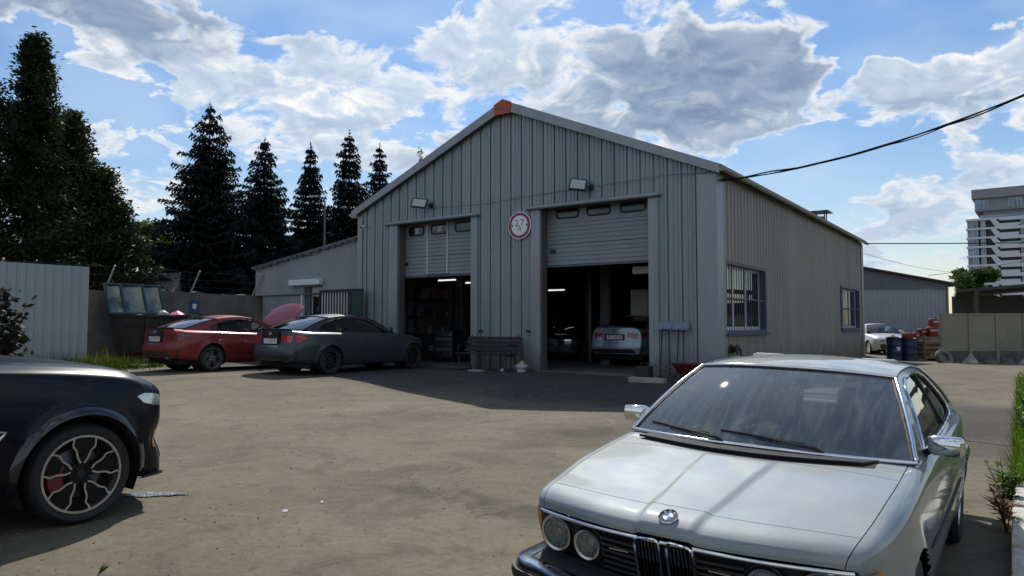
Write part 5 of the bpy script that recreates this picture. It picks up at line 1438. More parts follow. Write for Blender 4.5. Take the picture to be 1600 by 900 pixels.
    # lamps
    for y, r in ((.586, .081), (.388, .066)):
        for sd in (1, -1):
            z = .632; c = Vector(nose_pt(sd * y, z, .0)); T = Matrix.Translation(c) @ Matrix.Rotation(math.radians(-4) * sd, 4, 'Z') @ Matrix.Rotation(math.radians(-6), 4, 'Y')
            ring = [(r, .03), (r + .006, -.004), (r + .001, -.016), (r - .010, -.012), (r - .012, .01)]
            m = MB(); m.lathe([(a, b) for a, b in ring], 40, 'X'); o = m.build('headlamp', M['alu'], root, smooth=50); o.matrix_local = T
            MB().lathe([(.001, .075), (r * .35, .068), (r * .7, .045), (r - .012, .012)], 32, 'X').build('reflector', M['reflector'], o, smooth=60)
            MB().cyl((.02, 0, 0), (.06, 0, 0), .014, 10).build('bulb_cap', M['chrome'], o, smooth=40)
            MB().lathe([(.0005, -.020), (r * .5, -.017), (r * .8, -.011), (r - .010, -.004)], 36, 'X').build('lens', M['glass_lens'], o, smooth=60)
            rb = MB()
            for q in range(-4, 5):
                yy = q * r * .19; hh = math.sqrt(max(0, (r * .88) ** 2 - yy * yy)); xx = -.019 + .012 * (yy / r) ** 2
                rb.box(xx, xx + .003, yy - .0016, yy + .0016, -hh * .95, hh * .95)
            rb.build('lens_rib', M['glass_lens'], o)
            b = MB(); b.lathe([(r + .006, .03), (r + .016, .0), (r + .010, -.004), (r + .005, .02)], 40, 'X'); b.build('lamp_bezel', M['black_rubber'], o, smooth=50)
    # kidney grilles
    for sd in (1, -1):
        y0, y1 = (.010, .134)
        yy = [y0, y1] if sd > 0 else [-y1, -y0]
        def kid(g):
            a, b = yy[0] + g, yy[1] - g; zt, zb = .754 - g, .40 + g; r = .022
            inn, out_ = (a, b) if sd > 0 else (b, a); s_ = 1 if sd > 0 else -1
            o = []
            top_out = zt - .012; 
            pts = [(inn, zt), (out_, top_out), (out_ - s_ * .004, .56), (out_ - s_ * .030, zb), (inn + s_ * .004, zb)]
            P = resample(pts, 60)
            for _ in range(3): P = (P + np.roll(P, 1, 0) + np.roll(P, -1, 0)) / 3
            return [tuple(p) for p in P]
        A, B = kid(0), kid(.012); m = MB(); n = len(A)
        rows = [[nose_pt(y, z, .035) for y, z in A], [nose_pt(y, z, -.020) for y, z in A], [nose_pt(y * 1.0, z, -.026) for y, z in kid(.005)], [nose_pt(y, z, -.018) for y, z in B], [nose_pt(y, z, .03) for y, z in B]]
        for row in rows: m.v += row
        for a in range(4): m.f += [(a * n + q, a * n + (q + 1) % n, (a + 1) * n + (q + 1) % n, (a + 1) * n + q) for q in range(n)]
        kf = m.build('kidney_grille', M['chrome'], root, smooth=40)
        m = MB(); m.add([nose_pt(y, z, .032) for y, z in B], [tuple(range(n))]); m.build('grille_back', M['under'], kf)
        for q in range(7):
            y = yy[0] + .014 + (yy[1] - yy[0] - .028) * q / 6
            p0, p1 = Vector(nose_pt(y, .732, .004)), Vector(nose_pt(y, .425, .004)); m = MB()
            m.add([p0 + Vector((0, -.0035, 0)), p0 + Vector((0, .0035, 0)), p1 + Vector((0, .0035, 0)), p1 + Vector((0, -.0035, 0)), p0 + Vector((.022, -.0035, 0)), p0 + Vector((.022, .0035, 0)), p1 + Vector((.022, .0035, 0)), p1 + Vector((.022, -.0035, 0))], [(0, 1, 2, 3), (0, 4, 7, 3), (1, 5, 6, 2)])
            m.build('grille_slat', M['black_gloss'], kf)
        # side grille bars
        for q in range(8):
            z = .495 + q * .027; m = MB(); G = []
            for y in np.linspace(.13, .315 if .54 < z < .70 else .69, 10): 
                p = nose_pt(sd * y, z, .0); G.append([(p[0] + .030, p[1], z + .004), (p[0] + .004, p[1], z + .004), (p[0] + .004, p[1], z - .006), (p[0] + .030, p[1], z - .006)])
            m.grid(G); m.build('grille_bar', M['black_plastic'], root)
        # maker's thin bright dash on the grille
        p = nose_pt(sd * .22, .648, -.002); MB().box(p[0], p[0] + .004, p[1] - .045, p[1] + .045, .6465, .6505).build('grille_dash', M['alu'], root)
        # corner turn signal: wraps from the grille face round onto the wing
        m = MB(); G = []
        for z in np.linspace(.535, .712, 6):
            row = []; j = int(np.argmin(np.abs(sh.Z[0, :k[5]] - z))); ys = float(sh.Yh[0, j]); c = nose_pt(sd * ys, z, 0)
            for t in np.linspace(.12, 1, 11):
                if t < .4: p = nose_pt(sd * (ys + .008 - .035 * (1 - t / .4)), z, -.010); row.append(p)
                else:
                    f = (t - .4) / .6; xx = c[0] + .105 * f; h_, n_, _, _ = sh.tree.ray_cast(Vector((xx, sd * 2, z)), Vector((0, -sd, 0))); y = abs(h_.y) if h_ is not None else ys
                    row.append((xx, sd * (max(y, ys) + .011), z))
            G.append(row)
        m.grid(G); m.build('turn_signal', M['amber'], root, smooth=40)
    h_, n_, _, _ = sh.tree.ray_cast(Vector((-.792, 0, 3)), Vector((0, 0, -1))); n_ = n_ if n_.z > 0 else -n_
    n_ = (n_ + Vector((-.22, 0, 0))).normalized()
    zx = Vector((0, -1, 0)); yx = n_.cross(zx).normalized(); zx = yx.cross(n_)
    roundel(root, h_ + n_ * .0045, Matrix((zx, yx, n_)).transposed().to_4x4(), .041)
    # bumper
    def sweep(name, prof, mat, end, yw, xo, bow, wrap):
        G = []
        path = [(xo + bow * 1.0 + wrap * (1 - t), yw + .035 * 0, t) for t in np.linspace(0, .0, 1)]
        P = []
        for t in np.linspace(0, 1, 6): P.append((xo + bow + .10 + wrap * (1 - t), yw, (0, 1)))
        for t in np.linspace(0, PI / 2, 7)[1:]: P.append((xo + bow + .10 - .10 * math.sin(t), yw - .10 + .10 * math.cos(t), (-math.sin(t), math.cos(t))))
        for y in np.linspace(yw - .10, 0, 14)[1:]: P.append((xo + bow * (y / (yw - .10)) ** 2, y, (-1, 0)))
        P = P + [(x, -y, (n[0], -n[1])) for x, y, n in P[-2::-1]]
        for x, y, n in P: G.append([(x + end * 0 + n[0] * d, y + n[1] * d, z) for d, z in prof])
        if end < 0: G = [[(2.92 - p[0] , p[1], p[2]) for p in row] for row in G]
        return MB().grid(G).build(name, mat, root, smooth=45)
    sweep('front_bumper', [(-.05, .515), (-.01, .520), (.022, .512), (.034, .492), (.036, .47), (.036, .43), (.02, .395), (-.04, .385)], M['e24_bumper'], 1, .745, -.950, .12, .36)
    sweep('bumper_rubber', [(.030, .478), (.050, .476), (.056, .455), (.050, .432), (.030, .430)], M['black_rubber'], 1, .745, -.950, .12, .34)
    MB().box(-.80, -.66, -.62, .62, .20, .40).build('front_apron', M['e24_paint'], root, bevel=.03)
    G = [[(-.955 + .12 * (y / .70) ** 2, y, .505), (-.75 + .12 * (y / .70) ** 2, y, .515)] for y in np.linspace(-.70, .70, 16)]
    MB().grid(G).build('bumper_shelf', M['interior_black'], root)
    sweep('rear_bumper', [(-.05, .555), (.022, .552), (.036, .51), (.036, .47), (.02, .435), (-.04, .425)], M['e24_bumper'], -1, .80, -.98, .07, .30)
    # cowl grille: a louvred strip
    def deck_pt(x, y):
        h, n, _, _ = sh.tree.ray_cast(Vector((x, y, 3)), Vector((0, 0, -1))); return h
    m = MB(); slot = MB()
    n = 84
    for q in range(n):
        y = .60 - 1.20 * q / n; f = (y / .72); xx = .243 + .165 * f * f
        p = deck_pt(xx, y)
        if p is None: continue
        T = Matrix.Translation(p) @ Matrix.Rotation(.5 * (-1), 4, 'Z')
        m.box(-.080, .066, -.0032, .0032, .001, .014, T)
    m.build('cowl_grille', M['black_plastic'], root)
    G = []
    for y in np.linspace(-.61, .61, 30):
        f = y / .72; xx = .243 + .165 * f * f; p, p2 = deck_pt(xx - .082, y), deck_pt(xx + .068, y)
        if p and p2: G.append([tuple(p + Vector((0, 0, .0015))), tuple(p2 + Vector((0, 0, .0015)))])
    MB().grid(G).build('cowl_well', M['under'], root)
    # glasshouse
    belt = lambda x: (float(sh.col(9, np.array([x]))[0]), float(sh.col(10, np.array([x]))[0]))
    H = House(root, belt, (.475, .935), (1.165, 1.298), [(1.45, 1.318), (1.85, 1.322)], (2.22, 1.288), (2.98, .940), .36, .50, .16, .16, .050, M['e24_paint'], inset=.008, crownB=.012)
    MB().grid(H.screen('A', shrink=.0)).build('windscreen', M['glass_shield'], root, smooth=80)
    MB().grid(H.screen('C')).build('rear_window', M['glass_clear'], root, smooth=80)
    H.roof(M['e24_paint'])
    SA = H.screen('A', 24, 40)
    def rim(G): return [Vector(p) for p in G[0]] + [Vector(r[-1]) for r in G[1:]] + [Vector(p) for p in G[-1][::-1][1:]] + [Vector(r[0]) for r in G[::-1][1:-1]]
    R_ = rim(SA); c = sum(R_, Vector()) / len(R_)
    MB().tube([p + Vector((-.004, 0, .006)) for p in R_], .011, 8, True).build('screen_trim', M['chrome'], root, smooth=60)
    MB().tube([p + (c - p).normalized() * .018 + Vector((-.002, 0, .003)) for p in R_], .008, 6, True).build('screen_seal', M['black_rubber'], root, smooth=60)
    R2 = rim(H.screen('C', 12, 24)); MB().tube([p + Vector((.004, 0, .006)) for p in R2], .011, 8, True).build('rear_screen_trim', M['chrome'], root, smooth=60)
    win = [(.80, .955), (.90, 1.035), (1.06, 1.14), (1.24, 1.245), (1.40, 1.278), (1.7, 1.288), (2.0, 1.276), (2.16, 1.245), (2.36, 1.13), (2.515, 1.02), (2.50, .985), (2.40, .962), (1.9, .955), (1.3, .952)]
    for sd in (1, -1):
        H.ring(win, sd, M['e24_paint'])
        a = [(x, z) for x, z in win if x < 1.9]; cut = 1.86
        H.pane([(.80, .955), (.90, 1.035), (1.06, 1.14), (1.24, 1.245), (1.40, 1.278), (1.7, 1.288), (1.83, 1.284), (1.86, .955), (1.3, .952)], sd, M['glass_clear'])
        H.pane([(1.89, .955), (1.87, 1.283), (2.0, 1.276), (2.16, 1.245), (2.36, 1.13), (2.515, 1.02), (2.50, .985), (2.40, .962)], sd, M['glass_clear'])
        H.line(resample(win, 90), sd, .009, M['chrome'], 'window_trim', .004, True)
        W2_ = resample(win, 90); cc = W2_.mean(0); H.line(W2_ + (cc - W2_) * .035, sd, .012, M['black_rubber'], 'window_seal', -.006, True)
        H.line([(1.875, .96), (1.85, 1.28)], sd, .016, M['black_rubber'], 'window_divider', -.004)
        # gutter along the roof edge
        pts = [(H.edge(t, 'A')[0], H.edge(t, 'A')[2]) for t in np.linspace(.0, 1, 8)] + [(x, H.railz(x)) for x in np.linspace(1.2, 2.2, 10)] + [(H.edge(t, 'C')[0], H.edge(t, 'C')[2]) for t in np.linspace(1, .15, 6)]
        H.line(pts, sd, .008, M['trim_dark'], 'roof_gutter', .003)
        # door mirror
        b = (.76, sd * .80, .955)
        m = MB(); m.cyl((.80, sd * .765, .935), (.77, sd * .82, .975), .020, 10, .016); st_ = m.build('mirror_foot', M['black_plastic'], root, smooth=40)
        G = []
        for t, (hw, hh, xo) in ((0, (.001, .001, .0)), (.0, (.030, .038, .0)), (.2, (.048, .052, -.012)), (1, (.050, .050, -.010)), (1.12, (.036, .036, 0)), (1.13, (.001, .001, 0))):
            yy_ = .795 + t * .145; row = []
            for q in range(20):
                an_ = 2 * PI * q / 20; cx_ = abs(math.cos(an_)) ** .55 * math.copysign(1, math.cos(an_)); sz = abs(math.sin(an_)) ** .55 * math.copysign(1, math.sin(an_))
                row.append((.755 + xo + cx_ * hw, sd * yy_, 1.0 + sz * hh))
            G.append(row + [row[0]])
        MB().grid(G).build('door_mirror', M['chrome'], st_, smooth=50)
        # door handle, rubbing strip, side repeater
        sh.stick('door_handle', rrect(1.60, 1.78, .80, .825, .01), '+y' if sd > 0 else '-y', M['chrome'], root, .018, .016)
        sh.stick('side_strip', rrect(.40, 2.22, .545, .575, .01), '+y' if sd > 0 else '-y', M['black_rubber'], root, .008, .01)
        sh.stick('sill_trim', rrect(.40, 2.22, .255, .30, .012), '+y' if sd > 0 else '-y', M['steel_dark'], root, .006, .01)
        wheel(root, 0, sd * .725, .315, .20, .185, 'alloy', sd); wheel(root, 2.626, sd * .735, .315, .20, .185, 'alloy', sd)
        sh.stick('tail_lamp', [(sd * .30, .60), (sd * .64, .60), (sd * .64, .74), (sd * .30, .74)], 'x+', M['tail_red'], root, .008, .02)
    well(root, 0, .45, .80, .338, .32); well(root, 2.626, .45, .80, .338, .32)
    MB().box(-.55, 3.6, -.66, .66, .20, .42).build('floor_pan', M['under'], root)
    # wipers
    for (yp, yt, yb0) in ((.16, .52, .66), (-.36, .02, .20)):
        def scr(y, up): 
            f = abs(y) / .75; return Vector((.335 + .14 * f ** 2.3 + up * 1.75, y, .958 - .018 * f + up))
        P0 = scr(yp, -.004) + Vector((-.01, 0, .012)); P1 = scr((yp + yt) / 2, .014) + Vector((0, 0, .022)); P2 = scr(yt, .030) + Vector((0, 0, .018))
        MB().tube([P0, P0 + Vector((0, .03, .016)), P1, P2], [.012, .011, .008, .006], 6).build('wiper_arm', M['black_plastic'], root, smooth=50)
        Bp = [scr(y, .022 + .02 * k / 6) + Vector((0, 0, .012)) for k, y in enumerate(np.linspace(yp + .10, yb0, 7))]
        MB().tube(Bp, .006, 6).build('wiper_blade', M['black_rubber'], root)
    # cabin
    cab = MB(); cab.box(.55, 3.0, -.735, -.70, .35, .93); cab.box(.55, 3.0, .70, .735, .35, .93); cab.build('door_card', M['seat_cloth'], root)
    MB().box(.5, 3.0, -.70, .70, .30, .36).build('cabin_floor', M['interior_black'], root)
    MB().box(.42, .86, -.68, .68, .60, .915).build('dashboard', M['interior_black'], root, bevel=.05, smooth=50)
    MB().box(.62, .92, -.58, -.14, .80, .955).build('instrument_hood', M['interior_black'], root, bevel=.04, smooth=50)
    wheel_ring(root, Vector((1.10, -.37, .90)), .195, math.radians(-22))
    for y in (.37, -.37): seat(root, 1.60, y, .42, .50, 'seat_grey')
    MB().box(2.05, 2.4, -.62, .62, .42, .62).box(2.32, 2.5, -.62, .62, .6, .99).build('rear_seat', M['seat_grey'], root, bevel=.04, smooth=50)
    MB().box(1.12, 1.15, -.11, .11, 1.195, 1.26).build('inside_mirror', M['interior_black'], root, bevel=.012, smooth=50)
    MB().tube([(1.22, 0, 1.31), (1.17, 0, 1.28), (1.14, 0, 1.24)], .008, 6).build('mirror_stem', M['interior_black'], root)
    for y in (.36, -.40): MB().box(1.19, 1.36, y - .17, y + .17, 1.252, 1.266).build('sun_visor', M['seat_grey'], root, bevel=.005)
    MB().tube([(1.62, .12, 1.362), (1.66, .22, 1.36)], .004, 4).build('roof_scratch', M['trim_dark'], root)
    return root, sh
M['e24_bumper'] = pm('e24_bumper', (.22, .25, .29), .16, 1.0, .15, 6)
E24, _sh = classic_coupe()
def place(o, x, y, back_ang, zoff=0, sx=0, sy=0):
    """front axle at x,y; back_ang = direction of the tail; tilt follows the ground"""
    o.location = (x, y, zoff); o.rotation_mode = 'XYZ'
    o.rotation_euler = (sx, sy, back_ang)
BACK = PI / 2 - TH
place(E24, 1.092, 3.715, BACK, -.463, -.030 * -1, -.0137)
# ------------------------------------------------------------------ other cars
def modern_car(name, label, cat, paint, L=(.78, 2.81, 1.04), wsc=1.0, hsc=1.0, doors=4, plate_txt=None, wheels='multi', tint='glass_tint', hood_open=None, tyre=(.325, .225, .235), spoiler=True, tailmat='tail_red', front=False, boxy=False, dark_tail=False, res=.05, suv=False):
    root = thing(name, label, cat)
    fo, wb, ro = L; P = M[paint]
    T_ = [(-.78,.60,.26,.64,.36,.66,.52,.64,.60,.58,.68,.70), (-.70,.70,.20,.74,.36,.76,.52,.73,.64,.65,.745,.765), (-.45,.77,.18,.82,.36,.845,.54,.80,.72,.70,.82,.85),
          (0,.80,.18,.85,.36,.87,.58,.82,.80,.72,.885,.925), (.45,.80,.18,.85,.36,.88,.60,.83,.84,.735,.92,.97), (.8,.80,.18,.86,.36,.885,.62,.84,.86,.745,.935,.98),
          (1.7,.80,.19,.865,.36,.895,.66,.85,.89,.75,.955,1.0), (2.5,.80,.20,.87,.38,.90,.68,.855,.92,.74,.985,1.01), (2.81,.80,.22,.87,.40,.905,.70,.85,.93,.72,1.0,1.02),
          (3.2,.79,.24,.85,.42,.885,.70,.83,.93,.69,1.01,1.03), (3.6,.74,.28,.80,.42,.83,.68,.78,.93,.655,1.015,1.04), (3.85,.68,.32,.72,.44,.745,.66,.71,.92,.62,1.02,1.05)]
    def xm_(x):
        if x < 0: return x * fo / .78
        if x <= 2.81: return x * wb / 2.81
        return wb + (x - 2.81) * ro / 1.04
    def S(x): return float(xm_(x))
    st = []
    for r in T_:
        q = [xm_(r[0])]
        for c in range(1, 12): q.append(r[c] * (wsc if c in (1, 3, 5, 7, 9) else hsc))
        st.append(q)
    h = hsc
    keys = [(lambda x, s: s.col(1, x) - .25, 2), (1, lambda x, s: s.col(2, x) + .02), (3, 4), (5, 6), (7, 8), (9, 10), (lambda x, s: s.col(9, x) - .04, lambda x, s: s.col(10, x) + .008), (lambda x, s: s.col(9, x) * .5, lambda x, s: s.col(10, x) + (s.col(11, x) - s.col(10, x)) * .78), (lambda x, s: 0 * x, 11)]
    cutx = {'hood0': S(-.60), 'cowl': S(.52), 'dA': S(.60), 'dB': S(1.75 if doors == 4 else 2.05), 'dC': S(2.72), 'boot': S(3.28)}
    x0, x1 = -fo, wb + ro
    xs = [x for x in np.arange(x0, x1, res) if all(abs(x - c) > .3 * res for c in cutx.values())] + list(cutx.values()) + [x1, x0 + .02, x1 - .03]
    R = tyre[0]; AR = R + .035
    ar = [(0, R, AR), (wb, R, AR)]
    # finer stations round the arches
    xs += list(np.concatenate([np.arange(-AR - .04, AR + .05, .024), np.arange(wb - AR - .04, wb + AR + .05, .024)]) + .0007)
    xs = sorted(xs); xs = [x for i, x in enumerate(xs) if i == 0 or x - xs[i - 1] > .006 or x in cutx.values()]
    def raker(z): return .05 * math.exp(-((z - .52 * h) / .14) ** 2) - .05 * max(0, (z - .62 * h)) if not hasattr(z, 'shape') else .05 * np.exp(-((z - .52 * h) / .14) ** 2) - .05 * np.maximum(0, z - .62 * h)
    def rakef(z): return .0 * z if boxy else (.10 * np.maximum(0, np.asarray(z) - .55 * h) + .05 * np.maximum(0, .40 * h - np.asarray(z)))
    sh = Shell(st, keys, xs, [2, 4, 6, 7, 5, 3, 8, 9], ar, bowf=.10 if boxy else .26, bowr=.06 if boxy else .14, rakef=rakef, raker=raker, x_bow=(.9, .8), flare=.02)
    k = sh.krow; xm = (sh.xs[:-1] + sh.xs[1:]) / 2
    for i, x in enumerate(xm):
        for j in range(sh.J - 1):
            if j >= k[6]: l = ('nose_panel' if x < cutx['hood0'] else 'hood') if x < cutx['cowl'] else ('boot_lid' if x > cutx['boot'] else '')
            elif j >= k[1]:
                l = 'fender' if x < cutx['dA'] else ('front_door' if x < cutx['dB'] else ('rear_door' if doors == 4 and x < cutx['dC'] else 'rear_quarter'))
                if doors == 4 and l == 'rear_door' and False: l = ''
            else: l = 'sill'
            sh.label[i, j] = l
    org = {'hood': (cutx['cowl'], 0, .965 * h)} if hood_open else None
    sh.parts(root, {'*': P, 'sill': M['black_plastic']}, split_sides=('fender', 'front_door', 'rear_door', 'rear_quarter'), origin=org)
    if hood_open:
        ho = sh.objs['hood'][0]; ho.rotation_euler = (0, math.radians(hood_open), 0); ho.location = (cutx['cowl'], 0, 1.0 * h)
        MB().box(cutx['hood0'], cutx['cowl'], -.62 * wsc, .62 * wsc, .35, .78 * h).build('engine_bay', M['under'], root)
        MB().box(S(-.3), S(.25), -.3, .3, .78 * h, .86 * h).build('engine_cover', M['black_plastic'], root, bevel=.03)
        for s_ in (1, -1): MB().cyl((S(.1), s_ * .6 * wsc, .88 * h), (S(-.25), s_ * .58 * wsc, 1.3 * h), .012, 6).build('hood_strut', M['black_plastic'], root)
    sh.bvh()
    sh.cap(0, 'front_bumper', P, root, k[1], k[5]); sh.cap(-1, 'rear_bumper', P, root, k[1], k[5]); sh.bvh()
    # glasshouse
    belt = lambda x: (float(sh.col(9, np.array([x]))[0]), float(sh.col(10, np.array([x]))[0]))
    if boxy: A0, A1, rf, C1, C0 = (.62, .94), (1.20, 1.33), [(1.6, 1.36), (2.1, 1.355)], (2.55, 1.32), (3.1, 1.02)
    elif doors == 4: A0, A1, rf, C1, C0 = (.60, .945), (1.42, 1.335), [(1.8, 1.375), (2.2, 1.37)], (2.66, 1.325), (3.44, 1.035)
    else: A0, A1, rf, C1, C0 = (.62, .945), (1.48, 1.315), [(1.85, 1.345), (2.15, 1.335)], (2.55, 1.285), (3.46, 1.035)
    sc_ = lambda p: (S(p[0]), p[1] * h)
    H = House(root, belt, sc_(A0), sc_(A1), [sc_(p) for p in rf], sc_(C1), sc_(C0), .34, .30, .17, .13, .055, P, inset=.01)
    MB().grid(H.screen('A')).build('windscreen', M['glass_clear'], root, smooth=80)
    MB().grid(H.screen('C')).build('rear_window', M['glass_rear'] if not boxy else M['glass_clear'], root, smooth=80)
    H.roof(P)
    G = H.screen('C', 12, 24); rim_ = [Vector(p) for p in G[0]] + [Vector(r[-1]) for r in G[1:]] + [Vector(p) for p in G[-1][::-1][1:]] + [Vector(r[0]) for r in G[::-1][1:-1]]
    MB().tube([p + Vector((.003, 0, .003)) for p in rim_], .012, 6, True).build('window_seal', M['black_rubber'], root)
    G = H.screen('A', 12, 24); rim_ = [Vector(p) for p in G[0]] + [Vector(r[-1]) for r in G[1:]] + [Vector(p) for p in G[-1][::-1][1:]] + [Vector(r[0]) for r in G[::-1][1:-1]]
    MB().tube([p + Vector((-.003, 0, .003)) for p in rim_], .012, 6, True).build('window_seal', M['black_rubber'], root)
    if boxy: win = [(.86, .98), (1.28, 1.28), (1.7, 1.31), (2.3, 1.30), (2.52, 1.27), (2.8, 1.04), (2.0, .98)]
    elif doors == 4: win = [(.92, .985), (1.10, 1.095), (1.46, 1.265), (1.8, 1.315), (2.25, 1.308), (2.6, 1.262), (2.86, 1.165), (3.02, 1.075), (2.92, 1.035), (2.2, 1.005), (1.4, .985)]
    else: win = [(.96, .985), (1.14, 1.09), (1.5, 1.245), (1.85, 1.288), (2.15, 1.278), (2.42, 1.232), (2.68, 1.135), (2.80, 1.06), (2.70, 1.025), (2.0, 1.0), (1.4, .985)]
    win = [sc_(p) for p in win]; zr = lambda f, t: None
    cutw = cutx['dB'] + (.06 if doors == 4 else -.02)
    def clip(poly, xc, side_):
        out = []; n = len(poly)
        for i in range(n):
            a, b = poly[i], poly[(i + 1) % n]; ia, ib = (a[0] < xc) == side_, (b[0] < xc) == side_
            if ia: out.append(a)
            if ia != ib: t = (xc - a[0]) / (b[0] - a[0]); out.append((xc, a[1] + t * (b[1] - a[1])))
        return out
    for sd in (1, -1):
        H.ring(win, sd, P)
        H.pane(clip(win, cutw - .03, True), sd, M[tint]); H.pane(clip(win, cutw + .03, False), sd, M[tint if doors == 4 else 'glass_tint'])
        MB().add([(x, sd * (H.y(x, z) - .009), z) for x, z in ((cutw - .05, .99 * h), (cutw + .05, .99 * h), (cutw + .03, 1.31 * h), (cutw - .05, 1.31 * h))], [(0, 1, 2, 3)]).build('door_pillar', M['black_gloss'], root)
        W_ = resample(win, 90); H.line(W_, sd, .009, M['black_rubber'] if not boxy else M['chrome'], 'window_trim', .002, True)
        ax = '+y' if sd > 0 else '-y'
        sh.stick('door_handle', rrect(cutx['dB'] - .26, cutx['dB'] - .05, .80 * h, .83 * h, .012), ax, P, root, .022, .02)
        if doors == 4: sh.stick('door_handle', rrect(cutx['dC'] - .26, cutx['dC'] - .05, .825 * h, .855 * h, .012), ax, P, root, .022, .02)
        # mirror
        m = MB(); mx, my, mz = S(.98), sd * (.80 * wsc + .02), 1.02 * h
        m.box(mx - .06, mx + .09, min(my, my + sd * .20), max(my, my + sd * .20), mz - .05, mz + .08); mo = m.build('door_mirror', P if not suv else M['black_gloss'], root, bevel=.035, smooth=50)
        MB().cyl((mx, my - sd * .06, mz - .06), (mx + .01, my + sd * .05, mz - .03), .02, 8).build('mirror_foot', M['black_plastic'], mo)
        rr_ = tyre[2]
        wheel(root, 0, sd * (.87 * wsc - tyre[1] / 2 + .005), R, tyre[1], rr_, wheels, sd); wheel(root, wb, sd * (.89 * wsc - tyre[1] / 2), R, tyre[1], rr_, wheels, sd)
        # tail lamps wrap round the corner
        if boxy:
            sh.stick('tail_lamp', [(sd * .34, .66 * h), (sd * .60, .66 * h), (sd * .60, .84 * h), (sd * .34, .84 * h)], 'x+', M[tailmat], root, .01)
        else:
            xe = wb + ro
            sh.stick('tail_lamp', [(sd * .36 * wsc, .80 * h), (sd * .63 * wsc, .74 * h), (sd * .66 * wsc, .80 * h), (sd * .655 * wsc, .915 * h), (sd * .36 * wsc, .90 * h)], 'x+', M[tailmat], root, .008, .015, 8)
            sh.stick('tail_lamp', [(xe - .42, .865 * h), (xe - .20, .76 * h), (xe - .145, .76 * h), (xe - .145, .915 * h), (xe - .30, .93 * h)], ax, M[tailmat], root, .010, .015, 8)
            sh.stick('rear_vent', [(xe - .12, .38 * h), (xe - .16, .56 * h), (xe - .19, .56 * h), (xe - .16, .38 * h)], ax, M['black_plastic'], root, .006, .015, 6)
        if front:
            sh.stick('headlamp', [(sd * .30 * wsc, .62 * h), (sd * .56 * wsc, .63 * h), (sd * .57 * wsc, .70 * h), (sd * .30 * wsc, .70 * h)], 'x-', M['glass_lamp'], root, .012, .02, 6)
    well(root, 0, .48, .87 * wsc, AR + .004, R); well(root, wb, .48, .87 * wsc, AR + .004, R)
    MB().box(-fo + .3, wb + ro - .25, -.70 * wsc, .70 * wsc, .19, .40).build('floor_pan', M['under'], root)
    # tail furniture
    xe = wb + ro
    if not boxy:
        sh.stick('diffuser', [(-.60 * wsc, .355 * h), (.60 * wsc, .355 * h), (.55 * wsc, .47 * h), (-.55 * wsc, .47 * h)], 'x+', M['black_plastic'], root, .012, .03, 8)
        for y in (-.48, .48) if doors == 2 else (-.46, -.36): MB().lathe([(.036, .0), (.040, .10), (.034, .10), (.030, .0)], 16, 'X', (xe - .09, y, .335 * h)).build('exhaust_pipe', M['chrome'], root, smooth=40)
    if spoiler:
        G = []
        for y in np.linspace(-.60 * wsc, .60 * wsc, 17):
            f = abs(y) / (.62 * wsc); G.append([(xe - .13 - .12 * f * f, y, 1.05 * h - .012 * f), (xe - .0 - .13 * f ** 2.2, y, 1.085 * h - .02 * f), (xe + .01 - .13 * f ** 2.2, y, 1.075 * h - .02 * f), (xe - .03 - .13 * f ** 2.2, y, 1.03 * h - .012 * f)])
        MB().grid(G).build('boot_spoiler', M['black_gloss'] if dark_tail else P, root, smooth=40)
    def tail_x(z, y=0):
        h_, n, _, _ = sh.tree.ray_cast(Vector((9, y, z)), Vector((-1, 0, 0))); return h_.x if h_ else xe
    if dark_tail: sh.stick('tail_trim', [(-.335 * wsc, .73 * h), (.335 * wsc, .73 * h), (.345 * wsc, 1.01 * h), (-.345 * wsc, 1.01 * h)], 'x+', M['black_gloss'], root, .006, .01, 8)
    if plate_txt:
        zc = .79 * h; sh.stick('plate_recess', rrect(-.31, .31, zc - .085, zc + .085, .02), 'x+', M['black_plastic'], root, .0075 if dark_tail else .004, .01, 4)
        plate(root, plate_txt, Vector((tail_x(zc) + .014, 0, zc)), ROT_TAIL)
        roundel(root, Vector((tail_x(.955 * h) + .012, 0, .955 * h)), ROT_TAIL, .041)
        sh.stick('boot_strip', rrect(-.30, .30, .665 * h, .678 * h, .005), 'x+', M['alu'], root, .008, .01, 4)
    MB().add([(S(2.50), -.018, 1.385 * h + (.02 if doors == 4 else -.01)), (S(2.50), .018, 1.385 * h + (.02 if doors == 4 else -.01)), (S(2.68), 0, 1.37 * h + (.02 if doors == 4 else -.015)), (S(2.68), 0, 1.44 * h)], [(0, 1, 3), (1, 2, 3), (0, 3, 2), (0, 2, 1)]).build('roof_antenna', M['black_plastic'] if dark_tail else P, root)
    if front:
        sh.stick('radiator_grille', rrect(-.26, .26, .56 * h, .70 * h, .02), 'x-', M['black_plastic'], root, .012, .02, 5)
        sh.stick('lower_grille', rrect(-.55, .55, .30 * h, .50 * h, .03), 'x-', M['black_plastic'], root, .012, .02, 6)
    # cabin
    MB().box(S(.62), S(3.2), -.66 * wsc, .66 * wsc, .3, .36).build('cabin_floor', M['interior_black'], root)
    MB().box(S(.60), S(1.02), -.64 * wsc, .64 * wsc, .6, .93 * h).build('dashboard', M['interior_black'], root, bevel=.05)
    for y in (-.36, .36): seat(root, S(1.62), y, .30, .48, 'interior_black')
    MB().box(S(2.5), S(2.72), -.6 * wsc, .6 * wsc, .4, .98 * h).box(S(2.72), S(3.36), -.62 * wsc, .62 * wsc, .9 * h, .97 * h).build('rear_seat', M['interior_black'], root, bevel=.04)
    wheel_ring(root, Vector((S(1.16), -.36, .88 * h)), .18, math.radians(-22))
    return root, sh
M['glass_rear'] = glass('glass_rear', (.10, .12, .15), .03)
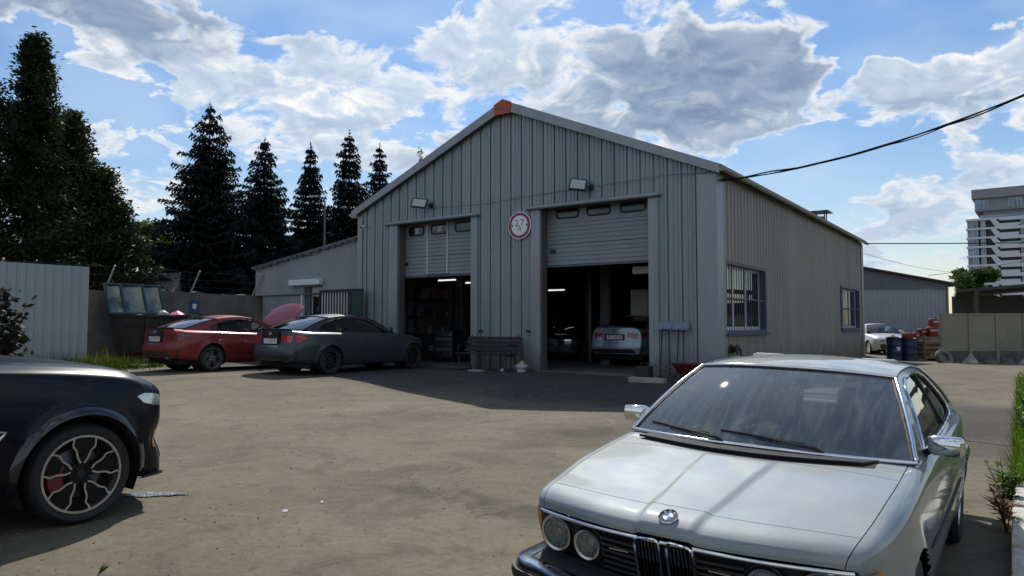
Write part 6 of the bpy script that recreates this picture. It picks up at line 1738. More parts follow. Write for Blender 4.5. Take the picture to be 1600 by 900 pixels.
M['glass_lamp'] = pm('glass_lamp', (.6, .62, .62), .1, .6, .2, 30, coat=1.0)
def place_car(o, rear_contact, half, wb, fwd_ang=PI / 2 - TH, z=None):
    """rear_contact: ground point of the right rear tyre; the nose points along fwd_ang"""
    f = Vector((math.cos(fwd_ang), math.sin(fwd_ang), 0)); r = Vector((f.y, -f.x, 0))
    c = Vector((*rear_contact, 0)) - r * half; fr = c + f * wb
    zr, zf = gz(c.x, c.y), gz(fr.x, fr.y)
    if z is not None: zr = zf = z
    o.location = (fr.x, fr.y, zf); o.rotation_euler = (0, -math.atan2(zr - zf, wb), fwd_ang + PI)
red, _ = modern_car('coupe_car', 'metallic red coupe with its bonnet raised, parked beside the concrete wall', 'car', 'red_paint', (.76, 2.69, .98), .975, .985, doors=2, plate_txt='BC 2522 KC', wheels='multi', tint='glass_clear', hood_open=53, tyre=(.322, .235, .245), dark_tail=True, tailmat='tail_dark' if 'tail_dark' in M else 'tail_red')
place_car(red, (-7.28, 17.52), .77, 2.69)
gre, _ = modern_car('sedan_car', 'dark grey blue sedan parked with its nose at the left workshop door', 'car', 'grey_paint', (.78, 2.81, 1.04), 1.0, 1.0, doors=4, plate_txt='AC 3267 IM', wheels='dark', tint='glass_tint', tyre=(.325, .235, .235), dark_tail=True)
place_car(gre, (-4.30, 17.02), .79, 2.81)
sil, _ = modern_car('sedan_car', 'silver blue sedan standing inside the right workshop bay with its tail to the door', 'car', 'silver_paint', (.78, 2.81, 1.04), 1.0, 1.0, doors=4, plate_txt='BC 5560 TB', wheels='multi', tint='glass_tint')
sil.location = (5.0, 22.9, .015); sil.rotation_euler = (0, 0, BACK + PI)
dk, _ = modern_car('sedan_car', 'black car deep inside the right workshop bay, left of the silver one', 'car', 'dark_paint', (.78, 2.81, 1.04), 1.0, 1.0, doors=4, wheels='multi', front=True, res=.08)
q = bl(-6.6, 4.6); dk.location = (q.x, q.y, .015); dk.rotation_euler = (0, 0, BACK + .05)
old, _ = modern_car('old_sedan', 'old silver sedan with a dark front half hidden behind the far workshop corner', 'car', 'old_paint', (.80, 2.65, 1.15), .96, .99, doors=4, wheels='alloy', tint='glass_clear', front=True, boxy=True, spoiler=False, res=.08)
old.location = (16.75, 32.3, gz(16.75, 32.3)); old.rotation_euler = (0, 0, BACK + .45)

# ------------------------------------------------------------------ black SUV, front half in the picture
def suv():
    root = thing('suv_car', 'black SUV with black and silver spoked wheels cut by the left edge of the picture', 'car')
    #      x     ws   zs   wl   zl   wm   zm   w4   z4    w5    z5    z7
    st = [(-0.900, 0.720, 0.240, 0.760, 0.360, 0.780, 0.550, 0.782, 0.765, 0.745, 0.825, 0.865),
          (-0.860, 0.780, 0.220, 0.820, 0.360, 0.840, 0.560, 0.832, 0.805, 0.775, 0.880, 0.920),
          (-0.660, 0.840, 0.220, 0.880, 0.380, 0.900, 0.600, 0.872, 0.903, 0.790, 0.965, 1.005),
          (-0.300, 0.870, 0.260, 0.910, 0.420, 0.930, 0.640, 0.892, 1.001, 0.805, 1.065, 1.120),
          (0.000, 0.880, 0.280, 0.930, 0.440, 0.945, 0.680, 0.912, 1.041, 0.825, 1.105, 1.170),
          (0.450, 0.880, 0.280, 0.920, 0.440, 0.940, 0.700, 0.922, 1.081, 0.835, 1.140, 1.210),
          (0.850, 0.880, 0.280, 0.920, 0.440, 0.940, 0.720, 0.922, 1.101, 0.845, 1.155, 1.225),
          (1.800, 0.880, 0.280, 0.920, 0.440, 0.940, 0.740, 0.922, 1.121, 0.855, 1.180, 1.240),
          (2.860, 0.880, 0.300, 0.940, 0.460, 0.950, 0.760, 0.922, 1.151, 0.845, 1.195, 1.225),
          (3.400, 0.850, 0.320, 0.900, 0.480, 0.910, 0.760, 0.882, 1.161, 0.815, 1.215, 1.235),
          (3.880, 0.720, 0.380, 0.760, 0.520, 0.780, 0.760, 0.762, 1.131, 0.725, 1.185, 1.205)]
    keys = [(lambda x, s: s.col(1, x) - .25, 2), (1, lambda x, s: s.col(2, x) + .02), (3, 4), (5, 6), (7, 8), (9, 10), (lambda x, s: s.col(9, x) - .035, lambda x, s: s.col(10, x) + .014), (lambda x, s: s.col(9, x) * .5, lambda x, s: s.col(10, x) + (s.col(11, x) - s.col(10, x)) * .8), (lambda x, s: 0 * x, 11)]
    R, AR = .355, .412
    cuts = [-.70, .56, .60, 1.80, 2.75, 3.5]
    xs = [x for x in np.arange(-.90, 3.88, .03) if all(abs(x - c) > .008 for c in cuts)] + cuts + [3.88]
    sh = Shell(st, keys, xs, [3, 4, 8, 9, 8, 4, 8, 9], [(0, R, AR), (2.864, R, AR)], bowf=.235, bowr=.12, rakef=lambda z: .05 * np.maximum(0, np.asarray(z) - .62) + .06 * np.exp(-((np.asarray(z) - .52) / .10) ** 2) , x_bow=(.62, .6), flare=.022)
    k = sh.krow; xm = (sh.xs[:-1] + sh.xs[1:]) / 2
    for i, x in enumerate(xm):
        for j in range(sh.J - 1):
            if j >= k[6]: l = ('nose_panel' if x < -.70 else 'hood') if x < .60 else ''
            elif j >= k[1]: l = 'fender' if x < .60 else ('front_door' if x < 1.8 else ('rear_door' if x < 2.75 else 'rear_quarter'))
            else: l = 'sill'
            sh.label[i, j] = l
    P = M['suv_paint']
    sh.parts(root, {'*': P, 'sill': M['black_plastic']}, split_sides=('fender', 'front_door', 'rear_door', 'rear_quarter'), gap=.003)
    sh.bvh(); sh.cap(0, 'front_bumper', P, root, k[1], k[5]); sh.cap(-1, 'tail_panel', P, root, k[1], k[5]); sh.bvh()
    belt = lambda x: (float(sh.col(9, np.array([x]))[0]), float(sh.col(10, np.array([x]))[0]))
    H = House(root, belt, (.72, 1.15), (1.42, 1.56), [(1.9, 1.60), (2.6, 1.60)], (3.30, 1.56), (3.75, 1.21), .30, .22, .18, .10, .06, P)
    MB().grid(H.screen('A')).build('windscreen', M['glass_clear'], root, smooth=80); MB().grid(H.screen('C')).build('rear_window', M['glass_rear'], root, smooth=80); H.roof(P)
    win = [(1.02, 1.13), (1.46, 1.50), (1.9, 1.545), (2.7, 1.54), (3.15, 1.49), (3.35, 1.26), (3.2, 1.19), (2.0, 1.14)]
    for sd in (1, -1):
        H.ring(win, sd, P); H.pane(win, sd, M['glass_tint']); H.line(resample(win, 90), sd, .010, M['black_rubber'], 'window_trim', .002, True)
        ax = '+y' if sd > 0 else '-y'
        wheel(root, 0, sd * .825, R, .255, .272, 'twin', sd, steer=0.0); wheel(root, 2.864, sd * .825, R, .265, .272, 'twin', sd)
        # brake caliper behind the spokes
        m = MB()
        G = []
        for q in range(9):
            a = PI + .55 - 1.1 * q / 8 if sd else 0; G.append([(math.cos(a) * r_, sd * (.825 + y_), R + math.sin(a) * r_) for r_, y_ in ((.125, .055), (.130, .088), (.225, .088), (.232, .055))])
        G = [[(-p[0], p[1], p[2]) for p in row] for row in G]
        m.grid(G); m.build('brake_caliper', M['caliper'], root, smooth=40)
        # arch lining edge: gloss black cladding round the opening
        def arch(cx, nm):
            G = []
            for t in np.linspace(-.12, PI + .12, 40):
                row = []
                for dr, off in ((.0, .004), (.012, .020), (.055, .018), (.066, .002)):
                    x, z = cx + math.cos(t) * (AR + dr), R + math.sin(t) * (AR + dr)
                    h_, n, _, _ = sh.tree.ray_cast(Vector((x, sd * 2.5, z)), Vector((0, -sd, 0)))
                    y = h_.y if h_ is not None and abs(h_.y) > .6 else sd * .93
                    row.append((x, y + sd * off, z))
                G.append(row)
            MB().grid(G).build('arch_cladding', M['black_gloss'], root, smooth=50)
        arch(0, 'a'); arch(2.864, 'b')
        sh.stick('headlamp', [(-.40, .875), (-.45, .825), (-.55, .795), (-.64, .785), (-.645, .86), (-.56, .885), (-.46, .895)], ax, M['glass_lamp'], root, .004, .02, 10)
        sh.stick('side_marker', rrect(-.590, -.562, .46, .60, .010), ax, M['amber'], root, .006, .012, 5)
        # wing vent: bright outline with a black mesh inside
        vent = [(.50, .715), (.95, .735), (.95, .52), (.80, .44), (.72, .44)]
        V_ = resample(vent, 50); vin = [(x * .90 + .082, z * .90 + .062) for x, z in vent]
        def onside(x, z, off):
            h_, n, _, _ = sh.tree.ray_cast(Vector((x, sd * 2.5, z)), Vector((0, -sd, 0))); return (x, h_.y + sd * off if h_ else sd * .94, z)
        MB().tube([onside(x, z, .006) for x, z in V_], .010, 6, True).build('vent_trim', M['alu'], root, smooth=60)
        sh.stick('vent_mesh', vin, ax, M['black_plastic'], root, .003, .01, 5)
        sh.stick('door_handle', rrect(1.52, 1.74, .93, .965, .012), ax, P, root, .02, .02)
        sh.stick('tail_lamp', [(sd * .3, .92), (sd * .68, .90), (sd * .68, 1.04), (sd * .3, 1.04)], 'x+', M['tail_red'], root, .008, .02)
        m = MB(); m.box(1.02, 1.18, min(sd * .92, sd * 1.13), max(sd * .92, sd * 1.13), 1.12, 1.26); m.build('door_mirror', M['black_gloss'], root, bevel=.04, smooth=50)
        MB().cyl((1.1, sd * .82, 1.12), (1.1, sd * .95, 1.17), .02, 8).build('mirror_foot', M['black_plastic'], root)
        # kidneys and lower intakes on the nose
        sh.stick('kidney_grille', rrect(min(sd * .02, sd * .34), max(sd * .02, sd * .34), .60, .80, .05), 'x-', M['black_gloss'], root, .015, .03, 6)
        sh.stick('bumper_intake', [(sd * .42, .32), (sd * .66, .34), (sd * .66, .56), (sd * .46, .50)], 'x-', M['black_plastic'], root, .008, .02, 6)
        # front lip running to the wheel
        G = []
        for x in np.linspace(-.64, -.44, 8):
            h_, n, _, _ = sh.tree.ray_cast(Vector((x, sd * 2.5, .30)), Vector((0, -sd, 0)))
            y = abs(h_.y) if h_ is not None and abs(h_.y) > .45 else None
            if y is None: continue
            G.append([(x, sd * (y - .03), .265), (x - .02, sd * (y + .028), .262), (x - .02, sd * (y + .028), .245), (x, sd * (y - .05), .235)])
        if len(G) > 3: MB().grid(G).build('bumper_lip', M['black_gloss'], root, smooth=40)
        # crease along the side of the wing
    sh.stick('lower_grille', rrect(-.36, .36, .30, .52, .04), 'x-', M['black_plastic'], root, .01, .02, 6)
    well(root, 0, .50, .93, AR + .004, R); well(root, 2.864, .50, .93, AR + .004, R)
    MB().box(-.4, 3.6, -.78, .78, .24, .50).build('floor_pan', M['under'], root)
    MB().box(.75, 3.4, -.74, .74, .4, .46).build('cabin_floor', M['interior_black'], root); MB().box(.72, 1.1, -.74, .74, .7, 1.08).build('dashboard', M['interior_black'], root, bevel=.05)
    for y in (-.38, .38): seat(root, 1.75, y, .55, .5, 'interior_black')
    MB().box(2.7, 2.95, -.66, .66, .6, 1.25).build('rear_seat', M['interior_black'], root, bevel=.05)
    wheel_ring(root, Vector((1.28, -.38, 1.03)), .185, math.radians(-22), 'interior_black')
    return root, sh
SUV, SUVsh = suv()
fa = PI / 2 - TH + .03
fw = Vector((math.cos(fa), math.sin(fa), 0)); rt = Vector((fw.y, -fw.x, 0))
c = Vector((-3.11, 5.27, 0)) - rt * .90
SUV.location = (c.x, c.y, -.276); SUV.rotation_euler = (0, 0, fa + PI)
ORD = ['first', 'second', 'third', 'fourth', 'fifth', 'sixth', 'seventh', 'eighth', 'ninth']
# ------------------------------------------------------------------ fittings on the front wall
def wallthing(name, label, cat, x, y, z, group=None): return thing(name, label, cat, bl(x, y, z), -TH, group)
sg = wallthing('width_limit_sign', 'round white 2,7 m width limit sign with a red rim between the two doors', 'sign', -5.10, -.06, 3.69)
RX = Matrix.Rotation(PI / 2, 4, 'X')
m = MB(); m.lathe([(.001, -.012), (.352, -.012), (.358, -.006), (.352, .012), (.001, .012)], 48, 'Y'); m.build('sign_disc', M['white_paint'], sg, smooth=30)
m = MB(); m.lathe([(.255, -.0135), (.335, -.0135)], 48, 'Y'); m.build('sign_rim', M['sign_red'], sg)
T = Matrix.Translation((0, -.0135, .055)) @ RX; text_mesh('2,7', .25, 'sign_figure', M['black_paint'], sg, T, sx=.95)
T = Matrix.Translation((0, -.0135, -.11)) @ RX; text_mesh('M', .15, 'sign_letter', M['black_paint'], sg, T)
for s in (-1, 1):
    MB().add([(s * .245, -.0137, .05), (s * .245, -.0137, -.05), (s * .185, -.0137, .0)], [(0, 1, 2)]).build('sign_arrow', M['black_paint'], sg)
MB().box(-.02, .02, .012, .05, -.15, .15).build('sign_bracket', M['steel_dark'], sg)
for (x, z, lab, w, h_) in ((-8.34, 4.52, 'small rectangular floodlight over the left door', .44, .30), (-3.22, 4.47, 'rectangular floodlight over the right door', .42, .32)):
    f = wallthing('floodlight', lab, 'floodlight', x, -.04, z, 'floodlights on the front wall')
    T = Matrix.Translation((-.02, -.26, .04)) @ Matrix.Rotation(math.radians(28), 4, 'Z') @ Matrix.Rotation(math.radians(-24), 4, 'X') @ Matrix.Rotation(math.radians(8), 4, 'Y')
    b = MB().box(-w / 2, w / 2, 0, .05, -h_ / 2, h_ / 2, T).build('lamp_housing', M['black_plastic'], f, bevel=.008)
    MB().box(-w / 2 + .035, w / 2 - .035, -.004, -.0005, -h_ / 2 + .035, h_ / 2 - .035, T).build('lamp_glass', M['lamp_face'], b)
    fm = MB()
    for q in range(5): zz = -h_ / 2 + .05 + q * .05; fm.box(-w / 2 + .02, w / 2 - .02, .05, .075, zz, zz + .006, T)
    fm.build('cooling_fin', M['black_plastic'], b)
    MB().tube([(.20, 0, -.02), (.20, -.12, -.03), (.12, -.20, .0)], .014, 6).box(.15, .25, -.015, .01, -.09, .05).build('lamp_bracket', M['black_plastic'], f)
cm_ = wallthing('security_camera', 'little white security camera high on the left front corner', 'camera', -10.80, -.04, 4.10)
MB().cyl((0, -.02, .02), (.05, -.20, -.03), .035, 12).build('camera_body', M['white_paint'], cm_, smooth=40); MB().cyl((0, 0, 0), (.0, -.06, .01), .02, 8).build('camera_mount', M['white_paint'], cm_)
MB().cyl((.048, -.195, -.028), (.056, -.222, -.036), .026, 12).build('camera_lens', M['black_gloss'], cm_)
# snow pushers standing upside down by the right door
for (x, tilt, lab, w_) in ((-1.18, -.12, 'snow pusher with a slanted grey blade, leaning upside down nearest the right door', .34), (-.80, .0, 'snow pusher with a straight grey blade, leaning upside down nearest the building corner', .42)):
    s = wallthing('snow_pusher', lab, 'snow shovel', x, -.20, 0, 'snow pushers against the front wall')
    T = Matrix.Translation((0, .02, 1.12)) @ Matrix.Rotation(tilt, 4, 'Y')
    G = [[T @ Vector((xx + (.05 if k > 1 else -.02) * (tilt != 0), yy, zz)) for xx in np.linspace(-w_ / 2, w_ / 2, 7)] for k, (yy, zz) in enumerate(((-.06, -.09), (-.02, -.10), (.06, -.06), (.10, .02), (.11, .10)))]
    MB().grid([[tuple(p) for p in row] for row in G]).build('blade', M['shovel_grey'], s, smooth=60)
    MB().cyl((0, -.10, .04), (0, .045, 1.06), .017, 8).build('handle', M['shovel_handle'], s, smooth=40)
    MB().tube([(-.06, -.11, .02), (.06, -.11, .02)], .016, 6).build('grip', M['black_plastic'], s)
# hose tap on the side wall
ht = wallthing('hose_tap', 'black hose fitting low on the side wall at the corner', 'tap', .06, .78, .45)
MB().lathe([(.03, 0), (.11, .0), (.11, .03), (.06, .04), (.06, .10), (.11, .11), (.11, .14), (.03, .14)], 20, 'X', (0, 0, .15)).build('hose_reel', M['black_plastic'], ht, smooth=40)
MB().tube([(.07, .1, .2), (.10, .3, .15), (.06, .45, .0), (.05, .5, -.3)], .018, 6).build('hose', M['black_rubber'], ht)
# roof vent
rv = MB(); zv = HE + .95 * (HA - HE) / (BW / 2) + .12; xv = -.95; yv2 = 14.6
rv.cyl((xv, yv2 + .25, zv - .1), (xv, yv2 + .25, zv + .30), .13, 16); rv.build('roof_vent', M['trim'], wk, smooth=40)
v2 = MB(); v2.box(xv - .36, xv + .36, yv2 - .45, yv2 + .45, zv + .42, zv + .46)
for (a, b) in ((-.2, -.25), (.2, -.25), (-.2, .1), (.2, .1)): v2.box(xv + a - .02, xv + a + .02, yv2 + b - .02, yv2 + b + .02, zv - .1, zv + .42)
v2.build('vent_cowl', M['trim_dark'], wk)
# ------------------------------------------------------------------ bench
bn = wallthing('park_bench', 'dark slatted bench with cast iron armrests between the two workshop doors', 'bench', -5.78, -.55, 0)
bn.location.z = gz(bn.location.x, bn.location.y)
for k in range(4): MB().box(-.86, .86, -.24 + k * .105, -.15 + k * .105, .40, .43).build('seat_slat', M['wood_dark'], bn, bevel=.006)
for k in range(4):
    T = Matrix.Translation((0, .20 + k * .035, .50 + k * .10)) @ Matrix.Rotation(math.radians(-17), 4, 'X'); MB().box(-.86, .86, -.012, .013, -.042, .042, T).build('back_slat', M['wood_dark'], bn, bevel=.006)
for s in (-.74, .74):
    f = MB(); f.tube([(s, -.25, 0), (s, -.20, .18), (s, -.22, .38), (s, .16, .38), (s, .20, .50), (s, .34, .88)], .020, 6); f.tube([(s, .30, 0), (s, .20, .2), (s, .16, .38)], .020, 6)
    f.tube([(s, -.20, .39), (s, -.26, .52), (s, -.22, .62), (s, -.05, .655), (s, .14, .62), (s, .26, .64)], .017, 6); f.tube([(s, -.25, 0), (s, .30, 0)], .014, 6)
    f.build('side_frame', M['iron'], bn, smooth=50)
# white carrier bag
def bag(name, label, loc, sx, sz, mat, seed, cat='bag', group=None):
    r = random.Random(seed); m = MB(); G = []
    for i in range(11):
        t = i / 10; rad = sx * max(.10, (1 - t) ** .55 * (.75 + .45 * min(1, t * 4)) * (1 + .25 * math.sin(t * 9 + seed))); row = []
        for k in range(16): a = 2 * PI * k / 16; q = rad * (1 + r.uniform(-.16, .16)); row.append((math.cos(a) * q, math.sin(a) * q * .85, sz * t + r.uniform(-.012, .012)))
        G.append(row + [row[0]])
    m.grid(G); m.add(G[-1][:-1], [tuple(range(16))])
    o = m.build(name, mat, None, smooth=70); o.location = loc; tag(o, label, cat, group); return o
p = bl(-4.78, -.45); bag('carrier_bag', 'crumpled white plastic bag on the ground beside the bench', (p.x, p.y, gz(p.x, p.y) - .01), .155, .27, M['bag_white'], 3)
p = bl(-5.15, -.75); bag('paper_cup', 'small pale crumpled scrap under the bench end', (p.x, p.y, gz(p.x, p.y) - .005), .06, .08, M['bag_white'], 5, 'litter')
p = bl(-5.75, -1.0); o = MB().box(-.22, .2, -.1, .1, -.01, .035).build('flat_stone', M['slab'], None, bevel=.012); o.location = (p.x, p.y, gz(p.x, p.y)); o.rotation_euler = (0, 0, -TH); tag(o, 'flat pale stone on the ground in front of the bench', 'stone')
# wheelbarrow and kerb piece at the right door
wb_ = wallthing('wheelbarrow', 'dark red wheelbarrow lying by the right door, half hidden behind the silver coupe', 'wheelbarrow', -.12, -1.15, 0); wb_.scale = (.85, .85, .85); wb_.location.z = gz(wb_.location.x, wb_.location.y)
G = []
for (z, ax_, ay) in ((.20, .26, .20), (.48, .46, .34)):
    G.append([(math.copysign(abs(math.cos(a)) ** .5, math.cos(a)) * ax_, math.copysign(abs(math.sin(a)) ** .5, math.sin(a)) * ay, z) for a in np.linspace(0, 2 * PI, 25)])
m = MB(); m.grid(G); m.add(G[0][:-1], [tuple(range(24))]); m.build('tray', M['barrow_red'], wb_, smooth=40)
MB().tube([(-.85, -.28, .42), (-.3, -.2, .20), (.45, -.06, .17), (.62, 0, .17)], .017, 6).tube([(-.85, .28, .42), (-.3, .2, .20), (.45, .06, .17)], .017, 6).tube([(-.25, -.2, .2), (-.32, -.24, .0)], .015, 6).tube([(-.25, .2, .2), (-.32, .24, .0)], .015, 6).build('barrow_frame', M['steel_dark'], wb_, smooth=50)
MB().lathe([(.10, -.035), (.165, -.035), (.18, 0), (.165, .035), (.10, .035)], 20, 'Y', (.62, 0, .18)).lathe([(.001, -.03), (.11, -.03), (.11, .03), (.001, .03)], 16, 'Y', (.62, 0, .18)).build('barrow_wheel', M['black_rubber'], wb_, smooth=40)
kp = wallthing('kerb_piece', 'loose pale kerb piece on the ground at the right door post', 'kerbstone', -1.0, -1.25, 0); kp.location.z = gz(kp.location.x, kp.location.y)
MB().box(-.45, .35, -.1, .1, -.02, .10).build('kerb_block', M['slab'], kp, bevel=.02)
tb = wallthing('toolbox', 'small black box standing at the foot of the right door post', 'box', -1.35, -.75, 0); tb.location.z = gz(tb.location.x, tb.location.y)
MB().box(-.16, .16, -.12, .12, 0, .30).build('box_body', M['black_plastic'], tb, bevel=.015); MB().tube([(-.1, 0, .30), (-.08, 0, .36), (.08, 0, .36), (.1, 0, .30)], .012, 6).build('handle', M['black_plastic'], tb)
# ------------------------------------------------------------------ inside the workshop
for (x, y, z, L_, dy, lab) in ((-9.62, 2.4, 2.565, .72, 0, 'lit tube lamp in the middle of the left bay'), (-8.55, 2.4, 2.45, .6, 0, 'lit tube lamp at the right side of the left bay'), (-7.74, 6.0, 2.335, .65, 0, 'lit tube lamp at the left of the right bay')):
    t = wallthing('tube_lamp', lab, 'lamp', x, y, z, 'tube lamps inside the workshop')
    MB().cyl((-L_ / 2, 0, 0), (L_ / 2, 0, 0), .022, 10).build('tube', M['tube_light'], t); MB().box(-L_ / 2, L_ / 2, -.03, .03, .023, .07).build('lamp_tray', M['white_paint'], t)
    MB().tube([(-L_ / 3, 0, .07), (-L_ / 3, 0, 1.4)], .006, 4).tube([(L_ / 3, 0, .07), (L_ / 3, 0, 1.4)], .006, 4).build('lamp_chain', M['steel_dark'], t)
hw = wallthing('wall_heater', 'pale oblong heater box high inside the right bay', 'heater', -2.1, 1.2, 2.50); MB().box(-.42, .28, -.1, .12, -.10, .10).build('heater_case', M['white_paint'], hw, bevel=.04, smooth=40); MB().box(-.36, .22, -.104, -.1005, -.06, .03).build('heater_grille', M['plate_white'], hw)
nb_ = wallthing('notice_board', 'white board standing behind the silver sedan in the right bay', 'board', -3.5, 4.2, 1.45); MB().box(-.55, .55, -.02, .02, -.02, .72).build('board_sheet', M['paper'], nb_); MB().box(-.02, .0, -.03, -.021, -.02, .72).build('board_joint', M['trim'], nb_); MB().box(-.5, -.46, .021, .05, -1.25, .7).box(.46, .5, .021, .05, -1.25, .7).build('board_leg', M['steel_dark'], nb_)
for (x, y) in ((-4.35, 3.2), (-1.6, 3.4), (-9.7, 3.2)):
    lp = wallthing('lift_post', {-4.35: 'grey lift post left of the silver sedan', -1.6: 'grey lift post right of the silver sedan', -9.7: 'tall lift post in the left bay under the lit tube'}[x], 'lift', x, y, 0, 'vehicle lift posts in the workshop')
    MB().box(-.14, .14, -.1, .1, 0, 3.3).build('column', M['lift_grey'], lp, bevel=.01); MB().box(-.2, .2, -.16, -.1, .35, .75).build('carriage', M['steel_dark'], lp); MB().box(-.3, .3, -.25, .25, 0, .03).build('foot_plate', M['steel_dark'], lp)
    MB().box(-.05, .05, -.9, -.16, .42, .48).build('lift_arm', M['steel_dark'], lp)
tr_ = wallthing('tool_trolley', 'dark tool trolley with pale drawer fronts in the left bay', 'tool trolley', -8.95, 1.7, 0)
MB().box(-.36, .36, -.24, .24, .12, .98).build('cabinet', M['black_plastic'], tr_, bevel=.015)
for k in range(5): MB().box(-.31, .31, -.262, -.242, .20 + k * .15, .31 + k * .15).build('drawer', M['alu'] if k in (0, 2, 4) else M['trim_dark'], tr_, bevel=.008)
for sx in (-.3, .3):
    for sy in (-.18, .18): MB().lathe([(.02, -.02), (.06, -.02), (.06, .02), (.02, .02)], 12, 'Y', (sx, sy, .06)).build('castor', M['black_rubber'], tr_)
sf = wallthing('storage_rack', 'dark shelving rack with boxes and bottles along the left bay', 'shelf', -9.95, 2.1, 0)
for x in (-.9, .9):
    for y in (-.2, .2): MB().box(x - .02, x + .02, y - .02, y + .02, 0, 2.3).build('upright', M['steel_dark'], sf)
for z in (.3, .85, 1.4, 1.95): MB().box(-.92, .92, -.24, .24, z, z + .03).build('shelf_board', M['steel_dark'], sf)
r = random.Random(12); SH_N = {.33: 'lowest', .88: 'second', 1.43: 'third', 1.98: 'top'}
for z in (.33, .88, 1.43, 1.98):
    nth = 0
    x = -.85
    while x < .7:
        w = r.uniform(.12, .3); hgt = r.uniform(.12, .34)
        if r.random() < .75:
            p = bl(-9.95 + x + w / 2, 2.1, z)
            if r.random() < .5:
                o = MB().box(-w / 2, w / 2, -.14, .14, 0, hgt).build('stored_box', M[r.choice(('debris', 'blue_drum', 'int_wall', 'rust'))], None, bevel=.008); lab = ORD[nth] + ' item from the left, a dull box on the ' + SH_N[z] + ' rack shelf'; ct = 'box'
            else:
                o = MB().lathe([(.001, 0), (w * .35, 0), (w * .36, hgt * .7), (w * .14, hgt * .85), (w * .14, hgt), (.001, hgt)], 14, 'Z').build('oil_bottle', M[r.choice(('black_plastic', 'white_trim', 'int_wall'))], None, smooth=40); lab = ORD[nth] + ' item from the left, an oil bottle on the ' + SH_N[z] + ' rack shelf'; ct = 'bottle'
            o.location = p; o.rotation_euler = (0, 0, -TH); tag(o, lab, ct, 'goods on the rack in the left bay'); nth += 1
        x += w + .03
# ------------------------------------------------------------------ dumpster with open lid
dp = Vector((-10.36, 20.7, 0)); dz = gz(dp.x, dp.y)
da = math.atan2(BV.y, BV.x)          # long side along the wall
db = thing('waste_container', 'dark waste container with its glossy green ribbed lid thrown open against the wall', 'dumpster', (dp.x, dp.y, dz), da)
m = MB(); G = []
for (z, sx, sy) in ((.10, .68, .42), (.3, .72, .52), (1.22, .80, .60), (1.30, .84, .64)): G.append([(-sx, -sy, z), (sx, -sy, z), (sx, sy, z), (-sx, sy, z), (-sx, -sy, z)])
m.grid(G); m.add(G[0][:4], [(0, 1, 2, 3)]); m.build('bin_body', M['dumpster'], db)
for y in (-.67, .63): MB().box(-.87, .87, y, y + .04, 1.28, 1.33).build('bin_rim', M['dumpster'], db)
for x in (-.42, 0, .42): MB().box(x - .03, x + .03, -.635, -.58, .3, 1.25).build('bin_rib', M['dumpster'], db)
for x in (-.55, .55):
    for y in (-.35, .35): MB().lathe([(.03, -.03), (.09, -.03), (.09, .03), (.03, .03)], 14, 'Y', (x, y, .09)).build('castor', M['black_rubber'], db)
MB().cyl((-.9, -.3, 1.05), (-.79, -.3, 1.05), .035, 8).cyl((.79, -.3, 1.05), (.9, -.3, 1.05), .035, 8).build('lifting_pin', M['steel_dark'], db)
T = Matrix.Translation((0, .62, 1.36)) @ Matrix.Rotation(math.radians(66), 4, 'X')
xs_ = [-.80, -.36, .28, .80]
for a, b in zip(xs_, xs_[1:]):
    G = []
    for u in np.linspace(a + .03, b - .03, 7):
        row = []
        for v in np.linspace(.05, .92, 7):
            bul = -.05 * math.sin(PI * (u - a) / (b - a)) - .04 * math.sin(PI * v / .95); row.append(tuple(T @ Vector((u, v, bul))))
        G.append(row)
    MB().grid(G).build('lid_panel', M['dump_lid'], db, smooth=60)
for x in xs_: MB().box(x - .03, x + .03, .0, .97, -.03, .03, T).build('lid_rib', M['dump_lid_rim'], db, bevel=.008)
for v in (.02, .95): MB().box(-.82, .82, v - .03, v + .03, -.028, .028, T).build('lid_edge', M['dump_lid_rim'], db)
f = BV; s_ = Vector((BV.y, -BV.x, 0))
for (a, b, mt, sx, sz, lab, sd_) in ((.22, -.30, 'bag_white', .20, .30, 'white rubbish bag heaped on the waste container', 7), (.62, -.35, 'bag_pink', .24, .28, 'bright pink rubbish bag at the right end of the waste container', 8), (-.4, -.2, 'debris', .30, .18, 'dark rubbish heap in the left end of the waste container', 9)):
    p = dp + f * a + Vector((-BV.y, BV.x, 0)) * b; bag('rubbish_bag', lab, (p.x, p.y, dz + 1.17), sx, sz, M[mt], sd_, 'rubbish bag', 'rubbish in the waste container')
# slabs and junk by the container foot
r = random.Random(31)
for k, (px, py, sx, sy, sz, lab) in enumerate(((-10.0, 18.9, .55, .35, .06, 'pale concrete slab lying flat in front of the waste container'), (-10.9, 19.4, .35, .3, .16, 'broken dark concrete lump left of the flat slab'))):
    o = MB().box(-sx, sx, -sy, sy, -.03, sz).build('concrete_slab', M['slab' if k == 0 else 'debris'], None, bevel=.02); o.location = (px, py, gz(px, py)); o.rotation_euler = (.03, .04, .4 + k); tag(o, lab, 'slab')
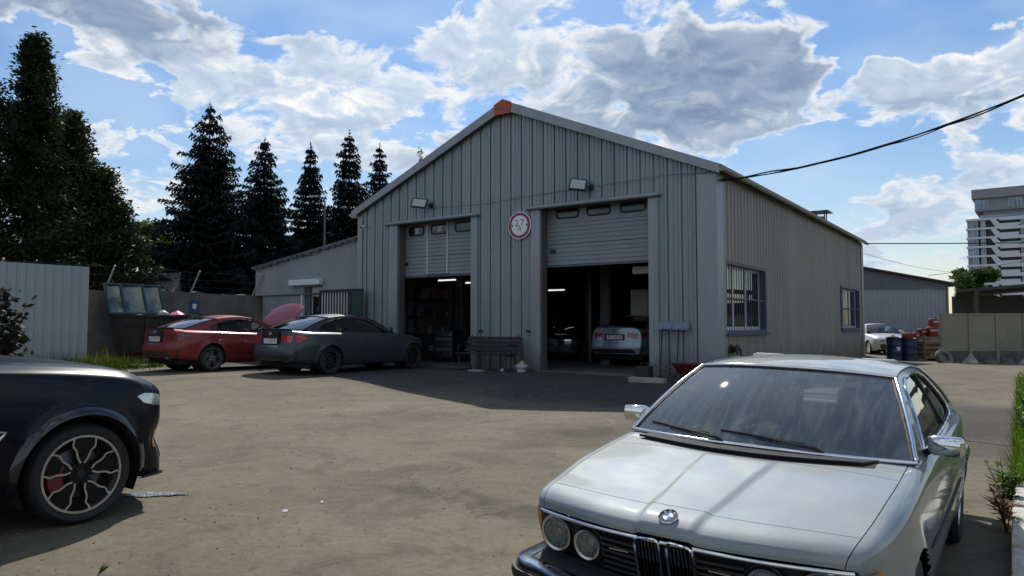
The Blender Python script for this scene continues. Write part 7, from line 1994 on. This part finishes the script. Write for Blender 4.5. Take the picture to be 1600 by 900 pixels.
# ------------------------------------------------------------------ right hand yard: drums, crate, red cans, tyre, junk along the fence
def zat(x, y): return gz(x, y)
for (x, y, lab, hh) in ((15.02, 28.5, 'blue steel drum with a white label, left one of the pair', .89), (15.60, 28.5, 'blue steel drum without label, right one of the pair', .89)):
    d = thing('steel_drum', lab, 'drum', (x, y, zat(x, y)), 0, 'blue drums at the right of the yard')
    prof = [(.001, .02), (.27, .02), (.292, 0), (.292, .02), (.286, .04), (.286, .28), (.296, .30), (.286, .32), (.286, .56), (.296, .58), (.286, .60), (.286, .85), (.294, .87), (.292, hh), (.275, hh - .01), (.27, hh - .03), (.001, hh - .03)]
    MB().lathe(prof, 28, 'Z').build('drum_body', M['blue_drum'], d, smooth=35)
    MB().cyl((.16, 0, hh - .03), (.16, 0, hh - .005), .03, 10).build('bung', M['steel_dark'], d)
    if 'white' in lab: 
        G = [[(math.cos(a) * .2885, math.sin(a) * .2885, z) for z in (.38, .52)] for a in np.linspace(-1.75, -1.25, 6)]; MB().grid(G).build('drum_label', M['paper'], d)
r = random.Random(17)
for (x, y, z, lab, nm, mt, sx) in ((15.55, 28.5, .87, 'red canister lying on the right blue drum', 'canister', 'red_plastic', .16), (14.95, 28.45, .87, 'black rag bundle on the left blue drum', 'rag_bundle', 'debris', .16)):
    if nm == 'canister':
        o = MB().box(-sx * 1.2, sx * 1.2, -.12, .12, 0, .24).build(nm, M[mt], None, bevel=.04, smooth=40); o.location = (x, y, zat(x, y) + z - .01); tag(o, lab, 'canister')
    else: o = bag(nm, lab, (x, y, zat(x, y) + z - .01), sx, .10, M[mt], 5, 'rag')
cx, cy = 17.0, 29.3; cz = zat(cx, cy)
cr_ = thing('wooden_crate', 'open slatted wooden crate full of scrap beside the blue drums', 'crate', (cx, cy, cz), 0.05)
for x in (-.62, .62):
    for y in (-.45, .45): MB().box(x - .04, x + .04, y - .04, y + .04, 0, .98).build('corner_post', M['pallet_wood'], cr_)
for k in range(5):
    z = .08 + k * .19
    MB().box(-.66, .66, -.515, -.49, z, z + .11).build('slat', M['pallet_wood'], cr_); MB().box(-.66, .66, .49, .515, z, z + .11).build('slat', M['pallet_wood'], cr_)
    MB().box(-.685, -.66, -.48, .48, z, z + .11).build('slat', M['pallet_wood'], cr_); MB().box(.66, .685, -.48, .48, z, z + .11).build('slat', M['pallet_wood'], cr_)
MB().box(-.62, .62, -.45, .45, .05, .75).build('crate_fill', M['debris'], cr_)
for k in range(16):
    x, z = cx + r.uniform(-.58, .58), cz + r.uniform(.15, .85); o = MB().lathe([(.001, -.03), (.05, -.03), (.055, 0), (.05, .03), (.001, .03)], 10, 'Y').build('scrap_part', M[r.choice(('alu', 'rust', 'paper', 'debris'))], cr_); o.location = (x - cx, -.47, z - cz); o.rotation_euler = (r.uniform(-1, 1), r.uniform(-1, 1), r.uniform(-1, 1))
reds = [(16.05, 29.4, .0, .30, .46, .85), (16.5, 29.9, .0, .36, .40, 1.0), (16.75, 29.6, .93, .30, .26, .32), (17.1, 29.5, .93, .38, .30, .40), (17.3, 29.7, 1.30, .34, .26, .36), (17.95, 29.9, 1.05, .2, .22, .42), (16.35, 29.35, .8, .22, .2, .3)]
RL = ['tall red plastic container between the right drum and the crate', 'broad red plastic container behind the crate', 'red can on the left corner of the crate', 'largest red can on top of the crate', 'topmost red can stacked on the crate', 'red can at the right end behind the crate', 'small red can hanging over the left edge of the crate']
for (x, y, z, sx, sy, sz), lab in zip(reds, RL):
    t = thing('red_canister', lab, 'canister', (x, y, zat(x, y) + z), r.uniform(-.4, .4), 'red containers piled by the crate')
    MB().box(-sx / 2, sx / 2, -sy / 2, sy / 2, 0, sz).build('can_body', M['red_plastic'], t, bevel=.035, smooth=40); MB().cyl((sx * .25, 0, sz), (sx * .25, 0, sz + .05), .03, 10).build('cap', M['black_plastic'], t); MB().box(-sx / 2 + .03, sx / 2 - .03, -sy / 2 - .004, -sy / 2 - .001, sz * .55, sz * .75).build('label_band', M['bag_white'], t)
tx, ty_ = 16.0, 26.9
ty = thing('worn_tyre', 'worn grey tyre leaning on the ground at the left end of the panel fence', 'tyre', (tx, ty_, zat(tx, ty_) + .18), .3, rot=(math.radians(62), .1, .2))
MB().lathe([(.19, -.09), (.30, -.10), (.325, -.07), (.33, 0), (.325, .07), (.30, .10), (.19, .09), (.18, 0), (.19, -.09)], 32, 'Z').build('tyre_casing', M['tyre_grey'], ty, smooth=50)
for k in range(4): MB().lathe([(.329, -.055 + k * .036), (.322, -.05 + k * .036), (.322, -.043 + k * .036), (.329, -.038 + k * .036)], 32, 'Z').build('tread_groove', M['black_rubber'], ty)
r = random.Random(41)
JL = ['grey rubble heap against the panel fence, nearest the tyre', 'dark rubble heap against the second fence panel', 'flat dark heap against the third fence panel', 'pale heap of broken concrete by the third fence panel', 'low rubble heap at the right end of the visible fence']
for k, lab in enumerate(JL):
    x, y = 16.95 + k * .62, 26.85 - k * .10; sx = r.uniform(.28, .42); m = MB(); G = []
    for i in range(6):
        t = i / 5; G.append([(math.cos(a) * sx * (1 - t * .8) * r.uniform(.75, 1.2), math.sin(a) * sx * .6 * (1 - t * .8) * r.uniform(.75, 1.2), t * r.uniform(.22, .36)) for a in np.linspace(0, 2 * PI, 13)[:-1]]); G[-1].append(G[-1][0])
    m.grid(G); m.add(G[-1][:-1], [tuple(range(12))]); o = m.build('rubble_heap', M['slab' if k in (0, 3) else 'debris'], None); o.location = (x, y, zat(x, y) - .02); tag(o, lab, 'rubble')
# ------------------------------------------------------------------ kerb at the right with weeds
K0 = Vector((3.10, 4.70, 0)); kdir = BV
kb = bpy.data.objects.new('kerb', None); link(kb); kb['kind'] = 'structure'
r = random.Random(5)
for k in range(-3, 26):
    a = K0 + kdir * (k * .62) + Vector((BU.x, BU.y, 0)) * (.12 + .05); ln = .60
    z = gz(a.x, a.y); T = Matrix.Translation((a.x, a.y, z)) @ Matrix.Rotation(PI / 2 - TH + r.uniform(-.03, .03), 4, 'Z') @ Matrix.Rotation(r.uniform(-.03, .03), 4, 'X')
    o = MB().box(-ln / 2 + .006, ln / 2 - .006, -.10, .10, -.15, .13 + r.uniform(-.015, .015)).build('kerb_stone', M['kerb'], kb, bevel=.018, smooth=40); o.matrix_local = T
def blades(name, label_kind, spots, mat, hmin, hmax, w, r, seed_heads=0):
    m = MB()
    for (x, y) in spots:
        z = gz(x, y); h = r.uniform(hmin, hmax); a = r.uniform(0, 6.28); ln = r.uniform(.1, .5) * h; d = Vector((math.cos(a), math.sin(a), 0)); s = Vector((-d.y, d.x, 0)) * w * r.uniform(.6, 1.2)
        b = Vector((x, y, z - .01)); mid = b + d * ln * .35 + Vector((0, 0, h * .6)); tip = b + d * ln + Vector((0, 0, h))
        m.add([b - s, b + s, mid + s * .8, mid - s * .8, tip], [(0, 1, 2, 3), (3, 2, 4)])
    return m.build(name, mat, None, recalc=False, kind='stuff')
r = random.Random(23)
sp_ = []
for k in range(5200):       # grass along the sheet fence, thicker at its foot
    t = r.uniform(-6.5, .9); off = abs(r.gauss(0, .55)) + .05
    p = F0 + BV * t + Vector((BU.x, BU.y, 0)) * off; sp_.append((p.x, p.y))
for k in range(1500):
    p = F0 + BV * r.uniform(.2, 1.6) + Vector((BU.x, BU.y, 0)) * r.uniform(-1.6, .9); sp_.append((p.x, p.y))
blades('grass', 'x', sp_, M['grass'], .06, .34, .010, r)
sp_ = []
for k in range(700):
    t = r.uniform(-6, .6); p = F0 + BV * t + Vector((BU.x, BU.y, 0)) * abs(r.gauss(0, .35)); sp_.append((p.x, p.y))
blades('tall_grass', 'x', sp_, M['weed_dry2'], .25, .60, .006, r)
sp_ = []
for k in range(2600):
    t = r.uniform(2.6, 15); p = K0 + kdir * t + Vector((BU.x, BU.y, 0)) * (.06 + abs(r.gauss(0, .03 + .018 * max(0, t - 2)))) ; sp_.append((p.x, p.y))
for k in range(9000):
    t = r.uniform(4.2, 17); p = K0 + kdir * t + Vector((BU.x, BU.y, 0)) * r.uniform(.40, 2.6); sp_.append((p.x, p.y))
for k in range(3000):
    t = r.uniform(4.6, 13); p = K0 + kdir * t + Vector((BU.x, BU.y, 0)) * (.22 + abs(r.gauss(0, .28))); sp_.append((p.x, p.y))
blades('grass', 'x', sp_, M['weed'], .08, .42, .009, r)
def weed(x, y, h, n, seed, mat, lab, dry=False):
    r = random.Random(seed); z = gz(x, y); t = thing('weed_plant', lab, 'weed', (x, y, z), 0, 'weeds along the right kerb'); m = MB(); st = MB()
    for k in range(n):
        a = r.uniform(0, 6.28); hh = h * r.uniform(.5, 1.1); tip = Vector((math.cos(a) * hh * .35, math.sin(a) * hh * .35, hh)); st.tube([(0, 0, -.02), tuple(tip * .5 + Vector((0, 0, hh * .1))), tuple(tip)], [.005, .004, .002], 4)
        for i in range(11):
            f = r.uniform(.2, 1); p = tip * f + Vector((0, 0, hh * .1 * math.sin(PI * f))); ang = r.uniform(0, 6.28); d = Vector((math.cos(ang), math.sin(ang), r.uniform(-.1, .6))).normalized(); s = d.cross(Vector((0, 0, 1))).normalized() * .018; L_ = r.uniform(.05, .12)
            m.add([p, p + d * L_ * .5 + s, p + d * L_, p + d * L_ * .5 - s], [(0, 1, 2, 3)])
    m.build('leaves', mat, t, recalc=False); st.build('stem', M['weed_dry'] if dry else mat, t)
for k, (t, off, h, n, dry, lab) in enumerate(((1.15, .03, .34, 9, True, 'reddish dry weed at the kerb nearest the camera'), (1.85, .02, .40, 13, False, 'bright green weed at the kerb beside the coupe shadow'), (2.6, .02, .32, 9, False, 'second green weed along the kerb'), (3.9, .22, .42, 12, False, 'green weed growing where the kerb goes under the grass'), (5.4, .25, .62, 16, False, 'tall green weed at the near edge of the right grass strip'), (6.9, .28, .75, 16, False, 'tallest green weed in the right grass strip'), (8.6, .30, .66, 14, True, 'tall half dry weed in the right grass strip'))):
    p = K0 + kdir * t + Vector((BU.x, BU.y, 0)) * off; weed(p.x, p.y, h, n, 50 + k, M['weed_dry' if dry else 'weed'], lab, dry)
# tuft at the lower left, puddle by the black car, bits of litter, pebbles
p = Vector((-2.42, 4.30, 0)); z = gz(p.x, p.y); m = MB(); r = random.Random(2)
for k in range(12):
    a = r.uniform(-.5, 1.2); h = r.uniform(.04, .075); d = Vector((math.cos(a), .3 * math.sin(a), 0)); s = Vector((0, 0, .012))
    m.add([(0, 0, -.005), tuple(d * .03 + Vector((0, .008, h * .6))), tuple(d * .07 + Vector((0, 0, h))), tuple(d * .035 + Vector((0, -.008, h * .5)))], [(0, 1, 2, 3)])
o = m.build('grass_tuft', M['weed'], None, recalc=False); o.location = (p.x, p.y, z); tag(o, 'tiny green grass tuft at the bottom edge left of the middle', 'grass tuft')
r = random.Random(77); pts = []
pc = Vector((-3.03, 6.16, 0)); zz = max(gz(pc.x + a, pc.y + b) for a in (-.4, 0, .4) for b in (-.12, 0, .12)) + .006
for k in range(48):
    a = 2 * PI * k / 48; q = 1 + .18 * math.sin(3 * a + 1) + .10 * math.sin(7 * a) + r.uniform(-.08, .08); pts.append((pc.x + math.cos(a) * .24 * q, pc.y + math.sin(a) * .085 * q, zz))
m = MB(); m.add(pts, [tuple(range(48))]); m.build('puddle', M['water'], None, kind='structure')
for k, (x, y) in enumerate(((-1.781, 5.749), (-1.57, 6.05))):
    o = MB().add([(-.018, -.011, 0), (.018, -.013, .003), (.02, .010, .012), (-.010, .012, .008)], [(0, 1, 2, 3)]).build('paper_scrap', M['paper'], None); o.location = (x, y, gz(x, y) + .006); o.rotation_euler = (.1, .1, k * 1.1); o.scale = (1.2 - .5 * k,) * 3
    tag(o, ('larger', 'smaller')[k] + ' pale paper scrap of two on the bare ground in the left foreground', 'litter', 'paper scraps in the foreground')
r = random.Random(91); m = MB()
def pebble(x, y, s):
    z = gz(x, y); b = len(m.v)
    for (a, c, e) in ((1, 0, 0), (-.5, .8, 0), (-.5, -.8, 0), (.1, .05, .75), (-.1, -.1, -.3)): m.v.append((x + a * s * r.uniform(.7, 1.2), y + c * s * r.uniform(.7, 1.2), z + e * s * r.uniform(.6, 1.2)))
    m.f += [(b, b + 1, b + 3), (b + 1, b + 2, b + 3), (b + 2, b, b + 3)]
for k in range(5200):
    y = 2.6 + 16 * r.random() ** 1.9; x = r.uniform(-.75, .85) * (y + 1.2); pebble(x, y, r.choice((.004, .005, .006, .007, .008, .010, .013)) * (.6 + y * .05))
m.build('gravel', M['pebble'], None, recalc=False, kind='stuff')
m = MB()
for k in range(150):
    y = 2.8 + 11 * r.random() ** 1.6; x = r.uniform(-.7, .8) * (y + 1); pebble(x, y, r.uniform(.006, .016))
m.build('dark_crumbs', M['pebble_dark'], None, recalc=False, kind='stuff')
